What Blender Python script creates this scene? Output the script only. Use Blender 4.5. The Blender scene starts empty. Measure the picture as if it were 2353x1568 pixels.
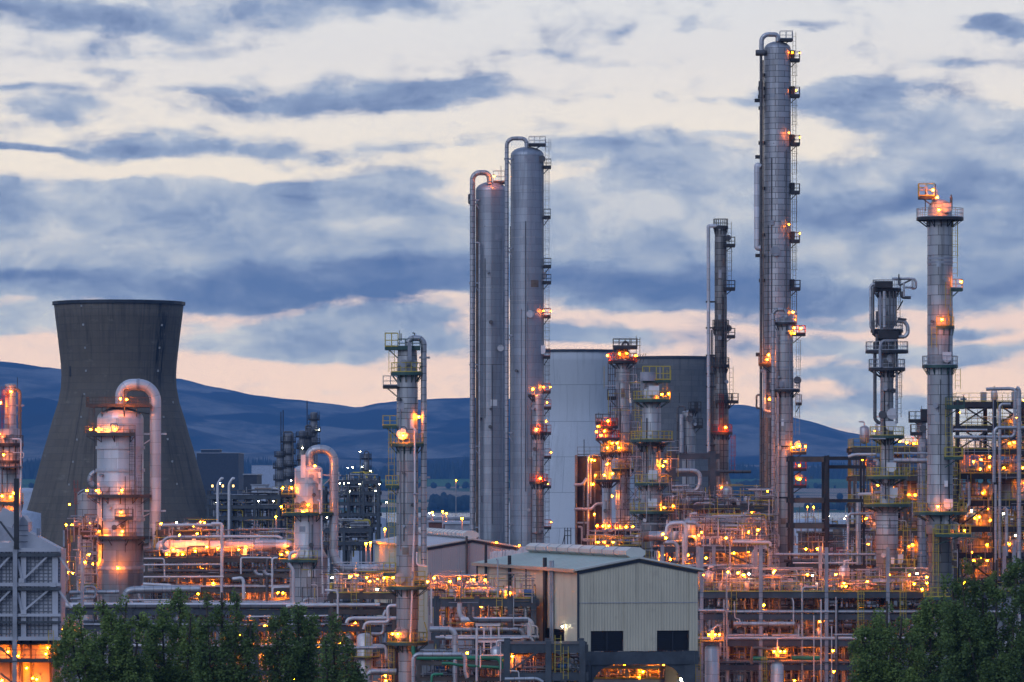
import bpy, math, random
from mathutils import Vector, Matrix
import numpy as np
scene = bpy.context.scene
COL = scene.collection
R = math.radians

# ------------------------------------------------------------------ camera
KPX = 9.137e-5                       # metres per photo pixel per metre of distance (photo measured 2353 wide)
EYE = 30.0                           # the photographer's height above the plain
UC, VH = 1176.5, 1130.0              # photo column straight ahead, photo row of eye level
cam = bpy.data.cameras.new("camera")
cam.sensor_width = 36.0
cam.lens = 36.0 / (2353 * KPX)
cam.shift_y = (VH - 784.0) / 2353.0
cam.clip_start = 1.0
cam.clip_end = 60000.0
camo = bpy.data.objects.new("camera", cam)
camo.location = (0, 0, EYE)
camo.rotation_euler = (R(90), 0, 0)
COL.objects.link(camo)
scene.camera = camo

# ------------------------------------------------------------------ render settings
scene.view_settings.view_transform = 'Standard'
scene.view_settings.look = 'None'
scene.view_settings.exposure = 0.0
scene.view_settings.gamma = 1.0
try:
    scene.cycles.use_denoising = True
    scene.cycles.denoiser = 'OPENIMAGEDENOISE'
    scene.cycles.use_light_tree = True
    scene.cycles.max_bounces = 6
    scene.cycles.diffuse_bounces = 2
    scene.cycles.glossy_bounces = 3
    scene.cycles.transparent_max_bounces = 8
    scene.cycles.volume_bounces = 0
    scene.cycles.sample_clamp_indirect = 4.0
    scene.cycles.caustics_reflective = False
    scene.cycles.caustics_refractive = False
except Exception:
    pass

def srgb(r, g, b):
    f = lambda c: (c / 255.0 / 12.92) if c <= 10 else ((c / 255.0 + 0.055) / 1.055) ** 2.4
    return (f(r), f(g), f(b), 1.0)

class NT:
    """small helper for writing node trees"""
    def __init__(self, tree):
        self.t = tree
        tree.nodes.clear()
    def n(self, kind, **kw):
        nd = self.t.nodes.new(kind)
        for a, b in kw.items():
            setattr(nd, a, b)
        return nd
    def put(self, sock, val):
        if val is None:
            return
        if isinstance(val, bpy.types.NodeSocket):
            self.t.links.new(val, sock)
        else:
            sock.default_value = val
    def m(self, op, a, b=None, c=None, clamp=False):
        nd = self.n('ShaderNodeMath', operation=op, use_clamp=clamp)
        for i, x in enumerate((a, b, c)):
            self.put(nd.inputs[i], x)
        return nd.outputs[0]
    def vm(self, op, a, b=None):
        nd = self.n('ShaderNodeVectorMath', operation=op)
        self.put(nd.inputs[0], a)
        self.put(nd.inputs[1], b)
        return nd.outputs['Value'] if op in ('LENGTH', 'DOT_PRODUCT') else nd.outputs['Vector']
    def mix(self, f, a, b, mode='MIX'):
        nd = self.n('ShaderNodeMix', data_type='RGBA', blend_type=mode)
        self.put(nd.inputs[0], f); self.put(nd.inputs[6], a); self.put(nd.inputs[7], b)
        return nd.outputs[2]
    def ss(self, x, a, b, lo=0.0, hi=1.0):
        nd = self.n('ShaderNodeMapRange', interpolation_type='SMOOTHSTEP')
        self.put(nd.inputs[0], x)
        for i, q in enumerate((a, b, lo, hi)):
            nd.inputs[1 + i].default_value = q
        return nd.outputs[0]
    def lin(self, x, a, b, lo=0.0, hi=1.0):
        nd = self.n('ShaderNodeMapRange')
        self.put(nd.inputs[0], x)
        for i, q in enumerate((a, b, lo, hi)):
            nd.inputs[1 + i].default_value = q
        return nd.outputs[0]
    def noise(self, vec, scale, detail=4.0, rough=0.5, out=0, dist=0.0):
        nd = self.n('ShaderNodeTexNoise')
        self.put(nd.inputs['Vector'], vec)
        nd.inputs['Scale'].default_value = scale
        nd.inputs['Detail'].default_value = detail
        nd.inputs['Roughness'].default_value = rough
        nd.inputs['Distortion'].default_value = dist
        return nd.outputs[out]
    def ramp(self, x, stops):
        nd = self.n('ShaderNodeValToRGB')
        e = nd.color_ramp.elements
        while len(e) > 1:
            e.remove(e[-1])
        e[0].position, e[0].color = stops[0]
        for p, c in stops[1:]:
            k = e.new(p); k.color = c
        self.put(nd.inputs[0], x)
        return nd.outputs[0]

# ------------------------------------------------------------------ world: dusk sky with cloud banks
SUN_EL, SUN_AZ = 2.0, 150.0          # soft last light, behind the photographer's right shoulder is dark, glow ahead
world = bpy.data.worlds.new("World")
scene.world = world
world.use_nodes = True
w = NT(world.node_tree)
tc = w.n('ShaderNodeTexCoord')
sep = w.n('ShaderNodeSeparateXYZ')
w.put(sep.inputs[0], tc.outputs['Generated'])
AZ = w.m('ARCTAN2', sep.outputs[0], sep.outputs[1])
EL = w.m('ARCSINE', sep.outputs[2])
PX = w.m('MULTIPLY', AZ, 1 / KPX / 1000)
PY = w.m('MULTIPLY', EL, 1 / KPX / 1000)
def vec(x, y, z=0.0):
    nd = w.n('ShaderNodeCombineXYZ')
    for i, q in enumerate((x, y, z)):
        w.put(nd.inputs[i], q)
    return nd.outputs[0]
P0 = vec(PX, PY)
PS = vec(w.m('MULTIPLY', PX, 0.36), PY)                      # stretched sideways
wn = w.noise(PS, 5.0, 5.0, 0.55, out=1)
wn2 = w.vm('SUBTRACT', wn, (0.5, 0.5, 0.5))
PW = w.vm('ADD', P0, w.vm('MULTIPLY', wn2, (0.6, 0.2, 0.0)))
fb = w.noise(PS, 7.5, 10.0, 0.64, dist=0.35)
fbl = w.noise(w.vm('ADD', PS, (3.1, 0.7, 0.4)), 3.2, 6.0, 0.5)
fine = w.noise(vec(w.m('MULTIPLY', PX, 0.7), PY, 0.3), 13.0, 7.0, 0.6, dist=0.4)
def blob(u, v, rx, ry, wt, P=None):
    nd = w.vm('SUBTRACT', P or PW, ((u - UC) / 1000, (VH - v) / 1000, 0))
    d = w.vm('LENGTH', w.vm('MULTIPLY', nd, (1000.0 / rx, 1000.0 / ry, 0)))
    return w.ss(d, 1.0, 0.0, 0.0, wt)
def add(lst):
    o = lst[0]
    for q in lst[1:]:
        o = w.m('ADD', o, q)
    return o
DENS = [  # cloud cover: u, v, half width, half height, weight
    (170, 40, 520, 75, 1.3), (430, 40, 190, 55, .8), (820, 5, 340, 85, 1.0), (690, 55, 130, 50, .5),
    (740, 228, 470, 66, 1.35), (430, 190, 190, 28, .8), (1130, 215, 230, 45, .75), (980, 240, 200, 40, .5),
    (60, 205, 160, 32, 1.0), (120, 250, 190, 46, 1.0), (390, 325, 330, 46, 1.15), (640, 330, 140, 40, .6),
    (70, 342, 240, 22, 1.2), (20, 440, 130, 52, .9), (230, 158, 150, 24, .5),
    (620, 425, 420, 34, .7), (900, 410, 400, 40, .7), (300, 555, 950, 175, 1.9), (850, 560, 700, 185, 1.9), (-200, 600, 600, 150, 1.6), (500, 480, 760, 110, 1.0), (1150, 590, 560, 150, 1.3), (300, 430, 420, 50, .5),
    (700, 660, 800, 70, 1.2), (120, 640, 420, 60, 1.2),
    (720, 780, 520, 84, 1.5), (560, 815, 330, 50, .8), (820, 735, 320, 36, .6), (960, 760, 190, 60, .7), (40, 720, 220, 50, .7), (30, 775, 180, 26, .5),
    (1860, 560, 1000, 190, 2.0), (2250, 450, 560, 230, 1.7), (1500, 510, 480, 200, 1.6), (2330, 290, 460, 90, 1.2), (1750, 400, 420, 90, .8),
    (1930, 215, 330, 56, 1.5), (1990, 250, 190, 46, .8), (1700, 210, 130, 24, .6), (1660, 310, 130, 26, .7), (1350, 365, 300, 45, .9),
    (2330, 55, 130, 30, 1.1), (1600, 85, 70, 22, .6), (1880, 85, 110, 20, .65), (1420, 80, 90, 18, .4), (1370, 210, 60, 14, .4), (1530, 200, 40, 20, .4),
    (1900, 670, 950, 60, 1.2), (1420, 705, 330, 30, .75), (2230, 745, 150, 26, 1.0), (1900, 735, 420, 26, .6), (1360, 770, 220, 26, .55),
    (1930, 805, 460, 56, 1.25), (2260, 800, 360, 44, 1.1), (2060, 970, 420, 84, 1.5), (1880, 875, 320, 50, 1.1), (1350, 765, 380, 40, .8), (60, 740, 300, 60, .8), (760, 910, 120, 22, .4),
    (2300, 930, 240, 60, .6), (900, 352, 520, 30, .6), (300, 112, 420, 26, .5), (1480, 325, 420, 44, .6), (2120, 135, 320, 26, .5), (1330, 130, 300, 24, .45), (560, 165, 300, 22, .5),
]
DARK = [
    (100, 45, 480, 62, .75), (820, 0, 320, 70, .35), (740, 245, 380, 52, .5), (440, 330, 300, 40, .5), (70, 345, 240, 24, .55),
    (110, 258, 170, 36, .3), (60, 205, 150, 30, .3), (20, 445, 120, 46, .35),
    (500, 660, 1100, 78, .85), (80, 632, 330, 34, .6), (880, 600, 330, 46, .8), (840, 690, 330, 40, .5),
    (690, 440, 60, 10, .2), (730, 795, 330, 50, .35), (960, 765, 150, 50, .3),
    (1900, 655, 1000, 90, .95), (1420, 640, 300, 70, .5), (2000, 470, 300, 50, .75), (2250, 440, 260, 70, .5), (2250, 390, 240, 46, .4),
    (1960, 235, 240, 46, .3), (2335, 55, 120, 28, .5), (2230, 748, 130, 24, .5), (1930, 805, 330, 36, .2), (1340, 360, 200, 34, .3),
    (1880, 85, 100, 20, .3), (1390, 345, 200, 30, .3),
]
# general cover away from the picture's part of the sky
away = w.m('MAXIMUM', w.ss(PY, 1.15, 1.7), w.ss(w.m('ABSOLUTE', PX), 1.3, 2.2))
gen = w.m('MULTIPLY', w.lin(fbl, 0.42, 0.62, 0.0, 1.2), away)
s = add([blob(*b) for b in DENS] + [gen])
raw = w.m('ADD', s, w.m('MULTIPLY', w.m('SUBTRACT', fb, 0.5), 2.1))
raw = w.m('ADD', raw, w.m('MULTIPLY', w.m('SUBTRACT', fine, 0.5), 1.25))
cover = w.ss(raw, 0.0, 0.86)
dk = add([blob(*b) for b in DARK] + [w.m('MULTIPLY', w.m('SUBTRACT', fb, 0.5), 1.9), w.m('MULTIPLY', w.m('SUBTRACT', fbl, 0.5), 1.5),
         w.m('MULTIPLY', w.m('SUBTRACT', fine, 0.5), 1.5)])
vor = w.n('ShaderNodeTexVoronoi', feature='SMOOTH_F1'); vor.inputs['Scale'].default_value = 11.0; vor.inputs['Smoothness'].default_value = 0.6
w.put(vor.inputs['Vector'], w.vm('ADD', vec(w.m('MULTIPLY', PX, 0.5), PY, 1.7), w.vm('MULTIPLY', wn2, (0.22, 0.16, 0.0))))
bill = w.m('SUBTRACT', vor.outputs['Distance'], 0.42)
dk = w.m('ADD', dk, w.m('MULTIPLY', bill, 0.55))
dk = w.m('ADD', dk, 0.17)
dark = w.lin(dk, -0.2, 1.4)
ccol = w.ramp(dark, [(0.0, srgb(208, 213, 224)), (0.2, srgb(178, 190, 211)), (0.45, srgb(145, 162, 194)), (0.7, srgb(116, 133, 170)), (1.0, srgb(90, 110, 152))])
gap = w.ramp(w.m('ADD', w.m('MULTIPLY', PY, 1 / 1.2), w.m('MULTIPLY', w.m('SUBTRACT', fbl, 0.5), 0.14)),
             [(0.0, srgb(255, 222, 200)), (0.2, srgb(254, 226, 210)), (0.32, srgb(250, 224, 214)), (0.45, srgb(244, 230, 224)), (0.62, srgb(247, 239, 228)), (0.8, srgb(237, 234, 233)), (0.95, srgb(226, 229, 235))])
front = w.mix(cover, gap, ccol)
# what the evening air between here and the clouds takes away has to leave the sky in the first place
front = w.vm('MULTIPLY', front, w.ramp(PY, [(0.0, (2.2, 1.98, 1.46, 1)), (0.45, (2.1, 1.92, 1.42, 1)), (0.75, (1.7, 1.58, 1.28, 1)), (1.0, (1.42, 1.35, 1.18, 1))]))
sky = w.n('ShaderNodeTexSky', sky_type='NISHITA')
sky.sun_disc = False
sky.sun_elevation = R(SUN_EL)
sky.sun_rotation = R(0.0)
sky.altitude = 0
dome = w.mix(1.0, w.mix(0.35, sky.outputs[0], (1, 1, 1, 1), 'MIX') if False else sky.outputs[0], (1, 1, 1, 1), 'MULTIPLY')
DOME_K = 0.10
domec = w.vm('MULTIPLY', dome, (DOME_K, DOME_K, DOME_K))
dcl = w.m('MULTIPLY', w.ss(fbl, 0.4, 0.65), 0.6)
domec = w.vm('ADD', w.vm('MULTIPLY', domec, (1.0, 1.0, 1.0)), w.mix(dcl, srgb(112, 138, 190), srgb(150, 164, 200)))
# the bright west fades into the dull dome with height and to either side
fade = w.m('MAXIMUM', w.ss(EL, R(7.5), R(24)), w.ss(w.m('ABSOLUTE', AZ), R(22), R(85)))
below = w.ss(EL, R(-0.3), R(-3.0))
tot = w.mix(fade, front, domec)
tot = w.mix(below, tot, srgb(52, 58, 72))
bg = w.n('ShaderNodeBackground')
w.put(bg.inputs[0], tot)
bg.inputs[1].default_value = 1.0
wo = w.n('ShaderNodeOutputWorld')
w.put(wo.inputs[0], bg.outputs[0])
world.cycles.sampling_method = 'MANUAL'
world.cycles.sample_map_resolution = 512

# ------------------------------------------------------------------ sun: what is left of the daylight, very soft, from the left and behind
sl = bpy.data.lights.new("sun", 'SUN')
sl.energy = 0.95
sl.angle = R(40)
sl.color = (0.80, 0.86, 1.0)
so = bpy.data.objects.new("sun", sl)
so.rotation_euler = (R(62), 0, R(-35))
COL.objects.link(so)
HAZE = 5.0e-5
# ------------------------------------------------------------------ photo measurements -> world points
def X(u, D): return (u - UC) * KPX * D
def Z(v, D): return EYE + (VH - v) * KPX * D
def P(u, v, D): return Vector((X(u, D), D, Z(v, D)))
def crop(x0, y0, s):
    return lambda x, y: (x0 + s * x, y0 + s * y)
C1 = crop(0, 632, .3298); C2 = crop(0, 1091.5, .3041); C3 = crop(488.3, 919.2, .2565); C4 = crop(488.3, 1206.4, .2308)
C5 = crop(833, 718, .348); C6 = crop(919, 1149, .2675); C7 = crop(1264, 718, .3665)
B1 = crop(1034, 287, .2931); B2 = crop(1551, 46, .4103); B3 = crop(1580, 632, .4214); B4 = crop(1953, 402, .3665)
B5 = crop(1781, 919, .2565); B6 = crop(1321, 1178, .2492); B7 = crop(1723, 1206, .2676)

# ------------------------------------------------------------------ mesh collector
class MB:
    def __init__(self):
        self.v = []; self.f = []; self.uv = []; self.sm = []; self.mi = []
    def face(self, idx, uvs=None, smooth=False, mi=0):
        self.f.append(tuple(idx)); self.sm.append(smooth); self.mi.append(mi)
        if uvs is None:
            uvs = [(self.v[i][0] + self.v[i][1], self.v[i][2]) for i in idx]
        self.uv.extend(uvs)
    def box(self, c, size, rz=0.0, mi=0):
        cx, cy, cz = c; sx, sy, sz = (q / 2 for q in size)
        co, si = math.cos(rz), math.sin(rz); b = len(self.v)
        for dz in (-sz, sz):
            for dx, dy in ((-sx, -sy), (sx, -sy), (sx, sy), (-sx, sy)):
                self.v.append((cx + dx * co - dy * si, cy + dx * si + dy * co, cz + dz))
        for q in ((0, 3, 2, 1), (4, 5, 6, 7), (0, 1, 5, 4), (1, 2, 6, 5), (2, 3, 7, 6), (3, 0, 4, 7)):
            self.face([b + i for i in q], mi=mi)
        return self
    def bar(self, p, q, w, h=None, mi=0):
        p, q = Vector(p), Vector(q); h = w if h is None else h
        d = q - p
        if d.length < 1e-6: return self
        d.normalize()
        up = Vector((0, 0, 1)) if abs(d.z) < 0.95 else Vector((0, 1, 0))
        a = d.cross(up).normalized(); c = a.cross(d).normalized()
        a *= w / 2; c *= h / 2; b = len(self.v)
        for o in (p, q):
            for x, y in ((-1, -1), (1, -1), (1, 1), (-1, 1)):
                self.v.append(tuple(o + a * x + c * y))
        for t in ((0, 1, 2, 3), (7, 6, 5, 4), (0, 4, 5, 1), (1, 5, 6, 2), (2, 6, 7, 3), (3, 7, 4, 0)):
            self.face([b + i for i in t], mi=mi)
        return self
    def tube(self, pts, r, n=8, bend=None, cap=True, mi=0, seg=5):
        pts = [Vector(p) for p in pts]
        if bend:
            out = [pts[0]]
            for i in range(1, len(pts) - 1):
                a, b, c = pts[i - 1], pts[i], pts[i + 1]
                d1, d2 = (a - b), (c - b); l1, l2 = d1.length, d2.length
                if l1 < 1e-5 or l2 < 1e-5: continue
                d1 /= l1; d2 /= l2
                t = min(bend, l1 * .49, l2 * .49)
                s0, s1 = b + d1 * t, b + d2 * t
                ang = d1.angle(d2)
                if ang > 3.1: out.append(b); continue
                half = ang / 2
                cen = b + (d1 + d2).normalized() * (t / math.cos(half))
                r0 = s0 - cen; r1 = s1 - cen; tot = r0.angle(r1)
                for k in range(seg + 1):
                    f = k / seg
                    out.append(cen + (r0 * math.sin((1 - f) * tot) + r1 * math.sin(f * tot)) / math.sin(tot))
            out.append(pts[-1]); pts = out
        d0 = (pts[1] - pts[0]).normalized()
        a = d0.orthogonal().normalized() if abs(d0.z) < .9 else Vector((1, 0, 0))
        a = (a - d0 * a.dot(d0)).normalized()
        L = 0.0; rings = []; prev = None
        for i, p in enumerate(pts):
            if i == 0: d = d0
            elif i == len(pts) - 1: d = (pts[i] - pts[i - 1]).normalized()
            else: d = ((pts[i] - pts[i - 1]).normalized() + (pts[i + 1] - pts[i]).normalized()).normalized()
            a = (a - d * a.dot(d)).normalized(); c = d.cross(a)
            if i: L += (pts[i] - pts[i - 1]).length
            b = len(self.v)
            for k in range(n):
                t = 2 * math.pi * k / n
                self.v.append(tuple(p + (a * math.cos(t) + c * math.sin(t)) * r))
            rings.append((b, L))
        for (b0, l0), (b1, l1) in zip(rings, rings[1:]):
            for k in range(n):
                k2 = (k + 1) % n; u0 = 2 * math.pi * r * k / n; u1 = 2 * math.pi * r * (k + 1) / n
                self.face((b0 + k, b0 + k2, b1 + k2, b1 + k), ((u0, l0), (u1, l0), (u1, l1), (u0, l1)), True, mi)
        if cap:
            for (b, l), rev in ((rings[0], True), (rings[-1], False)):
                q = list(range(b, b + n)); bb = len(self.v)
                self.v.extend([self.v[i] for i in q])
                q = list(range(bb, bb + n))
                self.face(q[::-1] if rev else q, mi=mi)
        return self
    def lathe(self, cx, cy, prof, n=32, mi=0, uvr=None, smooth=True):
        """prof: (r, z) from bottom to top; r = 0 closes the end"""
        rings = []; L = prof[0][1]; pr = None
        R0 = uvr or max(r for r, z in prof)
        for r, z in prof:
            if pr: L += math.hypot(r - pr[0], z - pr[1])
            b = len(self.v)
            for k in range(n + 1):
                t = 2 * math.pi * k / n - math.pi / 2
                self.v.append((cx + r * math.cos(t), cy + r * math.sin(t), z))
            rings.append((b, L)); pr = (r, z)
        for (b0, l0), (b1, l1) in zip(rings, rings[1:]):
            for k in range(n):
                u0 = 2 * math.pi * R0 * k / n; u1 = 2 * math.pi * R0 * (k + 1) / n
                self.face((b0 + k, b0 + k + 1, b1 + k + 1, b1 + k), ((u0, l0), (u1, l0), (u1, l1), (u0, l1)), smooth, mi)
        return self
    def ring(self, cx, cy, r0, r1, z, th, a0=-180, a1=180, mi=0):
        n = max(3, int(abs(a1 - a0) / 15)); b = len(self.v)
        for k in range(n + 1):
            t = R(a0 + (a1 - a0) * k / n); c, s_ = math.cos(t), math.sin(t)
            for r, zz in ((r0, z - th), (r1, z - th), (r1, z), (r0, z)):
                self.v.append((cx + r * c, cy + r * s_, zz))
        for k in range(n):
            q, e = b + 4 * k, b + 4 * k + 4
            for i in range(4):
                j = (i + 1) % 4
                self.face((q + i, e + i, e + j, q + j), mi=mi)
        if abs(a1 - a0) < 359:
            self.face((b, b + 1, b + 2, b + 3), mi=mi); e = b + 4 * n
            self.face((e + 3, e + 2, e + 1, e), mi=mi)
        return self
    def ball(self, c, r, n=10, m=6, mi=0, sz=1.0):
        prof = [(max(1e-4, r * math.cos(t)), c[2] + sz * r * math.sin(t)) for t in [-math.pi / 2 + math.pi * i / m for i in range(m + 1)]]
        return self.lathe(c[0], c[1], prof, n, mi)
    def prism(self, poly, y0, y1, mi=0):
        """poly: list of (x, z), counter-clockwise seen from -y"""
        b = len(self.v); n = len(poly)
        for y in (y0, y1):
            for x, z in poly: self.v.append((x, y, z))
        self.face([b + i for i in range(n)], mi=mi); self.face([b + n + i for i in range(n)][::-1], mi=mi)
        for i in range(n):
            j = (i + 1) % n
            self.face((b + j, b + i, b + n + i, b + n + j), mi=mi)
        return self
    def build(self, name, mat, parent=None, origin=None):
        me = bpy.data.meshes.new(name)
        o = bpy.data.objects.new(name, me)
        if parent is not None:
            org = ORG[parent.name]; o.parent = parent
        else:
            org = Vector(origin) if origin is not None else Vector(self.v[0]); o.location = org
        va = np.array(self.v, dtype=np.float64) - np.array(org)
        me.from_pydata(va.tolist(), [], self.f)
        uvl = me.uv_layers.new(name="UVMap")
        uvl.data.foreach_set("uv", np.array(self.uv, dtype=np.float32).ravel())
        me.polygons.foreach_set("use_smooth", np.array(self.sm, dtype=bool))
        for mm in (mat if isinstance(mat, (list, tuple)) else [mat]): me.materials.append(mm)
        if any(self.mi): me.polygons.foreach_set("material_index", np.array(self.mi, dtype=np.int32))
        me.update()
        COL.objects.link(o)
        ORG[o.name] = Vector(org)
        return o
ORG = {}
def tag(o, label=None, cat=None, group=None, kind=None):
    if label: o["label"] = label
    if cat: o["category"] = cat
    if group: o["group"] = group
    if kind: o["kind"] = kind
    return o
def empty(name, loc, label, cat, group=None):
    o = bpy.data.objects.new(name, None); o.location = loc; o.empty_display_size = .5
    COL.objects.link(o); ORG[o.name] = Vector(loc)
    return tag(o, label, cat, group, 'thing')

# ------------------------------------------------------------------ materials
MATS = {}
def newmat(name):
    m = bpy.data.materials.new(name); m.use_nodes = True
    t = NT(m.node_tree); b = t.n('ShaderNodeBsdfPrincipled'); o = t.n('ShaderNodeOutputMaterial')
    t.put(o.inputs[0], b.outputs[0]); MATS[name] = m
    return m, t, b
def paint(name, col, rough=.55, metal=0.0, var=.25, sc=.6, rust=0.0):
    m, t, b = newmat(name)
    g = t.n('ShaderNodeNewGeometry').outputs['Position']
    n = t.noise(g, sc, 6, .6)
    lo = tuple(c * (1 - var) for c in col) + (1,); hi = tuple(min(1, c * (1 + var)) for c in col) + (1,)
    c = t.mix(t.ss(n, .3, .7), lo, hi)
    if rust:
        r = t.noise(g, sc * 2.3, 8, .65)
        c = t.mix(t.ss(r, .58, .72, 0, rust), c, (.085, .04, .022, 1))
    t.put(b.inputs['Base Color'], c); b.inputs['Roughness'].default_value = rough; b.inputs['Metallic'].default_value = metal
    return m
def clad(name, col, bw, bh, metal=.55, rough=.42, mortar=.05, var=.16, dirt=.3, seam=.035):
    """sheet-metal jacket with seams; panels differ a little, rain has streaked them"""
    m, t, b = newmat(name)
    uv = t.n('ShaderNodeTexCoord').outputs['UV']
    br = t.n('ShaderNodeTexBrick'); t.put(br.inputs['Vector'], uv)
    br.inputs['Scale'].default_value = 1.0; br.inputs['Brick Width'].default_value = bw; br.inputs['Row Height'].default_value = bh
    br.inputs['Mortar Size'].default_value = seam; br.inputs['Mortar Smooth'].default_value = .3; br.inputs['Bias'].default_value = 0.0
    br.inputs['Color1'].default_value = tuple(c * (1 - var) for c in col) + (1,)
    br.inputs['Color2'].default_value = tuple(min(1, c * (1 + var)) for c in col) + (1,)
    br.inputs['Mortar'].default_value = (mortar, mortar, mortar * 1.05, 1)
    pos = t.n('ShaderNodeNewGeometry').outputs['Position']
    st = t.noise(t.vm('MULTIPLY', pos, (1.6, 1.6, .12)), 1.0, 6, .6)
    bl = t.noise(pos, .25, 4, .55)
    f = t.m('MULTIPLY', t.ss(st, .48, .75), dirt)
    c = t.mix(f, br.outputs[0], (.07, .062, .055, 1))
    c = t.mix(t.ss(bl, .35, .75, 0, .25), c, tuple(q * .6 for q in col) + (1,))
    t.put(b.inputs['Base Color'], c); b.inputs['Metallic'].default_value = metal
    t.put(b.inputs['Roughness'], t.lin(st, .3, .8, rough - .08, rough + .2))
    bp = t.n('ShaderNodeBump'); bp.inputs['Strength'].default_value = .35; bp.inputs['Distance'].default_value = .05
    t.put(bp.inputs['Height'], t.m('ADD', t.m('MULTIPLY', br.outputs['Fac'], -1.0), t.m('MULTIPLY', bl, .3))); t.put(b.inputs['Normal'], bp.outputs[0])
    return m
def emit(name, col, st):
    m = bpy.data.materials.new(name); m.use_nodes = True; t = NT(m.node_tree)
    e = t.n('ShaderNodeEmission'); e.inputs[0].default_value = col + (1,); e.inputs[1].default_value = st
    o = t.n('ShaderNodeOutputMaterial'); t.put(o.inputs[0], e.outputs[0]); MATS[name] = m
    return m
M_SIL = clad('jacket silver', (.60, .61, .65), 4.0, 1.5, dirt=.14, mortar=.2, seam=.02, metal=.3)
M_GRY = clad('jacket grey', (.40, .41, .44), 1.9, .78, rough=.45, mortar=.06)
M_GRY2 = clad('jacket grey large', (.33, .36, .41), 2.6, 1.05, rough=.44, mortar=.17, dirt=.3, seam=.018, var=.10)
M_CON = clad('jacket pale', (.40, .41, .43), 2.2, 1.15, metal=.35, rough=.5, mortar=.07, dirt=.45, var=.22)
M_SOOT = clad('jacket sooty', (.20, .20, .20), 1.6, .85, metal=.35, rough=.5, mortar=.02, var=.35, dirt=.7)
M_FAR = clad('jacket distant', (.20, .21, .24), 2.2, 1.5, metal=.2, rough=.6, mortar=.05)
M_PIPE = clad('pipe jacket', (.50, .51, .54), 3.0, 1.0, metal=.6, rough=.38, mortar=.10, dirt=.35, seam=.02)
M_PIPED = clad('pipe dark', (.12, .12, .13), 3.0, 1.2, metal=.3, rough=.5, mortar=.03)
M_PIPEW = paint('pipe white', (.62, .60, .62), .4, .2, .15)
M_PIPEB = paint('pipe brown', (.20, .15, .12), .55, .1, .3, rust=.6)
M_GREENP = paint('pipe green', (.03, .22, .12), .45)
M_STEEL = paint('steel slate', (.055, .068, .085), .5, .1, .3, rust=.25)
M_STEELP = paint('steel pale', (.30, .32, .37), .5, .1, .2, rust=.2)
M_STEELB = paint('steel brown', (.085, .072, .064), .6, .1, .3, rust=.35)
M_DARK = paint('dark steel', (.03, .032, .038), .55, .2, .3)
M_YEL = paint('yellow rail', (.46, .36, .05), .45, 0, .2)
M_GRN = paint('green steel', (.028, .075, .068), .5, 0, .3)
M_BLUEP = paint('blue machine', (.04, .12, .30), .4)
M_REDP = paint('red machine', (.30, .04, .03), .45)
M_WHITE = paint('white panel', (.70, .71, .74), .5, .1, .08)
M_BULB = emit('sodium bulb', (1.0, .19, .0025), 560.0)
M_PLATE = paint('plate grey', (.30, .30, .30), .7)
M_BULBS = emit('small sodium bulb', (1.0, .19, .0025), 240.0)
M_BULBW = emit('pale bulb', (1.0, .90, .55), 110.0)
M_LITWIN = emit('lit pane', (1.0, .62, .18), 5.0)

# ------------------------------------------------------------------ shared lamp mesh
def lamp_mesh(name, bulb, r=.125):
    import bmesh
    me = bpy.data.meshes.new(name); bm = bmesh.new()
    bmesh.ops.create_icosphere(bm, subdivisions=1, radius=r)
    nb = len(bm.faces)
    for ff in bm.faces: ff.smooth = True
    g = bmesh.ops.create_cone(bm, cap_ends=True, segments=8, radius1=r * .95, radius2=r * .5, depth=r * 1.3, matrix=Matrix.Translation((0, 0, r * 1.25)))
    bmesh.ops.create_cube(bm, size=1, matrix=Matrix.Translation((0, r * 1.6, r * 1.5)) @ Matrix.Diagonal((r * .3, r * 3.4, r * .3, 1)))
    bm.faces.ensure_lookup_table()
    for i, ff in enumerate(bm.faces): ff.material_index = 0 if i < nb else 1
    bm.to_mesh(me); bm.free()
    me.materials.append(bulb); me.materials.append(M_DARK)
    return me
ME_LAMP = lamp_mesh('lamp', M_BULB); ME_LAMPW = lamp_mesh('lamp_pale', M_BULBW, .12); ME_LAMPS = lamp_mesh('lamp_small', M_BULBS, .095)
def lamp_at(p, parent=None, me=None, rz=0.0, name='lamp'):
    o = bpy.data.objects.new(name, me or ME_LAMP)
    if parent is not None:
        o.parent = parent; o.location = Vector(p) - ORG[parent.name]
    else:
        o.location = p
    o.rotation_euler = (0, 0, rz); COL.objects.link(o); ORG[o.name] = Vector(p)
    return o

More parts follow.
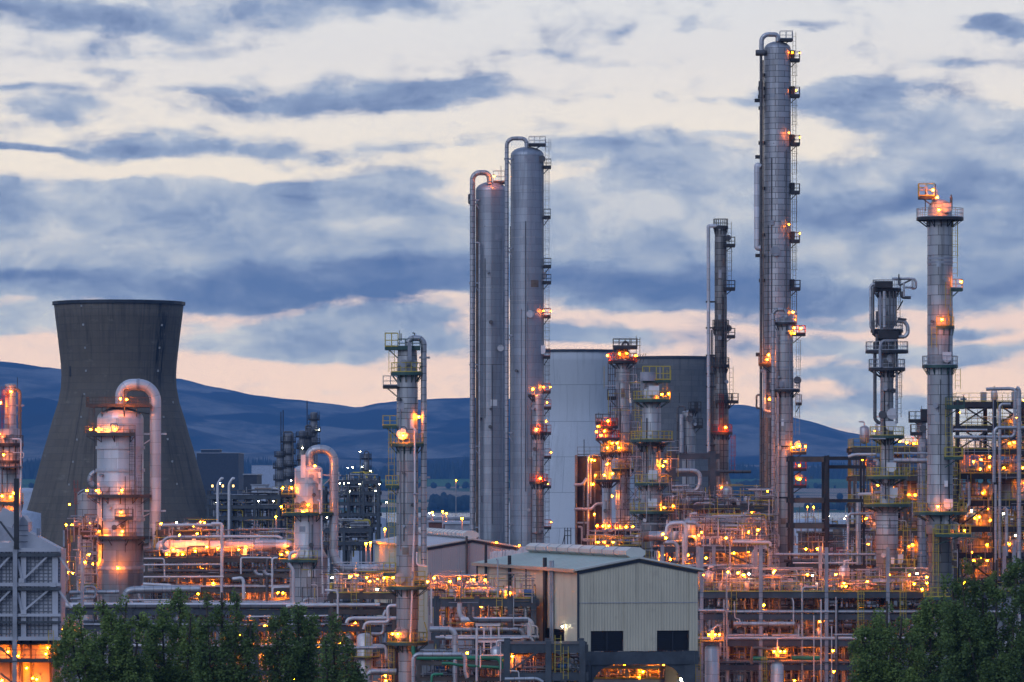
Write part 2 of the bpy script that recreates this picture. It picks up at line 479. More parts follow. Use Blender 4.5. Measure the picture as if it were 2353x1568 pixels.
# ------------------------------------------------------------------ railings, ladders
def rail_line(mb, pts, h=1.1, post=1.5, t=.055, mid=True, closed=False):
    pts = [Vector(p) for p in pts]
    up = Vector((0, 0, h))
    for a, b in zip(pts, pts[1:]):
        mb.bar(a + up, b + up, t)
        if mid: mb.bar(a + up * .5, b + up * .5, t * .8)
        mb.bar(a + up * .08, b + up * .08, t * .4, t * 2.2)
        n = max(1, int(round((b - a).length / post)))
        for k in range(n):
            q = a.lerp(b, k / n); mb.bar(q, q + up, t)
    mb.bar(pts[-1], pts[-1] + up, t)
def ladder_mb(p, z0, z1, ax=(1, 0, 0), w=.5, cage=True, out=(0, -1, 0), t=.06):
    mb = MB(); p = Vector(p); ax = Vector(ax).normalized(); out = Vector(out).normalized()
    for s_ in (-1, 1):
        q = p + ax * (w / 2 * s_); mb.bar((q.x, q.y, z0), (q.x, q.y, z1), t)
    z = z0 + .4
    while z < z1:
        a = p - ax * (w / 2); b = p + ax * (w / 2)
        mb.bar((a.x, a.y, z), (b.x, b.y, z), t * .6); z += .62
    if cage and z1 - z0 > 4:
        rr = .42; z = z0 + 2.4; ang = [R(a) for a in (-90, -45, 0, 45, 90)]
        vs = [p + out * (.15 + rr * math.cos(a) * 1.35) + ax * (rr * math.sin(a)) for a in ang]
        while z < z1:
            for a, b in zip(vs, vs[1:]): mb.bar((a.x, a.y, z), (b.x, b.y, z), t * .7)
            z += 1.3
        for q in vs[1:-1]: mb.bar((q.x, q.y, z0 + 2.4), (q.x, q.y, z1), t * .6)
    return mb

# ------------------------------------------------------------------ a process column and everything bolted to it
class Column:
    def __init__(self, label, D, uc, prof, mat, dome=.5, name='process_column', cat='column', n=32, group=None, vtop_nozzle=None, base=True, shellname='shell'):
        """prof: (v, half width px) from top to bottom; dome: height of the top head over its radius (0 = flat)"""
        self.D, self.uc, self.s = D, uc, KPX * D
        self.prof = prof
        self.cx = X(uc, D)
        self.root = empty(name, (self.cx, D, 0), label, cat, group)
        mb = MB(); pts = []
        z0, h0 = Z(prof[0][0], D), prof[0][1] * self.s
        low = prof[-1][1] * self.s
        pts = [(low, 0.0 if base else Z(prof[-1][0], D))] + [(h * self.s, Z(v, D)) for v, h in prof[::-1]]
        clean = [pts[0]]
        for q in pts[1:]:
            if abs(q[0] - clean[-1][0]) + abs(q[1] - clean[-1][1]) > .02: clean.append(q)
        if not dome: clean.append((.001, z0))
        mb.lathe(self.cx, D, clean, n)
        self.shell = mb.build(shellname, mat, self.root)
        if dome:
            m2 = MB(); K = 7
            m2.lathe(self.cx, D, [(max(.001, h0 * math.cos(t)), z0 + dome * h0 * math.sin(t)) for t in [math.pi / 2 * i / K for i in range(K + 1)]], n)
            m2.build('domed_head', mat, self.root)
        Column.ALL.append(self)
    ALL = []
    def dress(self, seed):
        """conduits, nozzles and patches scattered over the shell"""
        rd = random.Random(seed); v0 = self.prof[0][0] + 12; v1 = min(1330, self.prof[-1][0])
        for i in range(3):
            f = rd.uniform(-.8, .8); a = rd.uniform(v0, (v0 + v1) / 2); b = rd.uniform((v0 + v1) / 2, v1); pts = []
            n = 6
            for q in range(n + 1):
                v = a + (b - a) * q / n; pts.append(self.pt(self.uc + f * self.hw(v), v, .14))
            MB().tube(pts, rd.uniform(.035, .07), 5).build('conduit', rd.choice([M_DARK, M_PIPED, M_STEELP]), self.root)
        for i in range(rd.randint(3, 6)):
            v = rd.uniform(v0, v1); f = rd.uniform(-.75, .75); p = self.pt(self.uc + f * self.hw(v), v, -.05); d = Vector((f * .8, -1, 0)).normalized(); r = rd.uniform(.1, .22)
            MB().tube([p, p + d * .5], r, 10).tube([p + d * .42, p + d * .54], r * 1.5, 10).build('nozzle', rd.choice([M_PIPED, M_PIPE, M_STEELP]), self.root)
        for i in range(rd.randint(2, 4)):
            v = rd.uniform(v0, v1); f = rd.uniform(-.6, .5); pts = []; hh = rd.uniform(.5, 1.2); ww = rd.uniform(.25, .6)
            mb = MB(); n = 4
            for q in range(n + 1):
                p = self.pt(self.uc + (f + (q / n - .5) * ww) * self.hw(v), v, .035); mb.v.append((p.x, p.y, p.z)); mb.v.append((p.x, p.y, p.z + hh))
            for q in range(n): mb.face((2 * q, 2 * q + 2, 2 * q + 3, 2 * q + 1))
            mb.build('patch_plate', rd.choice([M_STEELP, M_PIPEB, M_GRY2, M_WHITE]), self.root)
    def hw(self, v):
        p = self.prof
        if v <= p[0][0]: return p[0][1]
        for (v0, h0), (v1, h1) in zip(p, p[1:]):
            if v0 <= v <= v1: return h0 + (h1 - h0) * (v - v0) / max(1e-6, v1 - v0)
        return p[-1][1]
    def pt(self, u, v, off=0.0):
        """a point on the front of the shell, off metres out"""
        h = self.hw(v) * self.s; dx = X(u, self.D) - self.cx
        y = self.D - math.sqrt(max(0.0, h * h - dx * dx)) - off
        return Vector((self.cx + dx, y, Z(v, self.D)))
    def bands(self, vs, mat=None, t=.12, name='stiffening_ring', hh=.22):
        for v in vs:
            h = self.hw(v) * self.s
            MB().ring(self.cx, self.D, h - .02, h + t, Z(v, self.D), hh).build(name, mat or M_STEELP, self.root)
    def plat(self, v, u0=None, u1=None, Rp=None, a0=-180, a1=180, deck=M_DARK, rail=M_STEELP, gus=True, rails=True):
        """a ring (or part ring) platform; Rp outer radius px"""
        z = Z(v, self.D); h = self.hw(v) * self.s
        r1 = Rp * self.s
        mb = MB(); mb.ring(self.cx, self.D, h + .02, r1, z, .16, a0, a1)
        mb.ring(self.cx, self.D, r1 - .07, r1 + .02, z + .06, .34, a0, a1)
        if gus:
            n = max(3, int(abs(a1 - a0) / 30))
            for k in range(n + 1):
                t = R(a0 + (a1 - a0) * k / n); c, s_ = math.cos(t), math.sin(t)
                A = Vector((self.cx + h * c, self.D + h * s_, z - .12)); B = Vector((self.cx + (r1 - .05) * c, self.D + (r1 - .05) * s_, z - .2))
                Cc = Vector((self.cx + h * c, self.D + h * s_, z - 1.05))
                mb.bar(A - Vector((0, 0, .1)), B, .09, .16); mb.bar(Cc, B, .08); mb.bar(Cc, A, .12, .05)
        o = mb.build('platform', deck, self.root)
        if rails:
            m2 = MB(); n = max(3, int(abs(a1 - a0) / 18)); rr = r1 - .04
            pts = [(self.cx + rr * math.cos(R(a0 + (a1 - a0) * k / n)), self.D + rr * math.sin(R(a0 + (a1 - a0) * k / n)), z) for k in range(n + 1)]
            if abs(a1 - a0) < 359:
                for a, lst in ((a0, 0), (a1, 1)):
                    q = (self.cx + h * math.cos(R(a)), self.D + h * math.sin(R(a)), z)
                    pts = [q] + pts if not lst else pts + [q]
            rail_line(m2, pts, t=.06); m2.build('railing', rail, o)
        return o
    def side(self, v, u0, u1, dy=-.2, dep=1.5, deck=M_DARK, rail=M_STEELP, rails=True, hh=1.1):
        """a small rectangular landing reaching from u0 to u1"""
        z = Z(v, self.D); x0, x1 = sorted((X(u0, self.D), X(u1, self.D))); y = self.D + dy
        mb = MB(); mb.box(((x0 + x1) / 2, y, z - .08), (x1 - x0, dep, .16))
        mb.box(((x0 + x1) / 2, y - dep / 2 + .03, z - .12), (x1 - x0 + .04, .1, .36)); mb.box(((x0 + x1) / 2, y + dep / 2 - .03, z - .12), (x1 - x0 + .04, .1, .36))
        inner, outer = (x1, x0) if abs(x1 - self.cx) < abs(x0 - self.cx) else (x0, x1)
        mb.bar((inner, y, z - 1.2), (outer * .75 + inner * .25, y, z - .2), .12)
        o = mb.build('platform', deck, self.root)
        if rails:
            m2 = MB()
            rail_line(m2, [(inner, y - dep / 2, z), (outer, y - dep / 2, z), (outer, y + dep / 2, z), (inner, y + dep / 2, z)], h=hh, t=.06, post=.8)
            m2.build('railing', rail, o)
        return o
    def ladder(self, u, v0, v1, mat=M_STEELP, off=.25, cage=True, w=.5):
        p = self.pt(u, (v0 + v1) / 2, off)
        if abs(u - self.uc) > self.hw((v0 + v1) / 2) - 1: p.y = self.D - .3
        return ladder_mb(p, Z(v1, self.D), Z(v0, self.D), cage=cage, w=w).build('ladder', mat, self.root)
    def pipe(self, pts, wpx, mat=None, off=0.0, bend=None, name='side_pipe', n=12):
        """pts in photo pixels, off metres in front of the axis (or per point third value)"""
        w3 = [(X(p[0], self.D), self.D - (p[2] if len(p) > 2 else off), Z(p[1], self.D)) for p in pts]
        r = wpx * self.s / 2
        return MB().tube(w3, r, n, bend=(bend * self.s if bend else r * 3.0), seg=8).build(name, mat or M_PIPE, self.root)
    def bracket(self, u0, u1, v, off=0.0, mat=None, diag=True):
        mb = MB(); y = self.D - off; z = Z(v, self.D)
        mb.bar((X(u0, self.D), y, z), (X(u1, self.D), y, z), .3, .22)
        if diag:
            a, b = (u0, u1) if abs(u0 - self.uc) < abs(u1 - self.uc) else (u1, u0)
            mb.bar((X(a, self.D), y, z - 1.3), (X(b * .65 + a * .35, self.D), y, z), .14)
        return mb.build('pipe_bracket', mat or M_STEELP, self.root)
    def manway(self, u, v, rpx, mat=None, L=.45):
        p = self.pt(u, v, -.15); r = rpx * self.s; q = p + Vector((0, -L - .15, 0))
        mb = MB(); mb.tube([p, q], r * .85, 16); mb.tube([q, q + Vector((0, -.12, 0))], r, 16)
        o = mb.build('manway', mat or M_SIL, self.root)
        return o
    def cover(self, u, v, w, h, mat=None, off=.35):
        """a bulged weather cover / insulated box"""
        p = self.pt(u, v, 0); W, H = w * self.s, h * self.s
        prof = []
        for k in range(9):
            t = math.pi * k / 8
            prof.append((p.x - W / 2 * math.cos(t) * 1.0, p.z - H * .1 - (H * .4) * math.sin(t)))
        poly = [(p.x - W / 2, p.z + H / 2)] + prof + [(p.x + W / 2, p.z + H / 2)]
        return MB().prism(poly, p.y - off, p.y + .5).build('insulation_cover', mat or M_WHITE, self.root)
    def lamp(self, u, v, off=.7, me=None, rz=0.0):
        if any(abs(u - a) + abs(v - b) < 13 for a, b in self.__dict__.setdefault('lit', [])): return None
        self.lit.append((u, v)); p = self.pt(u, v, off + .45)
        if abs(u - self.uc) > self.hw(v): p.y = self.D - .9
        return lamp_at(p, self.root, me, rz)
    def box(self, u0, u1, v0, v1, mat, off=.3, dep=.6, name='junction_box'):
        y = self.pt((u0 + u1) / 2, (v0 + v1) / 2, off).y
        return MB().box(((X(u0, self.D) + X(u1, self.D)) / 2, y, (Z(v0, self.D) + Z(v1, self.D)) / 2), (abs(X(u1, self.D) - X(u0, self.D)), dep, abs(Z(v0, self.D) - Z(v1, self.D)))).build(name, mat, self.root)

def pipe_thing(pts, wpx, D, mat, label, bend=None, n=10, name='process_pipe', cat='pipe', group=None, flange=False):
    """a free pipe run: pts (u, v[, metres farther])"""
    w3 = [Vector((X(p[0], D), D + (p[2] if len(p) > 2 else 0), Z(p[1], D))) for p in pts]
    r = wpx * KPX * D / 2
    mb = MB().tube(w3, r, n, bend=(bend * KPX * D if bend else r * 3.0))
    if flange:
        for a, b in zip(w3, w3[1:]):
            L = (b - a).length
            if L > 6 * r:
                d = (b - a).normalized()
                for f in ((.5,) if L < 6 else (.3, .7)):
                    c = a.lerp(b, f); mb.tube([c - d * .08, c + d * .08], r * 1.45, n)
    return tag(mb.build(name, mat, origin=w3[0]), label, cat, group, 'thing')
# ------------------------------------------------------------------ ground, water, hills
def fbm(x, y, s, seed=0, oct=4):
    from mathutils import noise as mn
    v, a, f = 0.0, 1.0, 1.0 / s
    for _ in range(oct):
        v += a * mn.noise(Vector((x * f + seed, y * f - seed * 1.7, seed * .31))); a *= .5; f *= 2.05
    return v
m, t, b = newmat('ground')
g = t.n('ShaderNodeNewGeometry').outputs['Position']
n1 = t.noise(g, .012, 6, .6); n2 = t.noise(g, .35, 6, .6)
vo = t.n('ShaderNodeTexVoronoi'); t.put(vo.inputs['Vector'], t.vm('MULTIPLY', g, (.006, .0022, 0)))
c = t.mix(t.ss(n2, .3, .7), (.06, .058, .055, 1), (.10, .098, .09, 1))
gr = t.mix(t.ss(n1, .4, .6), (.035, .05, .022, 1), (.07, .085, .03, 1))
yy = t.n('ShaderNodeSeparateXYZ'); t.put(yy.inputs[0], g)
c = t.mix(t.ss(t.m('ADD', yy.outputs[1], t.m('MULTIPLY', n1, 600.0)), 1500, 2000), c, gr)
t.put(b.inputs['Base Color'], c); b.inputs['Roughness'].default_value = .9
M_GROUND = m
MB_ = MB()
def sheet(x0, x1, y0, y1, z, nx=6, ny=10):
    mb = MB()
    for j in range(ny + 1):
        for i in range(nx + 1):
            mb.v.append((x0 + (x1 - x0) * i / nx, y0 + (y1 - y0) * j / ny, z))
    for j in range(ny):
        for i in range(nx):
            q = j * (nx + 1) + i
            mb.face((q, q + 1, q + nx + 2, q + nx + 1))
    return mb
tag(sheet(-9000, 9000, -600, 18300, 0.0).build('ground', M_GROUND, origin=(0, 0, 0)), kind='structure')
m, t, b = newmat('firth water')
g = t.n('ShaderNodeNewGeometry').outputs['Position']
b.inputs['Base Color'].default_value = (.06, .075, .10, 1); b.inputs['Roughness'].default_value = .16
bp = t.n('ShaderNodeBump'); bp.inputs['Strength'].default_value = .25; bp.inputs['Distance'].default_value = .4
t.put(bp.inputs['Height'], t.noise(t.vm('MULTIPLY', g, (.05, .012, 1)), 1.0, 4, .6)); t.put(b.inputs['Normal'], bp.outputs[0])
wm = MB()
shore = []
for i in range(61):
    x = -4500 + 150 * i
    shore.append((x, 4700 + 260 * fbm(x, 0, 900, 3), 6850 + 220 * fbm(x, 0, 700, 9)))
for x, a, bb in shore: wm.v.extend([(x, a, .35), (x, bb, .35)])
for i in range(60): wm.face((2 * i, 2 * i + 2, 2 * i + 3, 2 * i + 1))
tag(wm.build('water', m, origin=(0, 5000, 0)), kind='structure')

# far shore: fields, woods' foot and the hill range as one terrain
SKY = [(-1400, 1000), (-900, 880), (-500, 812), (-200, 806), (0, 829), (140, 848), (300, 860), (410, 871), (500, 893), (580, 908), (680, 919), (760, 930), (822, 937),
       (870, 926), (950, 916), (1080, 914), (1250, 918), (1450, 926), (1600, 930), (1700, 930), (1745, 935), (1850, 966), (1950, 995), (2010, 1005), (2100, 1022), (2353, 1046), (2800, 1060), (3600, 1062)]
def skyline(u):
    for (a, va), (b_, vb) in zip(SKY, SKY[1:]):
        if a <= u <= b_:
            f = (u - a) / (b_ - a); f = f * f * (3 - 2 * f) * .35 + f * .65
            return va + (vb - va) * f
    return 1050.0
YR = 17500.0
def land_z(u, y):
    x = (u - UC) * KPX * y
    lo = 0
    # fields climb gently to the woods at 10.5 km, flatten, then the hills climb to the ridge
    if y < 10600: z = -1.5 + 67 * ((y - 6500) / 4100.0) ** 1.25 if y > 6500 else -1.5
    else:
        z1 = 65.5; zr = EYE + (VH - skyline(u)) * KPX * YR
        f = (y - 10600) / (YR - 10600)
        if f <= 1:
            g = f ** 1.12
            z = z1 + (zr - z1) * g
            rel = (zr - z1)
            z += rel * .22 * math.sin(math.pi * min(1, f)) * (fbm(x, y, 2600, 5) + .5 * fbm(x, y, 800, 2)) + rel * .02 * fbm(x, y, 250, 4)
        else:
            z = zr - (f - 1) * 900
    return z
ys = [6500, 6650, 6800, 7000, 7250, 7500, 7800, 8100, 8450, 8800, 9200, 9600, 10000, 10300, 10600] + [10600 + (YR - 10600) * i / 46 for i in range(1, 47)] + [17700, 18000, 18300]
us = [-1400 + 18.0 * i for i in range(279)]
lm = MB(); nu = len(us)
for y in ys:
    for u in us: lm.v.append(((u - UC) * KPX * y, y, land_z(u, y)))
for j in range(len(ys) - 1):
    for i in range(nu - 1):
        q = j * nu + i; lm.face((q, q + 1, q + nu + 1, q + nu), smooth=True)
m, t, b = newmat('hills')
g = t.n('ShaderNodeNewGeometry').outputs['Position']
sp = t.n('ShaderNodeSeparateXYZ'); t.put(sp.inputs[0], g)
warp = t.noise(t.vm('MULTIPLY', g, (.0011, .0006, 0)), 1.0, 4, .5)
yw = t.m('ADD', sp.outputs[1], t.m('MULTIPLY', t.m('SUBTRACT', warp, .5), 900.0))
G1, TAN, G2, HEDGE, TAN2 = (.06, .11, .04, 1), (.34, .25, .16, 1), (.08, .16, .05, 1), (.018, .028, .018, 1), (.40, .30, .19, 1)
fields = t.n('ShaderNodeValToRGB'); fields.color_ramp.interpolation = 'CONSTANT'
e = fields.color_ramp.elements
for k, (p_, c_) in enumerate([(0.0, HEDGE), (.06, G1), (.13, HEDGE), (.15, TAN2), (.30, HEDGE), (.315, TAN), (.43, HEDGE), (.44, TAN), (.63, HEDGE), (.645, G2), (.93, HEDGE)]):
    if k < 2: e[k].position = p_; e[k].color = c_
    else: q = e.new(p_); q.color = c_
t.put(fields.inputs[0], t.lin(yw, 6500, 10700))
fc = fields.outputs[0]
fvar = t.noise(t.vm('MULTIPLY', g, (.0022, .0012, 0)), 1.0, 2, .4)
fc = t.mix(t.ss(fvar, .54, .57), fc, G1)
big = t.noise(t.vm('MULTIPLY', g, (.0021, .0007, .007)), 1.0, 7, .6, dist=.8); small = t.noise(t.vm('MULTIPLY', g, (.012, .003, .04)), 1.0, 6, .65)
heath = t.mix(t.ss(big, .38, .62), (.010, .022, .028, 1), (.25, .225, .185, 1))
heath = t.mix(t.ss(small, .42, .66, 0, .7), heath, (.045, .045, .038, 1))
forest_p = t.noise(t.vm('MULTIPLY', g, (.0011, .0004, .0045)), 1.0, 5, .5)
heath = t.mix(t.ss(forest_p, .53, .55), heath, (.012, .018, .020, 1))
t.put(b.inputs['Base Color'], t.mix(t.ss(sp.outputs[1], 10500, 10700), fc, heath)); b.inputs['Roughness'].default_value = 1.0
b.inputs['Specular IOR Level'].default_value = .05
tag(lm.build('hills', m, origin=(0, 9000, 0)), kind='structure')

# conifer belt at the foot of the hills, one far-off mass
rnd = random.Random(5)
def foliage_mat(name, lo, hi):
    m, t, b = newmat(name)
    oi = t.n('ShaderNodeNewGeometry')
    n = t.noise(oi.outputs['Position'], .55, 4, .6); rp = oi.outputs['Random Per Island']
    c = t.mix(t.m('ADD', t.m('MULTIPLY', rp, .55), t.m('MULTIPLY', t.ss(n, .3, .7), .45)), lo, hi)
    t.put(b.inputs['Base Color'], c); b.inputs['Roughness'].default_value = .65
    try: b.inputs['Specular IOR Level'].default_value = .25
    except KeyError: pass
    return m
M_CONIF = foliage_mat('conifer', (.010, .017, .012, 1), (.020, .032, .018, 1))
fm = MB()
def cone_tree(x, y, z, h, r):
    b0 = len(fm.v); n = 5; a0 = rnd.random() * 6
    for k in range(n): fm.v.append((x + r * math.cos(a0 + k * 1.2566), y + r * math.sin(a0 + k * 1.2566), z))
    fm.v.append((x, y, z + h))
    for k in range(n): fm.face((b0 + k, b0 + (k + 1) % n, b0 + n))
for i in range(5200):
    u = rnd.uniform(-500, 2900); y = rnd.uniform(10150, 10700)
    h = rnd.uniform(15, 30) * (1 + .25 * math.sin(u * .013))
    cone_tree((u - UC) * KPX * y, y, land_z(u, y) - 2, h * (1.35 if y < 10500 else 1.0), rnd.uniform(6, 11))
tag(fm.build('forest', M_CONIF, origin=(0, 10400, 60)), kind='stuff')
# hedgerow trees and copses across the fields
fm = MB()
def copse(u0, u1, y0, y1, n, h0=9, h1=17):
    for i in range(n):
        u = rnd.uniform(u0, u1); y = rnd.uniform(y0, y1); h = rnd.uniform(h0, h1)
        x = (u - UC) * KPX * y; z = land_z(u, y); r = h * rnd.uniform(.35, .6)
        fm.ball((x, y, z + h * .5), r, 6, 4, sz=h * .55 / r)
copse(1990, 2100, 8300, 8700, 45, 14, 26); copse(2030, 2130, 7000, 7600, 60, 10, 24); copse(1985, 2000, 8600, 8700, 5, 14, 24); copse(1690, 1760, 7600, 8500, 60, 12, 28)
copse(1840, 2353, 6900, 7050, 90, 6, 14); copse(990, 1078, 6850, 7150, 70, 9, 22); copse(860, 960, 8800, 8900, 40, 8, 14); copse(560, 640, 7300, 7500, 40, 10, 18)
copse(-300, 2700, 9050, 9100, 160, 6, 13); copse(-300, 2700, 7900, 7960, 120, 6, 13)
tag(fm.build('treeline', M_CONIF, origin=(0, 8000, 20)), kind='stuff')

# ------------------------------------------------------------------ cooling towers
def tower_mat(name, c1, c2, joint, bw, bh, streak, seam=.07):
    m, t, b = newmat(name)
    uv = t.n('ShaderNodeTexCoord').outputs['UV']
    br = t.n('ShaderNodeTexBrick'); t.put(br.inputs['Vector'], uv)
    for k, q in (('Scale', 1.0), ('Brick Width', bw), ('Row Height', bh), ('Mortar Size', seam), ('Mortar Smooth', .4), ('Bias', 0.0)): br.inputs[k].default_value = q
    br.inputs['Color1'].default_value = c1; br.inputs['Color2'].default_value = c2; br.inputs['Mortar'].default_value = joint
    s1 = t.noise(t.vm('MULTIPLY', uv, (.30, .035, 0)), 1.0, 7, .65); s2 = t.noise(t.vm('MULTIPLY', uv, (.05, .03, 0)), 1.0, 5, .6); s3 = t.noise(t.vm('MULTIPLY', uv, (.9, .12, 0)), 1.0, 5, .7)
    dk = tuple(q * .35 for q in c1[:3]) + (1,); lt = tuple(min(1, q * 1.7) for q in c1[:3]) + (1,)
    c = t.mix(t.m('MULTIPLY', t.ss(s1, .5, .72), streak), br.outputs[0], dk)
    c = t.mix(t.m('MULTIPLY', t.ss(s2, .55, .75), .35), c, lt)
    c = t.mix(t.m('MULTIPLY', t.ss(s3, .62, .8), streak * .6), c, dk)
    t.put(b.inputs['Base Color'], c); b.inputs['Roughness'].default_value = .85
    return m, t, b, uv, c
M_T1, tt, tb, tuv, tc1 = tower_mat('tower concrete dark', (.120, .098, .073, 1), (.142, .117, .088, 1), (.085, .070, .053, 1), 9.0, 2.3, .75)
# one black wet streak under the rim, on the west face
sx = tt.n('ShaderNodeSeparateXYZ'); tt.put(sx.inputs[0], tuv)
mask = tt.m('MULTIPLY', tt.ss(tt.m('ABSOLUTE', tt.m('SUBTRACT', sx.outputs[0], 30.5)), 6.0, 2.0), tt.m('MULTIPLY', tt.ss(sx.outputs[1], 58, 72), tt.ss(sx.outputs[1], 94, 84)))
stn = tt.noise(tt.vm('MULTIPLY', tuv, (.75, .10, 0)), 1.0, 6, .7)
rim = tt.m('MULTIPLY', tt.ss(sx.outputs[1], 66, 92), tt.ss(tt.noise(tt.vm('MULTIPLY', tuv, (.55, .045, 0)), 1.0, 6, .7), .47, .64))
tc1 = tt.mix(tt.m('MULTIPLY', rim, .5), tc1, (.022, .021, .022, 1))
low = tt.m('MULTIPLY', tt.ss(sx.outputs[1], 58, 8), tt.ss(tt.noise(tt.vm('MULTIPLY', tuv, (.22, .05, 0)), 1.0, 7, .7), .5, .68))
tc1 = tt.mix(tt.m('MULTIPLY', low, .6), tc1, (.035, .036, .026, 1))
pale = tt.ss(tt.noise(tt.vm('MULTIPLY', tuv, (.10, .40, 0)), 1.0, 4, .6), .60, .72)
tc1 = tt.mix(tt.m('MULTIPLY', pale, .4), tc1, (.26, .235, .20, 1))
tt.put(tb.inputs['Base Color'], tt.mix(tt.m('MULTIPLY', mask, tt.ss(stn, .42, .56)), tc1, (.010, .011, .014, 1)))
M_T2, *_ = tower_mat('tower concrete pale', (.50, .52, .56, 1), (.53, .55, .59, 1), (.27, .29, .33, 1), 21.0, 15.5, .3, .16)
M_T3, *_ = tower_mat('tower concrete grey', (.135, .126, .117, 1), (.17, .16, .15, 1), (.085, .08, .078, 1), 9.0, 2.4, .6)
T1P = [(697, 149), (730, 145.5), (765, 141), (800, 137), (835, 133), (862, 131.5), (890, 132.5), (925, 139), (962, 151), (1000, 161.5), (1028, 170), (1060, 179), (1094, 188), (1149, 203), (1189, 216), (1245, 233), (1349, 266)]
def cooling_tower(uc, D, sc, mat, label, dots=None, vtop=697):
    """same hyperbolic shell for all three, scaled by distance"""
    cx = X(uc, D); root = empty('cooling_tower', (cx, D, 0), label, 'cooling tower', 'cooling towers of the power station')
    D0 = 1500.0
    pr = [(hw * KPX * D0 * sc, max(0, Z(v, D0)) * sc) for v, hw in T1P[::-1]]
    pr[0] = (pr[0][0], 0.0)
    mb = MB(); mb.lathe(cx, D, pr + [(pr[-1][0] - .8, pr[-1][1]), (pr[-4][0] - .8, pr[-4][1])], 96)
    mb.build('shell', mat, root)
    r, z = pr[-1]
    MB().ring(cx, D, r - .9, r + .55, z + .35, 1.0).build('rim', M_DARK, root)
    return root, pr, cx
t1, pr1, cx1 = cooling_tower(273, 1500, 1.0, M_T1, 'dark brown grey concrete cooling tower with black wet streaks, standing apart before the tallest hill')
t2, pr2, cx2 = cooling_tower(1325, 2015, 1.0, M_T2, 'pale blue grey cooling tower rising just behind the twin columns')
t3, pr3, cx3 = cooling_tower(1545, 2114, 1.0, M_T3, 'dark grey cooling tower partly hidden behind the slender sooty column')
def on_shell(cx, D, pr, u, v):
    z = Z(v, D); Dn = D
    for _ in range(6):
        for (ra, za), (rb, zb) in zip(pr, pr[1:]):
            if za <= z <= zb: rr = ra + (rb - ra) * (z - za) / (zb - za)
        dx = X(u, Dn) - cx; dy = math.sqrt(max(1, rr * rr - dx * dx)); Dn = D - dy
        z = EYE + (VH - v) * KPX * (D - dy); 
    return Vector((X(u, Dn), Dn - .1, Z(v, Dn)))
# pale patch plates in two climbing rows, and the dark slot window
for x, y in [(568, 216), (580, 347), (593, 508), (599, 668), (588, 831), (565, 990), (537, 1147), (509, 1302), (481, 1461), (1128, 350), (1112, 508), (1101, 668), (1140, 990), (1168, 1145), (1200, 1300), (1233, 1457), (1205, 888)]:
    q = on_shell(cx1, 1500, pr1, *C1(x, y)); MB().box(q, (.55, .35, .65)).build('pale_plate', M_PLATE, t1)
q = on_shell(cx1, 1500, pr1, *C1(491, 672)); MB().box(q, (.6, .4, 3.2)).build('slot_opening', M_DARK, t1)
# caged ladder line, faint and pale, up the left face of the dark tower
mb = MB(); last = None
for x, y in [(481, 1461), (509, 1302), (537, 1147), (565, 990), (588, 831)]:
    q = on_shell(cx1, 1500, pr1, *C1(x - 14, y))
    if last: mb.bar(last, q, .14)
    last = q
mb.build('ladder_rail', M_STEELB, t1)
# ------------------------------------------------------------------ the twin distillation columns
def crops(f, *pts): return [f(*p) for p in pts]
GT = 'twin grey distillation columns'
k = Column('shorter of the two tall twin grey columns, its head pipe bent over like a cane', 690, 1129, [(438, 36), (1500, 36)], M_GRY2, .55, name='distillation_column')
k.pipe([(1086, 1242), (1086, 399), (1125, 399), (1125, 425)], 12.5, M_GRY, 1.6, bend=17, name='vapour_pipe')
k.pipe([(1096, 1500), (1096, 470)], 5.5, M_PIPEB, 1.4, name='side_pipe'); k.pipe([(1094, 560), (1102, 560), (1102, 1500)], 4.5, M_PIPE, 2.4)
k.pipe([(1086, 470), (1078, 470), (1078, 449), (1084, 449)], 5, M_PIPED, 1.6)
k.bands([521, 661, 838, 1003, 1130], M_GRY, .03, hh=.12)
for v in (462, 652, 839, 1026, 1212): k.bracket(1078, 1102, v, 1.6)
k.manway(*C5(912, 240), 7.5); k.side(*[B1(0, 450)[1]], *[B1(340, 0)[0], B1(428, 0)[0]], hh=1.6); k.lamp(*B1(345, 415))
k.pipe([(B1(400, 455)), (B1(400, 320))], 1.2, M_DARK, 0, name='mast')
k = Column('taller of the two tall twin grey columns with a caged ladder up its right side', 678, 1211.5, [(357, 38.2), (1500, 39.5)], M_GRY2, .5, name='distillation_column')
k.pipe([(1164.5, 1260), (1164.5, 320), (1210, 320), (1210, 345)], 9.2, M_GRY, 1.2, bend=17, name='vapour_pipe')
k.pipe([(1173, 1260), (1173, 520)], 2.5, M_DARK, -.5); k.bands([438, 546, 691, 1004, 1185], M_GRY, .03, hh=.12)
for v in (367, 572, 772, 995, 1205): k.bracket(1158, 1178, v, 1.2)
for a, b_ in ((320, 384), (386, 499), (501, 612), (614, 649), (651, 727), (729, 820), (822, 900), (902, 995), (997, 1118), (1120, 1212), (1214, 1400)):
    k.ladder(1257, a, b_, M_STEELP if b_ < 730 else M_STEELB, w=.55)
for v, u1 in ((384, 1266), (499, 1265), (612, 1266), (649, 1266), (727, 1265), (820, 1264), (900, 1265), (937, 1266), (995, 1266), (1050, 1266), (1118, 1266), (1212, 1266)):
    k.side(v, 1246 if v in (384, 649) else 1250, u1, rail=M_DARK if v < 700 else M_REDP)
k.side(B1(0, 157)[1], B1(618, 0)[0], B1(748, 0)[0], dy=-.8, rail=M_STEELP); k.ladder(1260, 320, 345, w=.7, cage=False)
k.manway(*B1(627, 1490), 8.5); k.cover(*C5(1188, 250), 14, 20); k.cover(*B1(735, 1185), 12, 16, M_STEELP); k.manway(*B1(722, 275), 8, M_PIPED)
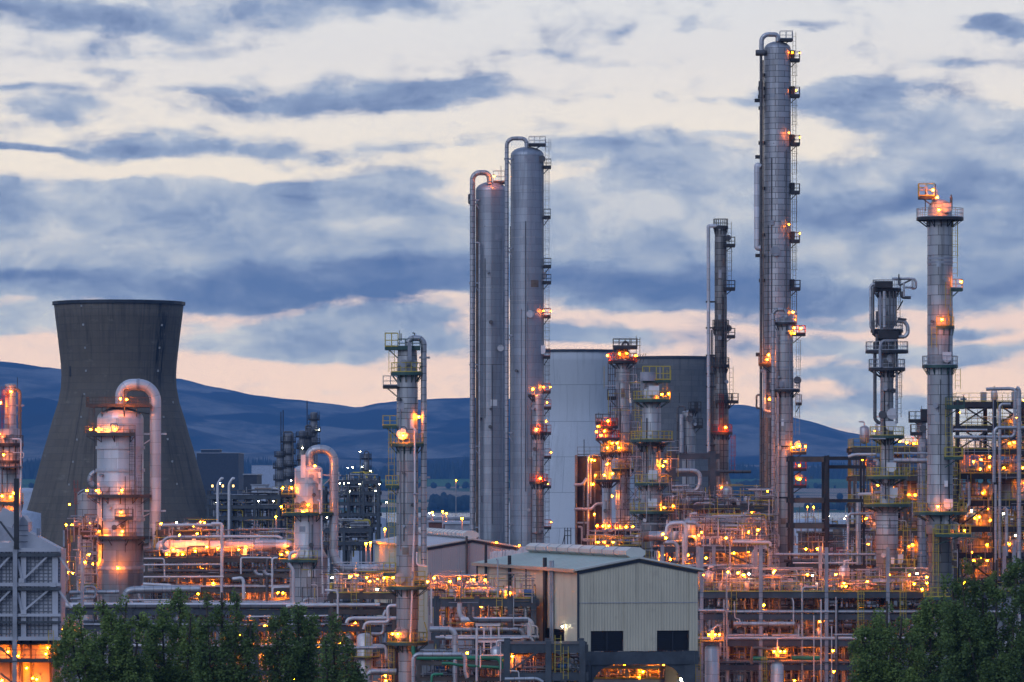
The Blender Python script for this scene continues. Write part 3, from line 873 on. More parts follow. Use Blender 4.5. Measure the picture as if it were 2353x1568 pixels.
for q in crops(B1, (790, 1463), (733, 1463)) + crops(C5, (1197, 495), (1240, 495), (1217, 597), (1242, 597), (1212, 720), (1245, 925), (1222, 1132), (1245, 1385)): k.lamp(*q, me=ME_LAMPS)
k = Column('thin grey column with two lamplit landings, hugging the front of the taller twin', 664, 1237, [(909, 13), (1500, 13.5)], M_GRY, .3)
k.pipe([(1221, 1300), (1221, 925)], 2.4, M_PIPED, .6); k.plat(C5(0, 795)[1], Rp=21, a0=-150, a1=30, rail=M_REDP); k.plat(C5(0, 1120)[1], Rp=22, a0=-160, a1=30, rail=M_REDP)
k.plat(C5(0, 545)[1], Rp=24, a0=150, a1=230, rail=M_STEELP); k.pipe([C5(1120, 1460), C5(1185, 1460), C5(1185, 1440)], 4, M_PIPED, 1.2); k.pipe([C5(1158, 1500), C5(1158, 1180)], 2.2, M_PIPEB, 1.3)
for q in crops(C5, (1125, 508), (1150, 772), (1172, 1098), (1192, 1092)): k.lamp(*q)

# ------------------------------------------------------------------ tallest column and its neighbours
k = Column('tallest column in the works, grey with lamplit landings stepping up its right edge', 642, 1786.5, [(114, 31), (330, 31), (690, 31.5), (1600, 32)], M_GRY, .6, name='distillation_column')
k.pipe([B2(483, 185), B2(483, 86), B2(574, 86), B2(574, 125)], 11, M_PIPE, .9, bend=16, name='vapour_pipe')
mb = MB().tube([P(*B2(452, 185), 641), P(*B2(506, 185), 641)], .42, 12); mb.build('pipe_flange', M_PIPED, k.root)
k.pipe([B2(480, 190), B2(480, 1560), B3(398, 600), B3(398, 1300)], 6.5, M_PIPED, .9); k.pipe([B2(491, 230), B2(491, 1560), B3(412, 1300)], 3, M_PIPEB, 1.3)
k.pipe([B2(478, 826), B2(457, 812), B2(457, 1280), B2(478, 1280)], 13.5, M_SIL, .9, bend=9, name='insulated_loop'); k.bands([331, 435, 660], M_GRY, .03, hh=.1)
for y, x0, x1 in ((310, 478, 505), (385, 465, 520), (430, 465, 520), (452, 446, 490), (495, 468, 492), (690, 468, 520), (768, 450, 480), (945, 470, 520), (1205, 470, 515), (1320, 450, 490), (1460, 470, 515)):
    k.box(B2(x0, 0)[0], B2(x1, 0)[0], B2(0, y - 9)[1], B2(0, y + 9)[1], M_DARK, .1, 1.0, 'pipe_clamp')
k.box(*[B2(q, 0)[0] for q in (468, 490)], *[B2(0, q)[1] for q in (345, 430)], M_PIPED, .2, .9, 'valve_body')
for x in (540, 600): k.box(*[B2(q, 0)[0] for q in (x - 11, x + 11)], *[B2(0, q)[1] for q in (1126, 1153)], M_GRY2, .12, .3, 'access_plate')
k.manway(*B2(556, 1300), 11.5, M_GRY2)
for y, x1 in ((225, 697), (425, 697), (695, 697), (965, 697), (1238, 697), (1505, 700)):
    v = B2(0, y)[1]; k.side(v, B2(640, 0)[0], B2(x1, 0)[0], rail=M_DARK); k.cover(B2(657, 0)[0], v - 11, 9, 20, M_DARK, .8)
for a, b_ in ((72, 215), (235, 415), (435, 690), (705, 960), (975, 1230), (1250, 1500), (1515, 1800)):
    k.ladder(B2(668, 0)[0], B2(0, a)[1], B2(0, b_)[1], M_STEELB, w=.55 if (a // 100) % 2 else .4)
k.side(B2(0, 113)[1], B2(585, 0)[0], B2(655, 0)[0], dy=-.9, rail=M_STEELP)
for q in crops(B2, (697, 190), (655, 186), (677, 398), (697, 661), (697, 1198), (633, 1150), (633, 640)) + crops(B3, (573, 205), (585, 245)): k.lamp(*q, me=ME_LAMPS)
for q in crops(B3, (428, 465), (438, 680), (435, 440)): k.lamp(*q, off=1.6)
k.side(B3(0, 487)[1], B3(385, 0)[0], B3(452, 0)[0], dy=-1.8, rail=M_STEELB); k.box(*[B3(q, 0)[0] for q in (372, 392)], *[B3(0, q)[1] for q in (425, 445)], M_DARK, .3, 1, 'valve_body')
k.pipe([B3(398, 655), B3(374, 655), B3(374, 728), B3(396, 728)], 4.5, M_PIPED, .9, bend=5); k.pipe([B3(394, 525), B3(416, 525), B3(416, 748), B3(450, 748)], 8, M_PIPE, 1.9, bend=9)
for x, wd, mt in ((408, 5, M_PIPED), (428, 6.5, M_PIPEB), (440, 7, M_SOOT), (452, 3, M_PIPED), (482, 5, M_GRY), (496, 4, M_PIPEB)): k.pipe([B3(x, 780 if x < 470 else 640), B3(x, 1480)], wd, mt, 2.1)
k = Column('pale grey column against the foot of the tallest one, with a black ring deck', 628, 1803, [(733, 16.5), (748, 18.5), (893, 20.5), (897, 19.5), (1100, 19), (1600, 18.5)], M_CON, .4)
k.pipe([B3(463, 1245), B3(463, 192), B3(535, 192), B3(535, 235)], 8.5, M_GRY, 1.4, bend=12, name='vapour_pipe'); k.pipe([B3(463, 1240), B3(440, 1256), B3(420, 1256)], 7, M_GRY, 1.4)
k.plat(B3(0, 627)[1], Rp=35, rail=M_STEELP); k.plat(B3(0, 262)[1], Rp=27, a0=-170, a1=40); k.bands([B3(0, y)[1] for y in (355, 500, 793, 865)], M_STEELP, .06)
k.side(B3(0, 322)[1], B3(575, 0)[0], B3(640, 0)[0], rail=M_REDP); k.cover(*B3(553, 260), 12, 30, M_STEELP); k.ladder(B3(602, 0)[0], 782, 892); k.ladder(B3(598, 0)[0], 905, 1000)
k.side(B3(0, 700)[1], B3(590, 0)[0], B3(620, 0)[0]); k.cover(*B3(508, 600), 10, 14, M_STEELP); k.manway(*B3(598, 575), 9, M_PIPED)
for y, mm in ((968, M_YEL), (1058, M_REDP), (1150, M_REDP)): k.side(B3(0, y)[1], B3(560, 0)[0], B3(643, 0)[0], dy=-.8, rail=mm); 
k.manway(*B3(600, 925), 8, M_SIL); k.manway(*B3(602, 1100), 9, M_SIL)
for q in crops(B3, (573, 205), (578, 290), (615, 292), (640, 292), (580, 320), (607, 932), (622, 937), (640, 935), (568, 940), (610, 1113), (625, 1113), (640, 1113), (607, 1040), (630, 1040)): k.lamp(*q, off=.9)
k.bands([B3(0, 932)[1], B3(0, 1210)[1]], M_DARK, .1); k.pipe([B3(490, 640), B3(490, 1560)], 4, M_PIPE, 1.3)
k = Column('slender soot-stained column with a pale pipe beside it, flaring below mid height', 662, 1656, [(529, 13), (560, 14), (850, 14), (880, 14.5), (905, 17), (920, 18.4), (1600, 18.4)], M_SOOT, .4)
k.pipe([B3(114, 968), B2(186, 1166), B2(186, 1156), B2(250, 1156), B2(250, 1180)], 8, M_SIL, .6, bend=8, name='vapour_pipe')
k.plat(B2(0, 1160)[1], Rp=17, rail=M_DARK); k.plat(B3(0, 290)[1], Rp=19, rail=M_DARK); k.plat(B3(0, 495)[1], Rp=20, rail=M_DARK, a0=-170, a1=20); k.plat(B3(0, 690)[1], Rp=26, a0=-120, a1=40, rail=M_DARK)
k.plat(B3(0, 860)[1], Rp=27, a0=-140, a1=40, rail=M_REDP)
for y, f in ((1262, B2), (1505, B2)): k.side(f(0, y)[1], f(270, 0)[0], f(335, 0)[0], rail=M_DARK)
k.side(B3(0, 335)[1], B3(190, 0)[0], B3(257, 0)[0], rail=M_DARK); k.side(B3(0, 690)[1], B3(215, 0)[0], B3(275, 0)[0], rail=M_DARK); k.manway(*B3(222, 292), 8, M_PIPED); k.manway(*B2(297, 1222), 7, M_PIPED)
for f, a, b_ in ((B2, 1132, 1260), (B2, 1270, 1500), (B3, 500, 600), (B3, 600, 690)): k.ladder(f(305 if f is B2 else 238, 0)[0], f(0, a)[1], f(0, b_)[1], M_STEELB)
k.ladder(B3(172, 0)[0], B3(0, 300)[1], B3(0, 480)[1], M_STEELB); k.ladder(B3(180, 0)[0], B3(0, 650)[1], B3(0, 850)[1], M_REDP); k.ladder(B3(247, 0)[0], B3(0, 870)[1], B3(0, 1080)[1], M_REDP)
for y in (148, 290, 440, 540, 610, 930): k.bracket(B3(98, 0)[0], B3(150, 0)[0], B3(0, y)[1], .6, M_DARK, False)
for x, wd in ((129, 3), (137, 2.4), (200, 2.5), (210, 2.2)): k.pipe([B3(x, 300 if x < 150 else 120), B3(x, 1000 if x < 150 else 480)], wd, M_PIPED, 1.0 if x > 150 else .4)
for q in crops(B3, (203, 832), (215, 838), (196, 845), (180, 1158)): k.lamp(*q, off=.9)

# ------------------------------------------------------------------ scaffolded column, its little neighbour and the column with yellow ring decks
k = Column('scaffolded column with a glowing amber head in front of the pale cooling tower', 640, 1430.5, [(830, 14), (838, 15.5), (1600, 16)], M_CON, 0)
mb = MB(); mb.lathe(k.cx, 640, [(15.5 * k.s, Z(826, 640)), (15.5 * k.s, Z(808, 640)), (9 * k.s, Z(800, 640)), (.01, Z(799, 640))], 20); mb.build('head_drum', M_STEELB, k.root)
k.pipe([C7(455, 230), C7(455, 186), C7(490, 186), C7(490, 230)], 5.5, M_PIPED, 0, bend=7, name='vent_loop'); k.plat(C7(0, 308)[1], Rp=33, rail=M_REDP); k.side(C7(0, 218)[1], C7(395, 0)[0], C7(545, 0)[0], dep=3, rail=M_STEELB)
for q in crops(C7, (432, 262), (480, 258), (420, 280), (500, 270), (358, 272), (537, 272), (465, 245)): k.lamp(*q, off=.5)
mb = MB()
def pole(f, a, b_, dy, D=640): mb.bar(P(*f(*a), D + dy), P(*f(*b_), D + dy), .07)
for x in (397, 500, 540, 563):
    for dy in (-1.6, 1.6): pole(C7, (x, 140 + (x % 7) * 6), (x, 320), dy)
for y in (170, 185, 208): pole(C7, (393, y), (568, y), -1.6)
for x in (365, 378, 392, 405):
    for dy in (-1.2, 1.2): pole(C7, (x, 330), (x, 760), dy)
for y in range(350, 760, 40): pole(C7, (362, y), (408, y), -1.2)
for x in (500, 520): pole(C7, (x, 300), (x, 800), -.6)
for y in range(320, 800, 45): pole(C7, (498, y), (522, y), -.6)
for x in (470, 500, 530, 560, 585):
    pole(C7, (x, 790), (x, 1390), -1.5 - (x % 3))
for y in range(810, 1390, 33): pole(C7, (465, y), (588, y), -1.5)
for y in range(820, 1380, 130): pole(C7, (468, y), (585, y + 120), -1.6); pole(C7, (585, y), (468, y + 120), -1.6)
for i in range(5): pole(C7, (500 + i * 20, 305 + i * 3), (545 + i * 14, 265 - i * 2), -1.2)
mb.build('scaffold', M_STEELB, k.root)
k.side(C7(0, 535)[1], C7(360, 0)[0], C7(412, 0)[0], rail=M_DARK); k.plat(C7(0, 985)[1], Rp=26, a0=-170, a1=0, rail=M_YEL); k.plat(C7(0, 870)[1], Rp=24, a0=-180, a1=-20, rail=M_YEL)
k.plat(C7(0, 1375)[1], Rp=45, rail=M_STEELB); k.manway(*C7(418, 1338), 8); k.cover(*C7(487, 1305), 11, 20)
for q in crops(C7, (430, 850), (418, 820), (432, 848), (387, 1152), (475, 1345), (460, 1338), (517, 1345), (420, 1358)): k.lamp(*q)
k = Column('thin pale column hung with amber lamps on four landings, beside the scaffolded column', 634, 1396, [(1000, 9.5), (1600, 9.5)], M_CON, .4)
for y, Rr in ((792, 27), (880, 17), (1052, 28), (715, 24)): 
    k.plat(C7(0, y)[1], Rp=Rr, rail=M_REDP if y < 800 else M_YEL)
k.plat(C7(0, 1375)[1], Rp=26, rail=M_REDP); k.manway(*C7(345, 735), 9, M_PIPED); k.side(C7(0, 690)[1], C7(285, 0)[0], C7(415, 0)[0], rail=M_STEELB)
mb = MB()
for x in (290, 305, 318, 330): pole(C7, (x, 620 + (x % 4) * 8), (x, 790), -1.3, 634)
for y in (640, 662): pole(C7, (282, y), (400, y), -1.3, 634)
mb.build('scaffold', M_STEELB, k.root)
for q in crops(C7, (362, 683), (290, 750), (340, 745), (318, 772), (358, 850), (375, 848), (388, 820), (357, 952), (340, 1020), (360, 1015), (390, 1010), (330, 1340), (367, 1340), (295, 1338), (352, 730), (300, 715), (405, 1020)): k.lamp(*q, off=.8)
k = Column('grey column with green ring decks and yellow rails before the dark cooling tower', 604, 1497.5, [(880, 14.5), (905, 15), (917, 17.5), (925, 21), (1010, 22), (1020, 25), (1030, 21.5), (1110, 22), (1176, 26), (1186, 23), (1262, 23.5), (1262.5, 19), (1600, 19)], M_CON, .35)
mb = MB(); mb.tube([P(*C7(615, 430), 603), P(*C7(615, 375), 603)], 1.0, 10); mb.tube([P(*C7(632, 430), 603), P(*C7(632, 385), 603)], .55, 8); mb.tube([P(*C7(690, 420), 603), P(*C7(690, 340), 603)], .1, 6); mb.build('vent_stub', M_STEELP, k.root)
k.side(C7(0, 428)[1], C7(580, 0)[0], C7(752, 0)[0], dep=2.4, deck=M_GRN, rail=M_YEL, hh=1.8)
for y, Rr in ((550, 43), (800, 49), (1073, 39), (1250, 51)): k.plat(C7(0, y)[1], Rp=Rr, deck=M_GRN, rail=M_YEL)
k.plat(C7(0, 825)[1], Rp=33, deck=M_DARK, rails=False)
for x, a, b_ in ((545, 560, 680), (745, 360, 425), (560, 690, 800), (745, 810, 985), (570, 1090, 1250), (530, 1260, 1330), (610, 1430, 1560), (720, 430, 545)): k.ladder(C7(x, 0)[0], C7(0, a)[1], C7(0, b_)[1], M_YEL)
for x0, x1, y0, y1 in ((618, 682, 462, 522), (612, 676, 990, 1050), (612, 668, 1168, 1225)):
    k.box(C7(x0, 0)[0], C7(x1, 0)[0], C7(0, y0)[1], C7(0, y1)[1], M_WHITE, .25, .5, 'insulation_cover')
k.cover(*C7(597, 505), 6, 18); k.box(*[C7(q, 0)[0] for q in (567, 585)], *[C7(0, q)[1] for q in (425, 520)], M_STEELP, 0, .8, 'duct')
for q in crops(C7, (742, 512), (700, 515), (707, 963), (738, 960), (770, 1215), (738, 1215), (712, 1222), (722, 935)): k.lamp(*q, off=1.0)
k.pipe([C7(702, 1090), C7(702, 1560)], 3, M_PIPED, 1.0); k.pipe([C7(585, 820), C7(585, 1060)], 3, M_PIPED, 1.3)
# pair of small heads above the bridge beam
k = Column('small grey drum column with a looped vent above the bridge beam', 690, 1582, [(948, 15), (975, 16), (1300, 12)], M_CON, .3)
k.pipe([C7(820, 880), C7(798, 880), C7(798, 590), C7(845, 590), C7(845, 620)], 4.5, M_PIPED, .9, bend=5); k.pipe([C7(822, 880), C7(822, 640)], 10, M_PIPE, 1.4)
k.manway(*C7(872, 668), 8, M_PIPED); k.plat(C7(0, 612)[1], Rp=22, a0=-90, a1=20, rail=M_DARK); k.side(C7(0, 715)[1], C7(900, 0)[0], C7(955, 0)[0], rail=M_DARK); k.side(C7(0, 610)[1], C7(880, 0)[0], C7(945, 0)[0], rail=M_DARK)
k.pipe([C7(810, 570), C7(810, 505)], 1.2, M_DARK, .5, name='mast')
k.ladder(C7(935, 0)[0], 935, 985, M_DARK)

# ------------------------------------------------------------------ right-hand columns
k = Column('column with a crooked pipe-draped head and stacked dark decks, beside the domed column', 567, 2038, [(668, 21), (745, 21.5), (752, 16), (872, 16), (876, 15), (1045, 15.5), (1160, 15.5), (1168, 25.5), (1352, 25), (1353, 16), (1700, 16)], M_CON, 0)
k.plat(B4(0, 718)[1], Rp=33, rail=M_STEELP); k.plat(B4(0, 975)[1], Rp=37, rail=M_STEELP); k.plat(B4(0, 990)[1], Rp=34, rails=False)
k.plat(B4(0, 1105)[1], Rp=49, rail=M_STEELP, gus=False); k.plat(B4(0, 1215)[1], Rp=42, rail=M_STEELP)
k.plat(B5(0, 325)[1], Rp=40, deck=M_GRN, rail=M_YEL); k.plat(B5(0, 690)[1], Rp=47, deck=M_GRN, rail=M_YEL); k.plat(B5(0, 938)[1], Rp=54, deck=M_GRN, rail=M_YEL); k.side(B7(0, 375)[1], B7(1165, 0)[0], B7(1400, 0)[0], dy=-2.2, deck=M_GRN, rail=M_YEL)
k.plat(B7(0, 610)[1], Rp=35, a0=-175, a1=-80, rail=M_STEELP)
k.pipe([B4(145, 975), B4(126, 960), B4(126, 690), B4(170, 690)], 6.5, M_PIPE, 1.2, bend=7); k.pipe([B4(140, 1000), B4(140, 700), B4(200, 700)], 5, M_PIPED, 1.8, bend=7)
k.pipe([B4(260, 655), B4(395, 655), B4(408, 670), B4(408, 715), B4(380, 715)], 6, M_PIPE, 1.3, bend=6); k.pipe([B4(300, 640), B4(300, 700), B4(380, 660)], 4, M_PIPED, 1.6, bend=5); k.pipe([B4(385, 660), B4(385, 710), B4(340, 710)], 5, M_PIPE, 1.7, bend=5)
k.pipe([B4(318, 735), B4(318, 773), B4(375, 773)], 7, M_PIPED, 1.5, bend=6); k.pipe([B4(330, 680), B4(330, 770)], 5, M_PIPE, 1.9)
for x in (240, 262, 280): k.pipe([B4(x, 735), B4(x, 955)], 3, M_PIPED, 2.4)
k.pipe([B4(290, 920), B4(330, 920), B4(355, 950), B4(355, 1000), B4(335, 1020), B4(270, 1020)], 9, M_PIPE, 1.8, bend=10); k.pipe([B4(290, 905), B4(345, 912)], 5, M_PIPED, 2.2); k.pipe([B4(160, 860), B4(160, 960)], 5, M_PIPED, 2.0)
k.pipe([B4(205, 735), B4(205, 960)], 7, M_PIPE, 2.5); k.pipe([B4(180, 740), B4(180, 965)], 4, M_STEELP, 2.4); k.pipe([B4(165, 1000), B4(165, 1095)], 9, M_PIPED, 1.6); k.pipe([B4(215, 1000), B4(215, 1100)], 6, M_PIPED, 2.2); k.pipe([B4(265, 1000), B4(265, 1210)], 8, M_PIPED, 1.9); k.pipe([B4(290, 1040), B4(200, 1040), B4(180, 1070), B4(180, 1210)], 7, M_STEELP, 2.3, bend=7); k.box(*[B4(q, 0)[0] for q in (170, 295)], *[B4(0, q)[1] for q in (985, 1030)], M_DARK, .7, 2.2, 'manifold_block'); k.box(*[B4(q, 0)[0] for q in (150, 260)], *[B4(0, q)[1] for q in (672, 712)], M_DARK, .3, 2.0, 'valve_body'); k.ladder(B4(300, 0)[0], 672, 750, M_STEELB); k.pipe([B4(305, 625), B4(305, 660)], 3, M_DARK, .5, name='relief_vent'); k.pipe([B4(330, 790), B4(296, 850)], 3, M_DARK, .5, name='brace'); k.manway(*B4(248, 1052), 8); k.manway(*B4(252, 1152), 10); k.manway(*B4(262, 1500), 13); k.manway(*B4(200, 1505), 9, M_PIPED)
k.pipe([B4(152, 1050), B4(152, 1540), B4(185, 1560)], 8, M_PIPED, 1.2, bend=9); k.pipe([B4(289, 1040), B4(289, 1560)], 6, M_GRY, 1.0)
k.ladder(B4(306, 0)[0], B4(0, 1225)[1], B4(0, 1520)[1], M_STEELB); k.ladder(B4(190, 0)[0], 780, 802, M_YEL, off=1.2)
for x, y, w_, h_ in ((1035, 235, 25, 22), (1035, 605, 22, 22), (1052, 835, 22, 25), (1110, 1430, 18, 23)): k.cover(*B5(x, y), w_, h_)
k.box(*[B5(q, 0)[0] for q in (1030, 1060)], *[B5(0, q)[1] for q in (1412, 1470)], M_WHITE, .25, .5, 'insulation_cover')
for x, a, b_ in ((885, 340, 520), (922, 340, 650)): k.ladder(B5(x, 0)[0], B5(0, a)[1], B5(0, b_)[1], M_YEL, off=1.0)
k.ladder(B5(1165, 0)[0], B5(0, 1110)[1], B5(0, 1300)[1], M_YEL); k.ladder(B7(1165, 0)[0], B7(0, 300)[1], B7(0, 680)[1], M_YEL, off=.5)
k.ladder(B4(285, 0)[0], 1020, 1045, M_YEL, off=.4); k.pipe([B5(870, 545), B5(910, 545), B5(910, 590)], 9, M_PIPE, 1.6); k.pipe([B5(835, 352), B5(975, 352)], 4, M_PIPE, 2.6)
for y in (1010, 1080, 1145, 1210, 1340): k.bands([B5(0, y)[1]], M_DARK, .02, hh=.08)
k.pipe([B5(885, 830), B5(960, 830), B5(960, 880)], 6, M_STEELP, 2.0, bend=5); k.pipe([B5(945, 860), B5(945, 760)], 6, M_CON, 2.0)
k = Column('tall pale column with a domed lamplit crown and yellow ladders beside the crooked-headed one', 550, 2160, [(478, 27), (500, 27.2), (501, 30), (520, 29), (1100, 29.5), (1182, 30), (1186, 32.5), (1200, 32), (1228, 32), (1229, 27), (1700, 27)], M_CON, .72, name='distillation_column')
mb = MB(); cx, D = k.cx, 550
mb.lathe(cx - .6, D, [(7.5 * k.s, Z(462, D)), (8 * k.s, Z(450, D)), (7.5 * k.s, Z(440, D)), (4 * k.s, Z(431, D)), (2.2 * k.s, Z(425, D)), (.01, Z(424.5, D))], 16); mb.build('vent_cap', M_SIL, k.root)
k.plat(B4(0, 272)[1], Rp=54, rail=M_STEELP); k.side(B4(0, 140)[1], B4(428, 0)[0], B4(525, 0)[0], dy=-.6, rail=M_YEL, hh=1.5); k.box(*[B4(q, 0)[0] for q in (428, 468)], *[B4(0, q)[1] for q in (80, 84)], M_YEL, 0, 1.2, 'cage_top'); k.pipe([B4(470, 230), B4(470, 90)], 2.2, M_DARK, .6, name='mast'); k.pipe([B4(532, 140), B4(532, 60)], 1.6, M_DARK, .8, name='mast')
k.cover(*B4(602, 212), 20, 24, M_CON); k.pipe([B4(635, 215), B4(635, 140)], 6, M_PIPED, 0, name='relief_vent'); k.pipe([B4(635, 140), B4(635, 125)], 3, M_DARK, 0, name='relief_vent')
k.side(B4(0, 715)[1], B4(625, 0)[0], B4(703, 0)[0], deck=M_GRN, rail=M_STEELP); k.plat(B4(0, 952)[1], Rp=33, a0=-110, a1=20, deck=M_GRN, rail=M_YEL); k.plat(B4(0, 1197)[1], Rp=41, deck=M_GRN, rail=M_STEELP)
k.side(B4(0, 1455)[1], B4(590, 0)[0], B4(703, 0)[0], dy=-2.4, deck=M_GRN, rail=M_GRN); k.side(B5(0, 515)[1], B5(1505, 0)[0], B5(1660, 0)[0], dy=-2.4, deck=M_GRN, rail=M_YEL)
k.plat(B5(0, 1010)[1], Rp=62, deck=M_GRN, rail=M_YEL); k.side(B5(0, 1205)[1], B5(1420, 0)[0], B5(1730, 0)[0], dy=-2.4, deck=M_GRN, rail=M_YEL); k.side(B7(0, 620)[1], B7(1480, 0)[0], B7(1720, 0)[0], dy=-2.4, deck=M_GRN, rail=M_YEL)
for f, x, a, b_ in ((B4, 656, 285, 640), (B4, 607, 645, 840), (B4, 520, 960, 1085), (B4, 675, 1215, 1345), (B4, 608, 1400, 1640), (B5, 1543, 300, 500), (B5, 1632, 540, 840), (B7, 1585, 30, 600)):
    k.ladder(f(x, 0)[0], f(0, a)[1], f(0, b_)[1], M_YEL, off=.35, w=.6)
k.ladder(B5(1665, 0)[0], B5(0, 840)[1], B5(0, 990)[1], M_YEL, off=1.0); k.ladder(B4(625, 0)[0], B4(0, 840)[1], B4(0, 950)[1], M_YEL)
k.cover(*B4(600, 1147), 20, 24); k.cover(*B5(1542, 935), 20, 24); k.box(*[B5(q, 0)[0] for q in (1505, 1535)], *[B5(0, q)[1] for q in (725, 780)], M_WHITE, .2, .4, 'insulation_cover'); k.bands([B4(0, q)[1] for q in (520, 545)], M_STEELP, .04)
for q in crops(B4, (510, 103), (545, 228), (520, 238), (535, 150), (563, 912), (693, 672)) + crops(B5, (1440, 955), (1470, 940), (1690, 1168)): k.lamp(*q, off=.9)
k.pipe([B5(1590, 1100), B5(1630, 1110), B5(1630, 1290)], 6, M_GRY, 1.2); k.manway(*B5(1590, 1130), 10, M_CON); k.pipe([B5(1380, 1000), B5(1350, 960), B5(1350, 925)], 7, M_PIPED, 1.0)
k = Column('short grey column carrying two small railed decks, just left of the domed column', 600, 2118, [(970, 11), (1300, 11)], M_GRY, .3)
k.side(B5(0, 185)[1], B5(1200, 0)[0], B5(1370, 0)[0], rail=M_DARK); k.side(B5(0, 300)[1], B5(1215, 0)[0], B5(1310, 0)[0], rail=M_DARK); k.manway(*B5(1318, 258), 8, M_PIPED); k.box(*[B5(q, 0)[0] for q in (1300, 1365)], *[B5(0, q)[1] for q in (85, 190)], M_DARK, .3, 1.2, 'valve_body')
k.pipe([B5(1312, 110), B5(1312, 55)], 1.2, M_DARK, 0, name='mast')

# ------------------------------------------------------------------ slender column with the hooked pipe, left of the twins
k = Column('grey column with a hooked head pipe and yellow caged ladders, left of the twins', 520, 936, [(806, 22), (828, 23), (866, 23.5), (885, 23.5), (893, 24), (1160, 25), (1346, 25.3), (1465, 24.5), (1490, 20), (1700, 19.5)], M_CON, .5, name='distillation_column')
k.pipe([C5(303, 250), C5(303, 172), C5(405, 172), C5(405, 1500), C6(206, 560)], 13.5, M_GRY, .4, bend=15, name='vapour_pipe', n=16); k.box(*[C5(q, 0)[0] for q in (301, 327)], *[C5(0, q)[1] for q in (203, 320)], M_STEELP, .8, .4, 'stiffener_plate')
k.plat(C5(0, 400)[1], Rp=38, a0=-190, a1=60, deck=M_GRN, rail=M_YEL); k.side(C5(0, 232)[1], C5(150, 0)[0], C5(235, 0)[0], dep=1.8, deck=M_GRN, rail=M_YEL, hh=1.55); k.side(C5(0, 232)[1], C5(235, 0)[0], C5(380, 0)[0], dep=2.4, deck=M_GRN, rail=M_GRN, hh=.9)
k.side(C5(0, 487)[1], C5(137, 0)[0], C5(232, 0)[0], rail=M_STEELP); k.side(C5(0, 750)[1], C5(135, 0)[0], C5(228, 0)[0], deck=M_GRN, rail=M_YEL); k.plat(C5(0, 870)[1], Rp=41, a0=-195, a1=50, deck=M_GRN, rail=M_YEL)
k.side(C5(0, 1145)[1], C5(155, 0)[0], C5(240, 0)[0], deck=M_GRN, rail=M_YEL); k.plat(C4(0, 618)[1], Rp=50, deck=M_GRN, rail=M_YEL); k.plat(C4(0, 1172)[1], Rp=47, deck=M_GRN, rail=M_YEL)
k.side(C4(0, 480)[1], C4(1705, 0)[0], C4(1825, 0)[0], deck=M_GRN, rail=M_YEL); k.side(C6(0, 700)[1], C6(130, 0)[0], C6(215, 0)[0], deck=M_GRN, rail=M_YEL)
for f, x, a, b_ in ((C5, 193, 240, 395), (C5, 192, 760, 1140), (C5, 192, 1150, 1560), (C4, 1790, 250, 470), (C6, 183, 775, 1035), (C4, 1780, 1190, 1580)): k.ladder(f(x, 0)[0], f(0, a)[1], f(0, b_)[1], M_YEL, off=.4, w=.6)
k.pipe([C6(215, 1040), C6(240, 1130)], 2.5, M_YEL, 3.6, name='ladder_foot'); k.pipe([C5(348, 790), C5(348, 1300), C4(1975, 1160)], 4.6, M_PIPEW, 2.0, name='side_pipe'); k.pipe([C5(335, 1200), C5(365, 1200)], 5, M_STEELP, 2.1)
k.manway(*C5(265, 805), 13, M_SIL, .7); k.manway(*C5(275, 340), 9, M_STEELP, .5); k.manway(*C4(1865, 530), 13, M_CON, .7); k.manway(*C4(1875, 1075), 15, M_CON, .8); k.manway(*C5(345, 340), 8, M_GRY2)
k.pipe([C5(258, 760), C5(285, 757), C5(296, 775), C5(296, 800)], 2.4, M_PIPED, 2.9, bend=5, name='davit'); k.pipe([C5(340, 772), C5(352, 776), C5(352, 800)], 6, M_PIPEW, 2.2, bend=5); k.pipe([C4(1990, 460), C4(2003, 480), C4(2003, 530), C4(1985, 545)], 4.6, M_STEELP, 2.2, bend=5, name='handle')
for y in (300, 1090): k.bracket(C5(375, 0)[0], C5(445, 0)[0], C5(0, y)[1], .4)
k.pipe([C5(245, 235), C5(245, 120)], 1.4, M_DARK, .3, name='mast'); k.pipe([C5(255, 190), C5(255, 140)], 2.4, M_DARK, .3, name='mast'); k.pipe([C5(345, 155), C5(345, 138), C5(330, 138)], 2.5, M_DARK, .4, name='siren')
for q in crops(C5, (272, 815), (285, 835), (255, 835), (372, 690)) + crops(C4, (1800, 522), (1712, 525), (1795, 1082), (1850, 1080), (1755, 530), (1725, 545)): k.lamp(*q, off=.9)
k.bands([C5(0, q)[1] for q in (498, 602, 660)], M_DARK, .02, hh=.06)

# ------------------------------------------------------------------ left-hand vessels
k = Column('wide silver column with a great hooked vapour pipe, in front of the dark cooling tower', 620, 276.5, [(962, 53.3), (1240, 53.3), (1247, 57), (1252, 53.3), (1700, 53.3)], M_SIL, .48, name='wide_column', n=44)
k.pipe([C1(845, 930), C1(845, 765), C1(1085, 765), C1(1085, 1560), C2(1172, 540), C2(1090, 565)], 26, M_SIL, .5, bend=39, name='vapour_pipe', n=20)
mb = MB(); mb.tube([P(*C1(958, 765), 619.5), P(*C1(975, 765), 619.5)], 14.2 * k.s, 20); mb.build('pipe_flange', M_STEELP, k.root)
k.bands([C1(0, 1193)[1], C1(0, 1350)[1], C2(0, 325)[1], C2(0, 690)[1]], M_SIL, .2, hh=.4)
k.side(C1(0, 907)[1], C1(612, 0)[0], C1(1060, 0)[0], dep=4.5, dy=-.3, deck=M_STEELB, rail=M_STEELB, hh=.95); k.ladder(C1(635, 0)[0], C1(0, 930)[1], C1(0, 1060)[1], M_STEELB)
for x in (665, 720, 755, 960, 870): k.pipe([C1(x, 920), C1(x, 990)], 2.5, M_STEELB, 2.0, name='deck_post')
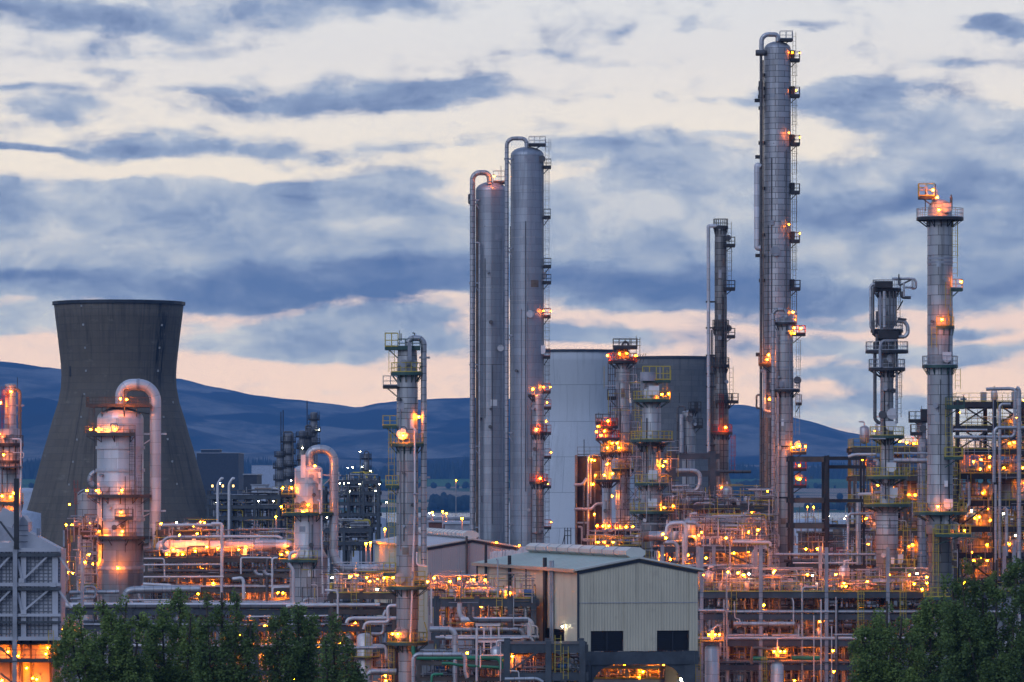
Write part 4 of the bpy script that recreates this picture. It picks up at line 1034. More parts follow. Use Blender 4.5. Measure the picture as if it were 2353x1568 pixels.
k.plat(C1(0, 1110)[1], Rp=80, a0=-178, a1=-60, rail=M_STEELB, deck=M_STEELB); k.plat(C1(0, 1538)[1], Rp=76, a0=-180, a1=10, rail=M_STEELB, deck=M_STEELB); k.side(C2(0, 322)[1], C2(890, 0)[0], C2(1022, 0)[0], dy=-3.9, rail=M_STEELB, deck=M_STEELB)
k.plat(C2(0, 470)[1], Rp=78, a0=-178, a1=0, rail=M_STEELB, deck=M_STEELB); k.side(C2(0, 470)[1], C2(630, 0)[0], C2(735, 0)[0], dep=3, rail=M_STEELB)
k.ladder(C1(935, 0)[0], C1(0, 1080)[1], C1(0, 1520)[1], M_DARK, off=.5, w=.7); k.ladder(C1(980, 0)[0], C1(0, 1250)[1], C1(0, 1420)[1], M_STEELB, off=.3); k.ladder(C2(1000, 0)[0], C2(0, 240)[1], C2(0, 460)[1], M_STEELB, off=.4); k.ladder(C2(1060, 0)[0], C2(0, 20)[1], C2(0, 300)[1], M_STEELB)
k.pipe([C1(878, 1090), C1(878, 803), C1(905, 803)], 3.6, M_STEELB, 2.8, bend=3, name='davit'); k.pipe([C1(955, 1080), C1(955, 1540)], 3, M_PIPED, 3.6)
k.manway(*C1(812, 1065), 9.5, M_SIL, .6); k.manway(*C1(930, 1065), 7, M_STEELP, .6); k.manway(*C2(805, 105), 8.5, M_SIL, .6); k.manway(*C2(748, 400), 9, M_PIPED, .8); k.manway(*C2(940, 385), 5, M_PIPED); k.manway(*C2(880, 395), 6, M_PIPED)
k.pipe([C1(785, 1060), C1(790, 1040), C1(835, 1040), C1(838, 1065)], 1.6, M_DARK, 3.9, bend=3, name='davit')
k.bracket(*[C1(q, 0)[0] for q in (1005, 1162)], C1(0, 1108)[1], .4, M_SIL); k.bracket(*[C2(q, 0)[0] for q in (1020, 1255)], C2(0, 272)[1], .4, M_SIL)
k.box(*[C2(q, 0)[0] for q in (735, 1085)], *[C2(0, q)[1] for q in (470, 486)], M_STEELB, .05, .3, 'support_girder')
k.pipe([C1(668, 1130), C1(668, 1500)], 1.8, M_DARK, 1.5)
for q in crops(C1, (900, 872), (857, 868), (637, 1078), (720, 1080), (675, 1080), (820, 1078), (610, 1503), (676, 1503), (867, 1500)) + crops(C2, (935, 280), (945, 425), (680, 362), (645, 430), (760, 425), (730, 120), (912, 700)): k.lamp(*q, off=.8)
k = Column('small grey drum column half hidden behind the wide silver column', 642, 204, [(1136, 26), (1600, 26)], M_CON, .5)
k.pipe([C1(655, 1470), C1(622, 1440), C1(640, 1380), C1(700, 1370)], 13, M_GRY, 0, bend=14, name='vapour_pipe'); k.ladder(C2(585, 0)[0], C2(0, 100)[1], C2(0, 350)[1], M_REDP); k.ladder(C2(575, 0)[0], C2(0, 40)[1], C2(0, 130)[1], M_REDP); k.pipe([C2(600, 150), C2(640, 120), C2(660, 120)], 3, M_PIPED, 2.0)
k = Column('pale column under a ribbed swan-neck pipe, rising from a wider grey skirt', 580, 709, [(1079, 32), (1256, 33.5), (1262, 33.5), (1279, 43), (1700, 43)], M_SIL, .35, name='wide_column', n=40)
k.pipe([C3(868, 590), C3(868, 443), C3(1090, 443), C3(1090, 1400), C3(1140, 1510), C3(1700, 1512)], 20, M_PIPE, .6, bend=29, name='vapour_pipe', n=18)
mb = MB(); mb.lathe(k.cx, 580, [(43.3 * k.s, .01), (43.3 * k.s, Z(1279, 580))], 40); mb.build('skirt', M_CON, k.root)
k.box(*[C3(q, 0)[0] for q in (797, 838)], *[C3(0, q)[1] for q in (493, 700)], M_WHITE, 0, .25, 'stiffener_plate')
k.plat(C3(0, 1015)[1], Rp=62, a0=-185, a1=10, rail=M_YEL, deck=M_GRN); k.side(C3(0, 850)[1], C3(622, 0)[0], C3(745, 0)[0], rail=M_YEL); k.plat(C3(0, 1432)[1], Rp=68, a0=-180, a1=-70, deck=M_GRN, rail=M_YEL)
k.ladder(C3(695, 0)[0], C3(0, 1030)[1], C3(0, 1320)[1], M_YEL, off=.3, w=.7); k.ladder(C3(745, 0)[0], C3(0, 760)[1], C3(0, 1000)[1], M_YEL, w=.6)
k.bracket(*[C3(q, 0)[0] for q in (985, 1152)], C3(0, 675)[1], .5); k.bracket(*[C3(q, 0)[0] for q in (985, 1152)], C3(0, 1073)[1], .5); k.manway(*C3(825, 940), 8.5, M_PIPED); k.manway(*C3(765, 945), 7, M_PIPED); k.manway(*C3(675, 945), 6, M_PIPED); k.manway(*C3(1072, 645), 5)
k.pipe([C3(975, 1020), C3(975, 905), C3(945, 897)], 5, M_PIPEW, 3.4, bend=6); k.pipe([C3(985, 640), C3(985, 1240), C3(990, 1330), C4(1100, 320), C4(1105, 680)], 4.2, M_PIPEW, 2.6, name='side_pipe')
for y0, y1 in ((648, 700), (750, 805)): k.box(*[C3(q, 0)[0] for q in (950, 978)], C3(0, y0)[1], C3(0, y1)[1], M_WHITE, .3, .6, 'junction_box')
k.pipe([C4(785, 345), C4(785, 275), C4(850, 265)], 8, M_PIPEW, 4.2, bend=11); k.pipe([C4(770, 380), C4(820, 440), C4(820, 790)], 7.5, M_PIPEW, 4.0, bend=8); k.cover(*C4(900, 285), 10, 18); k.bands([C3(0, 1321)[1]], M_STEELP, .1)
for q in crops(C3, (632, 790), (620, 957), (868, 938), (850, 960), (820, 1003), (712, 790), (672, 1365), (660, 1380), (620, 1385), (880, 970), (925, 592)): k.lamp(*q, off=.9)
k = Column('rusty lamplit column at the far left edge with a hooked outlet and railed decks', 600, 24, [(885, 13), (985, 14), (986, 26), (1600, 26)], M_CON, .3)
k.pipe([C1(85, 850), C1(85, 800), C1(140, 800), C1(140, 1130)], 8, M_PIPEB, .4, bend=9, name='vapour_pipe'); k.ladder(C1(30, 0)[0], C1(0, 780)[1], C1(0, 1130)[1], M_REDP, off=.6, w=.7); k.ladder(C1(45, 0)[0], C1(0, 800)[1], C1(0, 1130)[1], M_REDP, off=.6, w=.7)
k.pipe([C1(123, 800), C1(123, 715)], 1.4, M_DARK, .3, name='mast'); k.pipe([C1(40, 800), C1(40, 770)], 3, M_STEELB, .3, name='mast'); k.plat(C1(0, 1180)[1], Rp=30, rail=M_STEELB); k.plat(C1(0, 1300)[1], Rp=28, rail=M_STEELB); k.box(0, 54, C1(0, 1335)[1], C1(0, 1345)[1], M_STEEL, .6, 2, 'support_girder')
k.pipe([C1(100, 1145), C1(160, 1145), C1(160, 1400), C2(165, 310)], 4.6, M_PIPEW, 2.4, bend=6); k.pipe([C1(105, 1240), C1(180, 1240), C1(180, 1275), C1(150, 1275)], 2.2, M_PIPEW, 2.6, bend=3); k.bracket(38, 56, C1(0, 910)[1], .4)
k.plat(C2(0, 205)[1], Rp=30, rail=M_YEL, deck=M_STEELB); k.box(0, 48, C2(0, 205)[1], C2(0, 225)[1], M_STEELB, 1.6, 1, 'support_girder')
for q in crops(C1, (88, 815), (40, 1255), (5, 1110), (10, 890), (30, 1540), (90, 1545), (110, 1520)): k.lamp(*q, off=.9)

# ------------------------------------------------------------------ the distant unit's columns
for i, (uc, hw, vt, D, lab, masts) in enumerate((
        (643, 8, 1040, 1150, 'lowest of the sooty far columns seen left of the swan-neck pipe', ()), (662, 12, 1000, 1160, 'broad sooty far column with a small hooked vent, left of the swan-neck pipe', ((646, 947), (651, 943))),
        (694, 7, 992, 1160, 'slim far column with one pale lit window deck, above the swan-neck pipe', ()), (709, 8, 985, 1165, 'middle far column with a hooked vent pipe above the swan-neck pipe', ()),
        (721, 8, 950, 1180, 'tallest of the sooty far columns, topped by a caged deck and thin mast', ((706, 921),)), (842, 6, 1044, 1180, 'thin pale far column with a hooped side pipe, left of the lone hooked column', ()))):
    k = Column(lab, D, uc, [(vt, hw), (vt + 60, hw), (vt + 62, hw * 1.15), (1400, hw * 1.15)], M_FAR if i != 5 else M_GRY, .4, n=16, group='sooty columns of the far unit')
    for j in range(3 + i % 2):
        k.plat(vt + 8 + j * 27 + (i * 7) % 11, Rp=hw + 5 + (j * 3 + i) % 4, rail=M_DARK, gus=False)
    if i in (1, 3, 5): k.pipe([(uc - hw + 2, vt + 2), (uc - hw + 2, vt - 7), (uc + hw - 1, vt - 7), (uc + hw - 1, vt + 120)], 4 if i != 5 else 2.5, M_PIPED, 1.2, bend=5, name='vapour_pipe', n=8)
    for mu, mv in masts: k.pipe([(mu, vt + 100), (mu, mv)], 2.2, M_DARK, 1.0, name='mast', n=6)
    k.ladder(uc + hw + 3, vt - 4, vt + 60, M_DARK)
    k.pipe([(uc - hw - 2, vt + 20), (uc - hw - 2, 1300)], 2, M_PIPED, .4, n=6)
    if i in (2, 4, 5): k.lamp(uc + (hw + 4 if i != 2 else 2), vt + 38, me=ME_LAMPW)

for i, k in enumerate(Column.ALL):
    if k.D < 1000: k.dress(900 + i)
# ------------------------------------------------------------------ ribbed sheds
M_CREAM = paint('cream sheeting', (.60, .555, .435), .45, .15, .06, .15)
nt_ = M_CREAM.node_tree; b_ = next(q for q in nt_.nodes if q.type == 'BSDF_PRINCIPLED')   # rain has run down the sheeting
T_ = NT.__new__(NT); T_.t = nt_
g_ = T_.n('ShaderNodeNewGeometry').outputs['Position']; c_ = b_.inputs['Base Color'].links[0].from_socket
c_ = T_.mix(T_.m('MULTIPLY', T_.ss(T_.noise(T_.vm('MULTIPLY', g_, (1.3, 1.3, .07)), 1.0, 6, .65), .5, .75), .5), c_, (.26, .24, .19, 1))
c_ = T_.mix(T_.m('MULTIPLY', T_.ss(T_.noise(T_.vm('MULTIPLY', g_, (.5, .5, .5)), 1.0, 4, .6), .6, .75), .25), c_, (.30, .25, .19, 1)); T_.put(b_.inputs['Base Color'], c_)
M_LILAC = paint('lilac sheeting', (.40, .38, .40), .5, .15, .06, .15)
M_ROOF = paint('roof sheeting', (.40, .49, .43), .5, .15, .08, .2)
M_ROOFP = paint('roof pale', (.50, .53, .58), .5, .15, .08, .2)
M_TAN = paint('fascia tan', (.40, .33, .25), .5, 0, .1)
M_VENT = paint('ridge vent', (.58, .58, .54), .4, .2, .08)
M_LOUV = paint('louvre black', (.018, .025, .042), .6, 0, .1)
class Shed:
    def __init__(self, label, p0, rot, W, L, ze, za, zb, wall, wall2, roof, name='industrial_shed', gopen=(), sopen=()):
        self.p0 = Vector((p0[0], p0[1], 0)); self.e1 = Vector((math.cos(rot), math.sin(rot), 0)); self.e2 = Vector((-math.sin(rot), math.cos(rot), 0)); self.rot = rot
        self.W, self.L, self.ze, self.za, self.zb = W, L, ze, za, zb
        self.root = empty(name, (p0[0], p0[1], 0), label, 'shed')
        top = lambda s: ze + (za - ze) * (1 - abs(s - W / 2) / (W / 2))
        self.ribbed(0, 0, W, top, gopen, wall, 'gable_wall', 0)
        self.ribbed(1, 0, L, lambda s: ze, sopen, wall2, 'side_wall', 0)
        self.ribbed(0, 0, W, top, (), wall, 'gable_wall', L); self.ribbed(1, 0, L, lambda s: ze, (), wall2, 'side_wall', W)
        o, th = .55, .14
        for sgn in (0, 1):
            mb = MB()
            xa, xb = (-o, W / 2) if not sgn else (W + o, W / 2)
            sl = (za - ze) / (W / 2); z_e = ze - sl * o + .12; z_a = za + .12
            q = [self.w(xa, -o * .6, z_e), self.w(xb, -o * .6, z_a), self.w(xb, L + o * .6, z_a), self.w(xa, L + o * .6, z_e)]
            b0 = len(mb.v)
            for p in q: mb.v.append(tuple(p))
            for p in q: mb.v.append(tuple(p + Vector((0, 0, th))))
            for f in ((0, 1, 2, 3), (7, 6, 5, 4), (0, 4, 5, 1), (1, 5, 6, 2), (2, 6, 7, 3), (3, 7, 4, 0)): mb.face([b0 + i for i in (f if not sgn else f[::-1])])
            n = int(L / 2.4)
            for i in range(1, n):
                y = i * L / n; mb.bar(self.w(xa, y, z_e + th), self.w(xb, y, z_a + th), .06, .05)
            r = mb.build('roof', roof, self.root)
            MB().bar(self.w(xa - (.06 if not sgn else -.06), -o * .6, z_e - .02), self.w(xa - (.06 if not sgn else -.06), L + o * .6, z_e - .02), .12, .34).build('gutter', M_TAN, r)
            MB().bar(self.w(xa, -o * .66, z_e + th * .3), self.w(xb, -o * .66, z_a + th * .3), .08, .20).build('verge_trim', M_VENT, r)
            MB().bar(self.w(0 if not sgn else W, -.10, ze - .20), self.w(W / 2, -.10, za - .20), .10, .30).build('painted_verge_shade', M_LOUV, r)  # black strip painted in as the shade under the roof overhang
        self.vent(L)
    def w(self, a, b, z): return self.p0 + self.e1 * a + self.e2 * b + Vector((0, 0, z))
    def ribbed(self, side, s0, s1, top, opens, mat, name, off):
        """side 0: gable (normal -e2); side 1: long wall (normal -e1)"""
        mb = MB(); pitch, dep = .307, .05; n = int((s1 - s0) / pitch) + 1
        prev = None; pts = []
        for i in range(n + 1):
            for f, d in ((0, 0), (.45, 0), (.55, 1), (.92, 1)):
                s = s0 + (i + f) * pitch
                if s <= s1: pts.append((s, d * dep))
        for e in [q for o_ in opens for q in o_[:2]] + [s1]: pts.append((e - .004, 0)); pts.append((e + .004 if e < s1 else e, 0))
        if side == 0: pts.append((self.W / 2, 0))
        pts.sort()
        sgn = 1 if off == 0 else -1
        for s, d in pts:
            zb = self.zb
            for o_ in opens:
                if o_[0] <= s <= o_[1]: zb = o_[2]
            p = self.w(s, off - d * sgn, 0) if side == 0 else self.w(off - d * sgn, s, 0)
            b = len(mb.v); mb.v.append((p.x, p.y, zb)); mb.v.append((p.x, p.y, top(s)))
            if prev is not None: mb.face((prev, b, b + 1, prev + 1) if side == 0 else (b, prev, prev + 1, b + 1))
            prev = b
        wl = mb.build(name, mat, self.root)
        for o_ in opens:
            m2 = MB(); zt = o_[2]; zl = o_[3] if len(o_) > 3 else self.zb
            a0, a1 = o_[0] + .01, o_[1] - .01
            P_ = (lambda s, d, z: self.w(s, off + d, z)) if side == 0 else (lambda s, d, z: self.w(off + d, s, z))
            m2.bar(P_(a0, .45, (zt + zl) / 2), P_(a1, .45, (zt + zl) / 2), .08, zt - zl)
            z = zl + .1
            while z < zt: m2.bar(P_(a0, .14, z), P_(a1, .14, z), .16, .03); z += .2
            for a in (a0, a0 + (a1 - a0) / 2, a1): m2.bar(P_(a, .1, zl), P_(a, .1, zt), .07)
            m2.build('louvre', M_LOUV, self.root)
    def vent(self, L):
        mb = MB(); c = self.W / 2; z0 = self.za + .1
        sec = [(-.5, 0), (-1.05, .35), (-1.05, .75), (-.5, 1.1), (.5, 1.1), (1.05, .75), (1.05, .35), (.5, 0)]
        def ring(y, sc=1.0):
            b = len(mb.v)
            for a, z in sec: mb.v.append(tuple(self.w(c + a * sc, y, z0 + .55 + (z - .55) * sc)))
            return b
        ys = [1.2, L - 1.0]; b0, b1 = ring(ys[0]), ring(ys[1]); n = len(sec)
        for i in range(n):
            j = (i + 1) % n; mb.face((b0 + j, b0 + i, b1 + i, b1 + j))
        mb.face([b0 + i for i in range(n)]); mb.face([b1 + i for i in range(n)][::-1])
        v = mb.build('ridge_vent', M_VENT, self.root)
        k = int(L / 5)
        for q in range(1, k):
            mb = MB(); y = 1.2 + q * (L - 2.2) / k; b0, b1 = ring(y, 1.05), ring(y + .25, 1.05)
            for i in range(n):
                j = (i + 1) % n; mb.face((b0 + j, b0 + i, b1 + i, b1 + j))
            mb.face([b0 + i for i in range(n)]); mb.face([b1 + i for i in range(n)][::-1]); mb.build('band', M_STEELP, v)
D0 = 500.0
zl = Z(1450, 501)
S1 = Shed('cream ribbed shed with a pale green roof, raised on a steel portal over lamplit pipework', (X(1330.5, D0), D0), R(13), 12.92, 48.8, Z(1312, D0), Z(1285, 501.5), Z(1497, 500.5), M_CREAM, M_CREAM, M_ROOF,
          gopen=((1.28, 4.82, zl), (8.45, 11.95, zl)), sopen=((6.5, 16.5, 15.3),))
# portal frame below
zb = S1.zb
for b_ in (0.1, 12, 24, 36, 48):
    for a in (.75, 12.1): MB().bar(S1.w(a, b_ + .3, 0), S1.w(a, b_ + .3, zb - .02), 1.25 if b_ < 1 else .6, .7).build('portal_leg', M_STEEL, S1.root)
MB().bar(S1.w(-.1, .3, zb - .75), S1.w(13.0, .3, zb - .75), .7, 1.35).build('portal_beam', M_STEEL, S1.root)
for a in (1.38, 11.47):
    sg = 1 if a < 6 else -1; mb = MB(); poly = [S1.w(a, .15, zb - 1.43)]
    for i in range(7):
        t = math.pi / 2 * i / 6; poly.append(S1.w(a + sg * 2.6 * (1 - math.sin(t)), .15, zb - 1.43 - 2.6 * (1 - math.cos(t))))
    n = len(poly)
    for p in poly: mb.v.append(tuple(p))
    for p in poly: mb.v.append(tuple(p + S1.e2 * .3))
    mb.face(range(n)); mb.face([n + i for i in range(n)][::-1])
    for i in range(n):
        j = (i + 1) % n; mb.face((i, j, n + j, n + i))
    mb.build('haunch', M_STEEL, S1.root)
for b_ in (0, 24, 48.6):
    MB().bar(S1.w(-.1, b_ - .03, zb), S1.w(-.1, b_ - .03, S1.ze), .22, .16).build('corner_trim', M_LOUV, S1.root)
MB().bar(S1.w(-.06, 0, zb + .02), S1.w(-.06, 48.8, zb + .02), .1, .1).build('base_trim', M_STEEL, S1.root)
for b_, wd in ((14.0, .22), (31.0, .2), (43.0, .16)):
    MB().tube([S1.w(-.35, b_, 2), S1.w(-.35, b_, S1.ze + (1.2 if b_ < 40 else 2.4))], wd, 8).build('downpipe', M_DARK, S1.root)
mb = MB()
for q in (10.6, 11.5): mb.tube([S1.w(-.3, q, 6), S1.w(-.3, q, S1.ze + .9)], .14, 6)
z = 7
while z < S1.ze: mb.bar(S1.w(-.32, 10.6, z), S1.w(-.32, 11.5, z), .07); z += 1.1
mb.build('cable_tray', M_STEELP, S1.root)
MB().bar(S1.w(0, -.075, Z(1386, 500)), S1.w(12.92, -.075, Z(1386, 500)), .04, .07).build('sheet_lap', M_STEELP, S1.root)
lamp_at(S1.w(-.5, 5.4, Z(1440, 505)), S1.root, ME_LAMPW)
D0 = 640.0
S2 = Shed('lilac grey ribbed shed with a white ridge vent, farther back behind the hooked column', (X(983, D0), D0), R(7), 12.0, 76, Z(1259, D0), Z(1241, D0 + .7), 10.0, M_LILAC, M_CREAM, M_ROOFP)
mb = MB(); mb.tube([S2.w(5.2, -.5, 12), S2.w(5.2, -.5, S2.za + .5)], .16, 6); mb.build('downpipe', M_STEELB, S2.root)
for a, z in ((9.2, S2.ze + .7), (12.3, S2.ze + .3)): lamp_at(S2.w(a, -.7, z), S2.root, ME_LAMPS)
# white sheeting bundled round scaffolding between the sheds
mb = MB(); D = 610; rnd = random.Random(8)
prof = [(1126, 1268), (1150, 1267), (1172, 1265), (1190, 1266), (1200, 1258), (1212, 1257), (1222, 1262), (1240, 1262)]
nx = 40
for j in range(6):
    for i in range(nx + 1):
        u = 1126 + 110 * i / nx
        vt = np.interp(u, [p[0] for p in prof], [p[1] for p in prof])
        z = Z(vt, D) if j in (1, 2, 3, 4) else Z(1300, D)
        y = D + (0, 0, 1.2, 2.4, 3.6, 3.6)[j]
        mb.v.append((X(u, D) + rnd.uniform(-.05, .05), y + rnd.uniform(-.12, .12), z + rnd.uniform(-.14, .14) - (0 if j < 2 else .15 * abs(j - 2.5))))
for j in range(5):
    for i in range(nx):
        q = j * (nx + 1) + i; mb.face((q, q + 1, q + nx + 2, q + nx + 1), smooth=False)
r_ = tag(mb.build('sheeted_scaffold', paint('white sheeting', (.72, .66, .66), .7, 0, .1)), 'bundle of crumpled white sheeting between the two ribbed sheds', 'tarpaulin', kind='thing')

# ------------------------------------------------------------------ fired heater at the left edge: stiffened panels, sloping hopper top, lamplit feet
FF = crop(0, 833, .4683)
M_PANEL = paint('heater panel', (.42, .44, .50), .5, .1, .12, .3)
D = 500.0
h = empty('fired_heater', (X(60, D), D + 6, 0), 'huge grey panelled heater casing with diagonal bracing and lamplit lower decks', 'heater')
def px_box(mb, u0, u1, v0, v1, y0, y1, D_=None):
    D_ = D_ or D; mb.box(((X(u0, D_) + X(u1, D_)) / 2, (y0 + y1) / 2, (Z(v0, D_) + Z(v1, D_)) / 2), (abs(X(u1, D_) - X(u0, D_)), y1 - y0, abs(Z(v1, D_) - Z(v0, D_)))); return mb
px_box(MB(), -120, 140, 1262, 1467, D, D + 5).build('casing', M_PANEL, h)
hp = [(X(u, D), Z(v, D)) for u, v in [(-120, 1262), (138, 1262), (90, 1236), (64, 1222), (64, 1200), (52, 1185), (44, 1198), (43, 1228), (20, 1248), (-120, 1250)]]
MB().prism(hp, D + .3, D + 4.5).build('hopper_top', M_PANEL, h)
mb = MB()
for x in (8, 30, 45, 60, 88, 100, 132, 150, 170, 190, 212, 235, 255, 285): mb.bar(P(*FF(x, 918), D - .05), P(*FF(x, 1350), D - .05), .09, .10)
for y in (965, 982, 1000, 1018, 1035, 1052, 1070, 1128, 1140, 1155, 1170, 1188, 1205, 1222, 1240, 1292, 1310, 1330): mb.bar(P(-100, FF(0, y)[1], D - .045), P(138, FF(0, y)[1], D - .045), .08, .09)
for y in (800, 825, 850, 880): mb.bar(P(44, FF(0, y)[1], D + .27), P(64, FF(0, y)[1], D + .27), .06, .06)
mb.build('stiffener_grid', paint('grid grey', (.15, .165, .20), .5, .1), h)
for x, wd in ((-20, .5), (116, .55), (271, .6)):
    MB().bar(P(FF(x, 0)[0], 1262, D - .45), P(FF(x, 0)[0], 1467, D - .45), wd, .3).build('buckstay', M_PANEL, h)
MB().bar(P(35, 1255, D - .9), Vector((X(35, D), D - .9, 0)), .45, .45).build('post', M_STEELP, h)
MB().bar(P(38, 1100, D - 1), P(38, 1262, D - 1), .5, .5).build('post', M_DARK, h)
MB().bar(P(151, 1440, D + 2), Vector((X(151, D), D + 2, 0)), .35, .35).build('post', M_STEELP, h)
for y, mt, wd in ((945, M_STEEL, .35), (1112, M_STEEL, .3), (1090, M_PANEL, .35), (1275, M_STEEL, .25), (1240, M_PANEL, .3), (1355, M_PANEL, .4), (1462, M_STEEL, .4), (920, M_PANEL, .4)):
    MB().bar(P(-120, FF(0, y)[1], D - .75), P(FF(300, 0)[0] if y not in (1462,) else 150, FF(0, y)[1], D - .75), .35, wd).build('beam', mt, h)
for a, b_ in (((-5, 1010), (50, 950)), ((110, 1070), (235, 950)), ((88, 965), (108, 1070)), ((-5, 1175), (50, 1120)), ((110, 1225), (235, 1120)), ((88, 1130), (108, 1225)), ((290, 950), (345, 1030)), ((290, 1118), (350, 1205)), ((0, 1400), (70, 1462)), ((0, 1525), (60, 1570)), ((0, 780), (82, 890))):
    MB().bar(P(*FF(*a), D - .6), P(*FF(*b_), D - .6), .26, .2).build('brace', M_PANEL if a[0] not in (0,) else M_STEEL, h)
for x, y in ((80, 925), (110, 1070), (270, 918), (80, 1090), (265, 1090), (120, 1225)):
    px_box(MB(), FF(x - 14, 0)[0], FF(x + 14, 0)[0], FF(0, y - 11)[1], FF(0, y + 11)[1], D - .98, D - .86).build('gusset_plate', M_PANEL, h)
M_LOWC = paint('heater lower casing', (.46, .42, .40), .6, 0, .12, .3)
px_box(MB(), -120, 132, 1467.5, 1800, D + 3, D + 10).build('lower_casing', M_LOWC, h)
for y in (1462, 1640, 1380):
    o = px_box(MB(), -120, 150 if y != 1380 else 170, FF(0, y)[1], FF(0, y)[1] + 3, D - 1.2 if y != 1380 else D + 1, D + 3 if y != 1380 else D + 6).build('deck', M_STEEL, h)
    mb = MB(); yy_ = D - 1.1 if y != 1380 else D + 1; x0 = -120 if y != 1380 else 132
    rail_line(mb, [P(x0, FF(0, y)[1], yy_), P(150 if y != 1380 else 170, FF(0, y)[1], yy_)], t=.06); mb.build('railing', M_YEL if y == 1380 else M_STEELB, o)
ladder_mb(P(FF(250, 0)[0], 1500, D - 1.3), Z(1518, D), Z(1448, D)).build('ladder', M_YEL, h)
for x in (50, 105, 150, 245): MB().bar(P(FF(x, 0)[0], 1467, D + 2.7), Vector((X(FF(x, 0)[0], D), D + 2.7, 0)), .22, .2).build('post', M_STEELB, h)
for x, y in ((165, 1385), (110, 1385), (60, 1530), (170, 1530)): px_box(MB(), FF(x, 0)[0], FF(x + 12, 0)[0], FF(0, y)[1], FF(0, y + 14)[1], D + 2.4, D + 3).build('control_box', M_STEELP, h)
for x, y, dy in ((225, 1430, 1.6), (180, 1555, 1.8), (160, 1550, .8), (90, 1440, 2), (40, 1420, 2.2), (320, 1330, 3), (305, 1310, 2), (80, 1600, 1.5), (10, 1560, 1.5), (130, 1500, 1.8), (235, 1400, 2)): lamp_at(P(*FF(x, y), D + dy), h)
px_box(MB(), 132.3, 176, 1430, 1460, D + 6.2, D + 8).build('analyser_house', M_LOWC, h)
# duct and flue joining the heater from above
px_box(MB(), -60, 32, 1190, 1245, D + 8, D + 11).build('flue_duct', M_STEELP, h)
mb = MB(); mb.bar(P(*C2(0, 300), D - .2), P(*C2(115, 350), D - .2), .9, 1.6); mb.build('inclined_duct', M_PANEL, h)
for x, y0, y1 in ((170, 815, 850), (180, 815, 850), (300, 825, 905)): px_box(MB(), FF(x, 0)[0], FF(x + 8, 0)[0], FF(0, y0)[1], FF(0, y1)[1], D + 2, D + 2.3).build('vent_stub', M_STEELP, h)
# ------------------------------------------------------------------ label register for repeats
ORD = ['first', 'second', 'third', 'fourth', 'fifth', 'sixth', 'seventh', 'eighth', 'ninth', 'tenth', 'eleventh', 'twelfth', 'thirteenth', 'fourteenth', 'fifteenth', 'sixteenth', 'seventeenth', 'eighteenth', 'nineteenth', 'twentieth']
REG = {}
def reg(o, text, cat, key, how='from left', group=None):
    tag(o, None, cat, group, 'thing'); REG.setdefault((text, how), []).append((key, o))
def finish_labels():
    for (text, how), lst in REG.items():
        lst.sort(key=lambda q: q[0])
        for i, (k_, o) in enumerate(lst):
            o['label'] = text if len(lst) == 1 else '%s, %s %s' % (text, ORD[min(i, 19)], how)
    for a in PROTOS.values():                          # the patterns themselves stand nowhere
        for c in list(a.children): bpy.data.objects.remove(c)
        bpy.data.objects.remove(a)

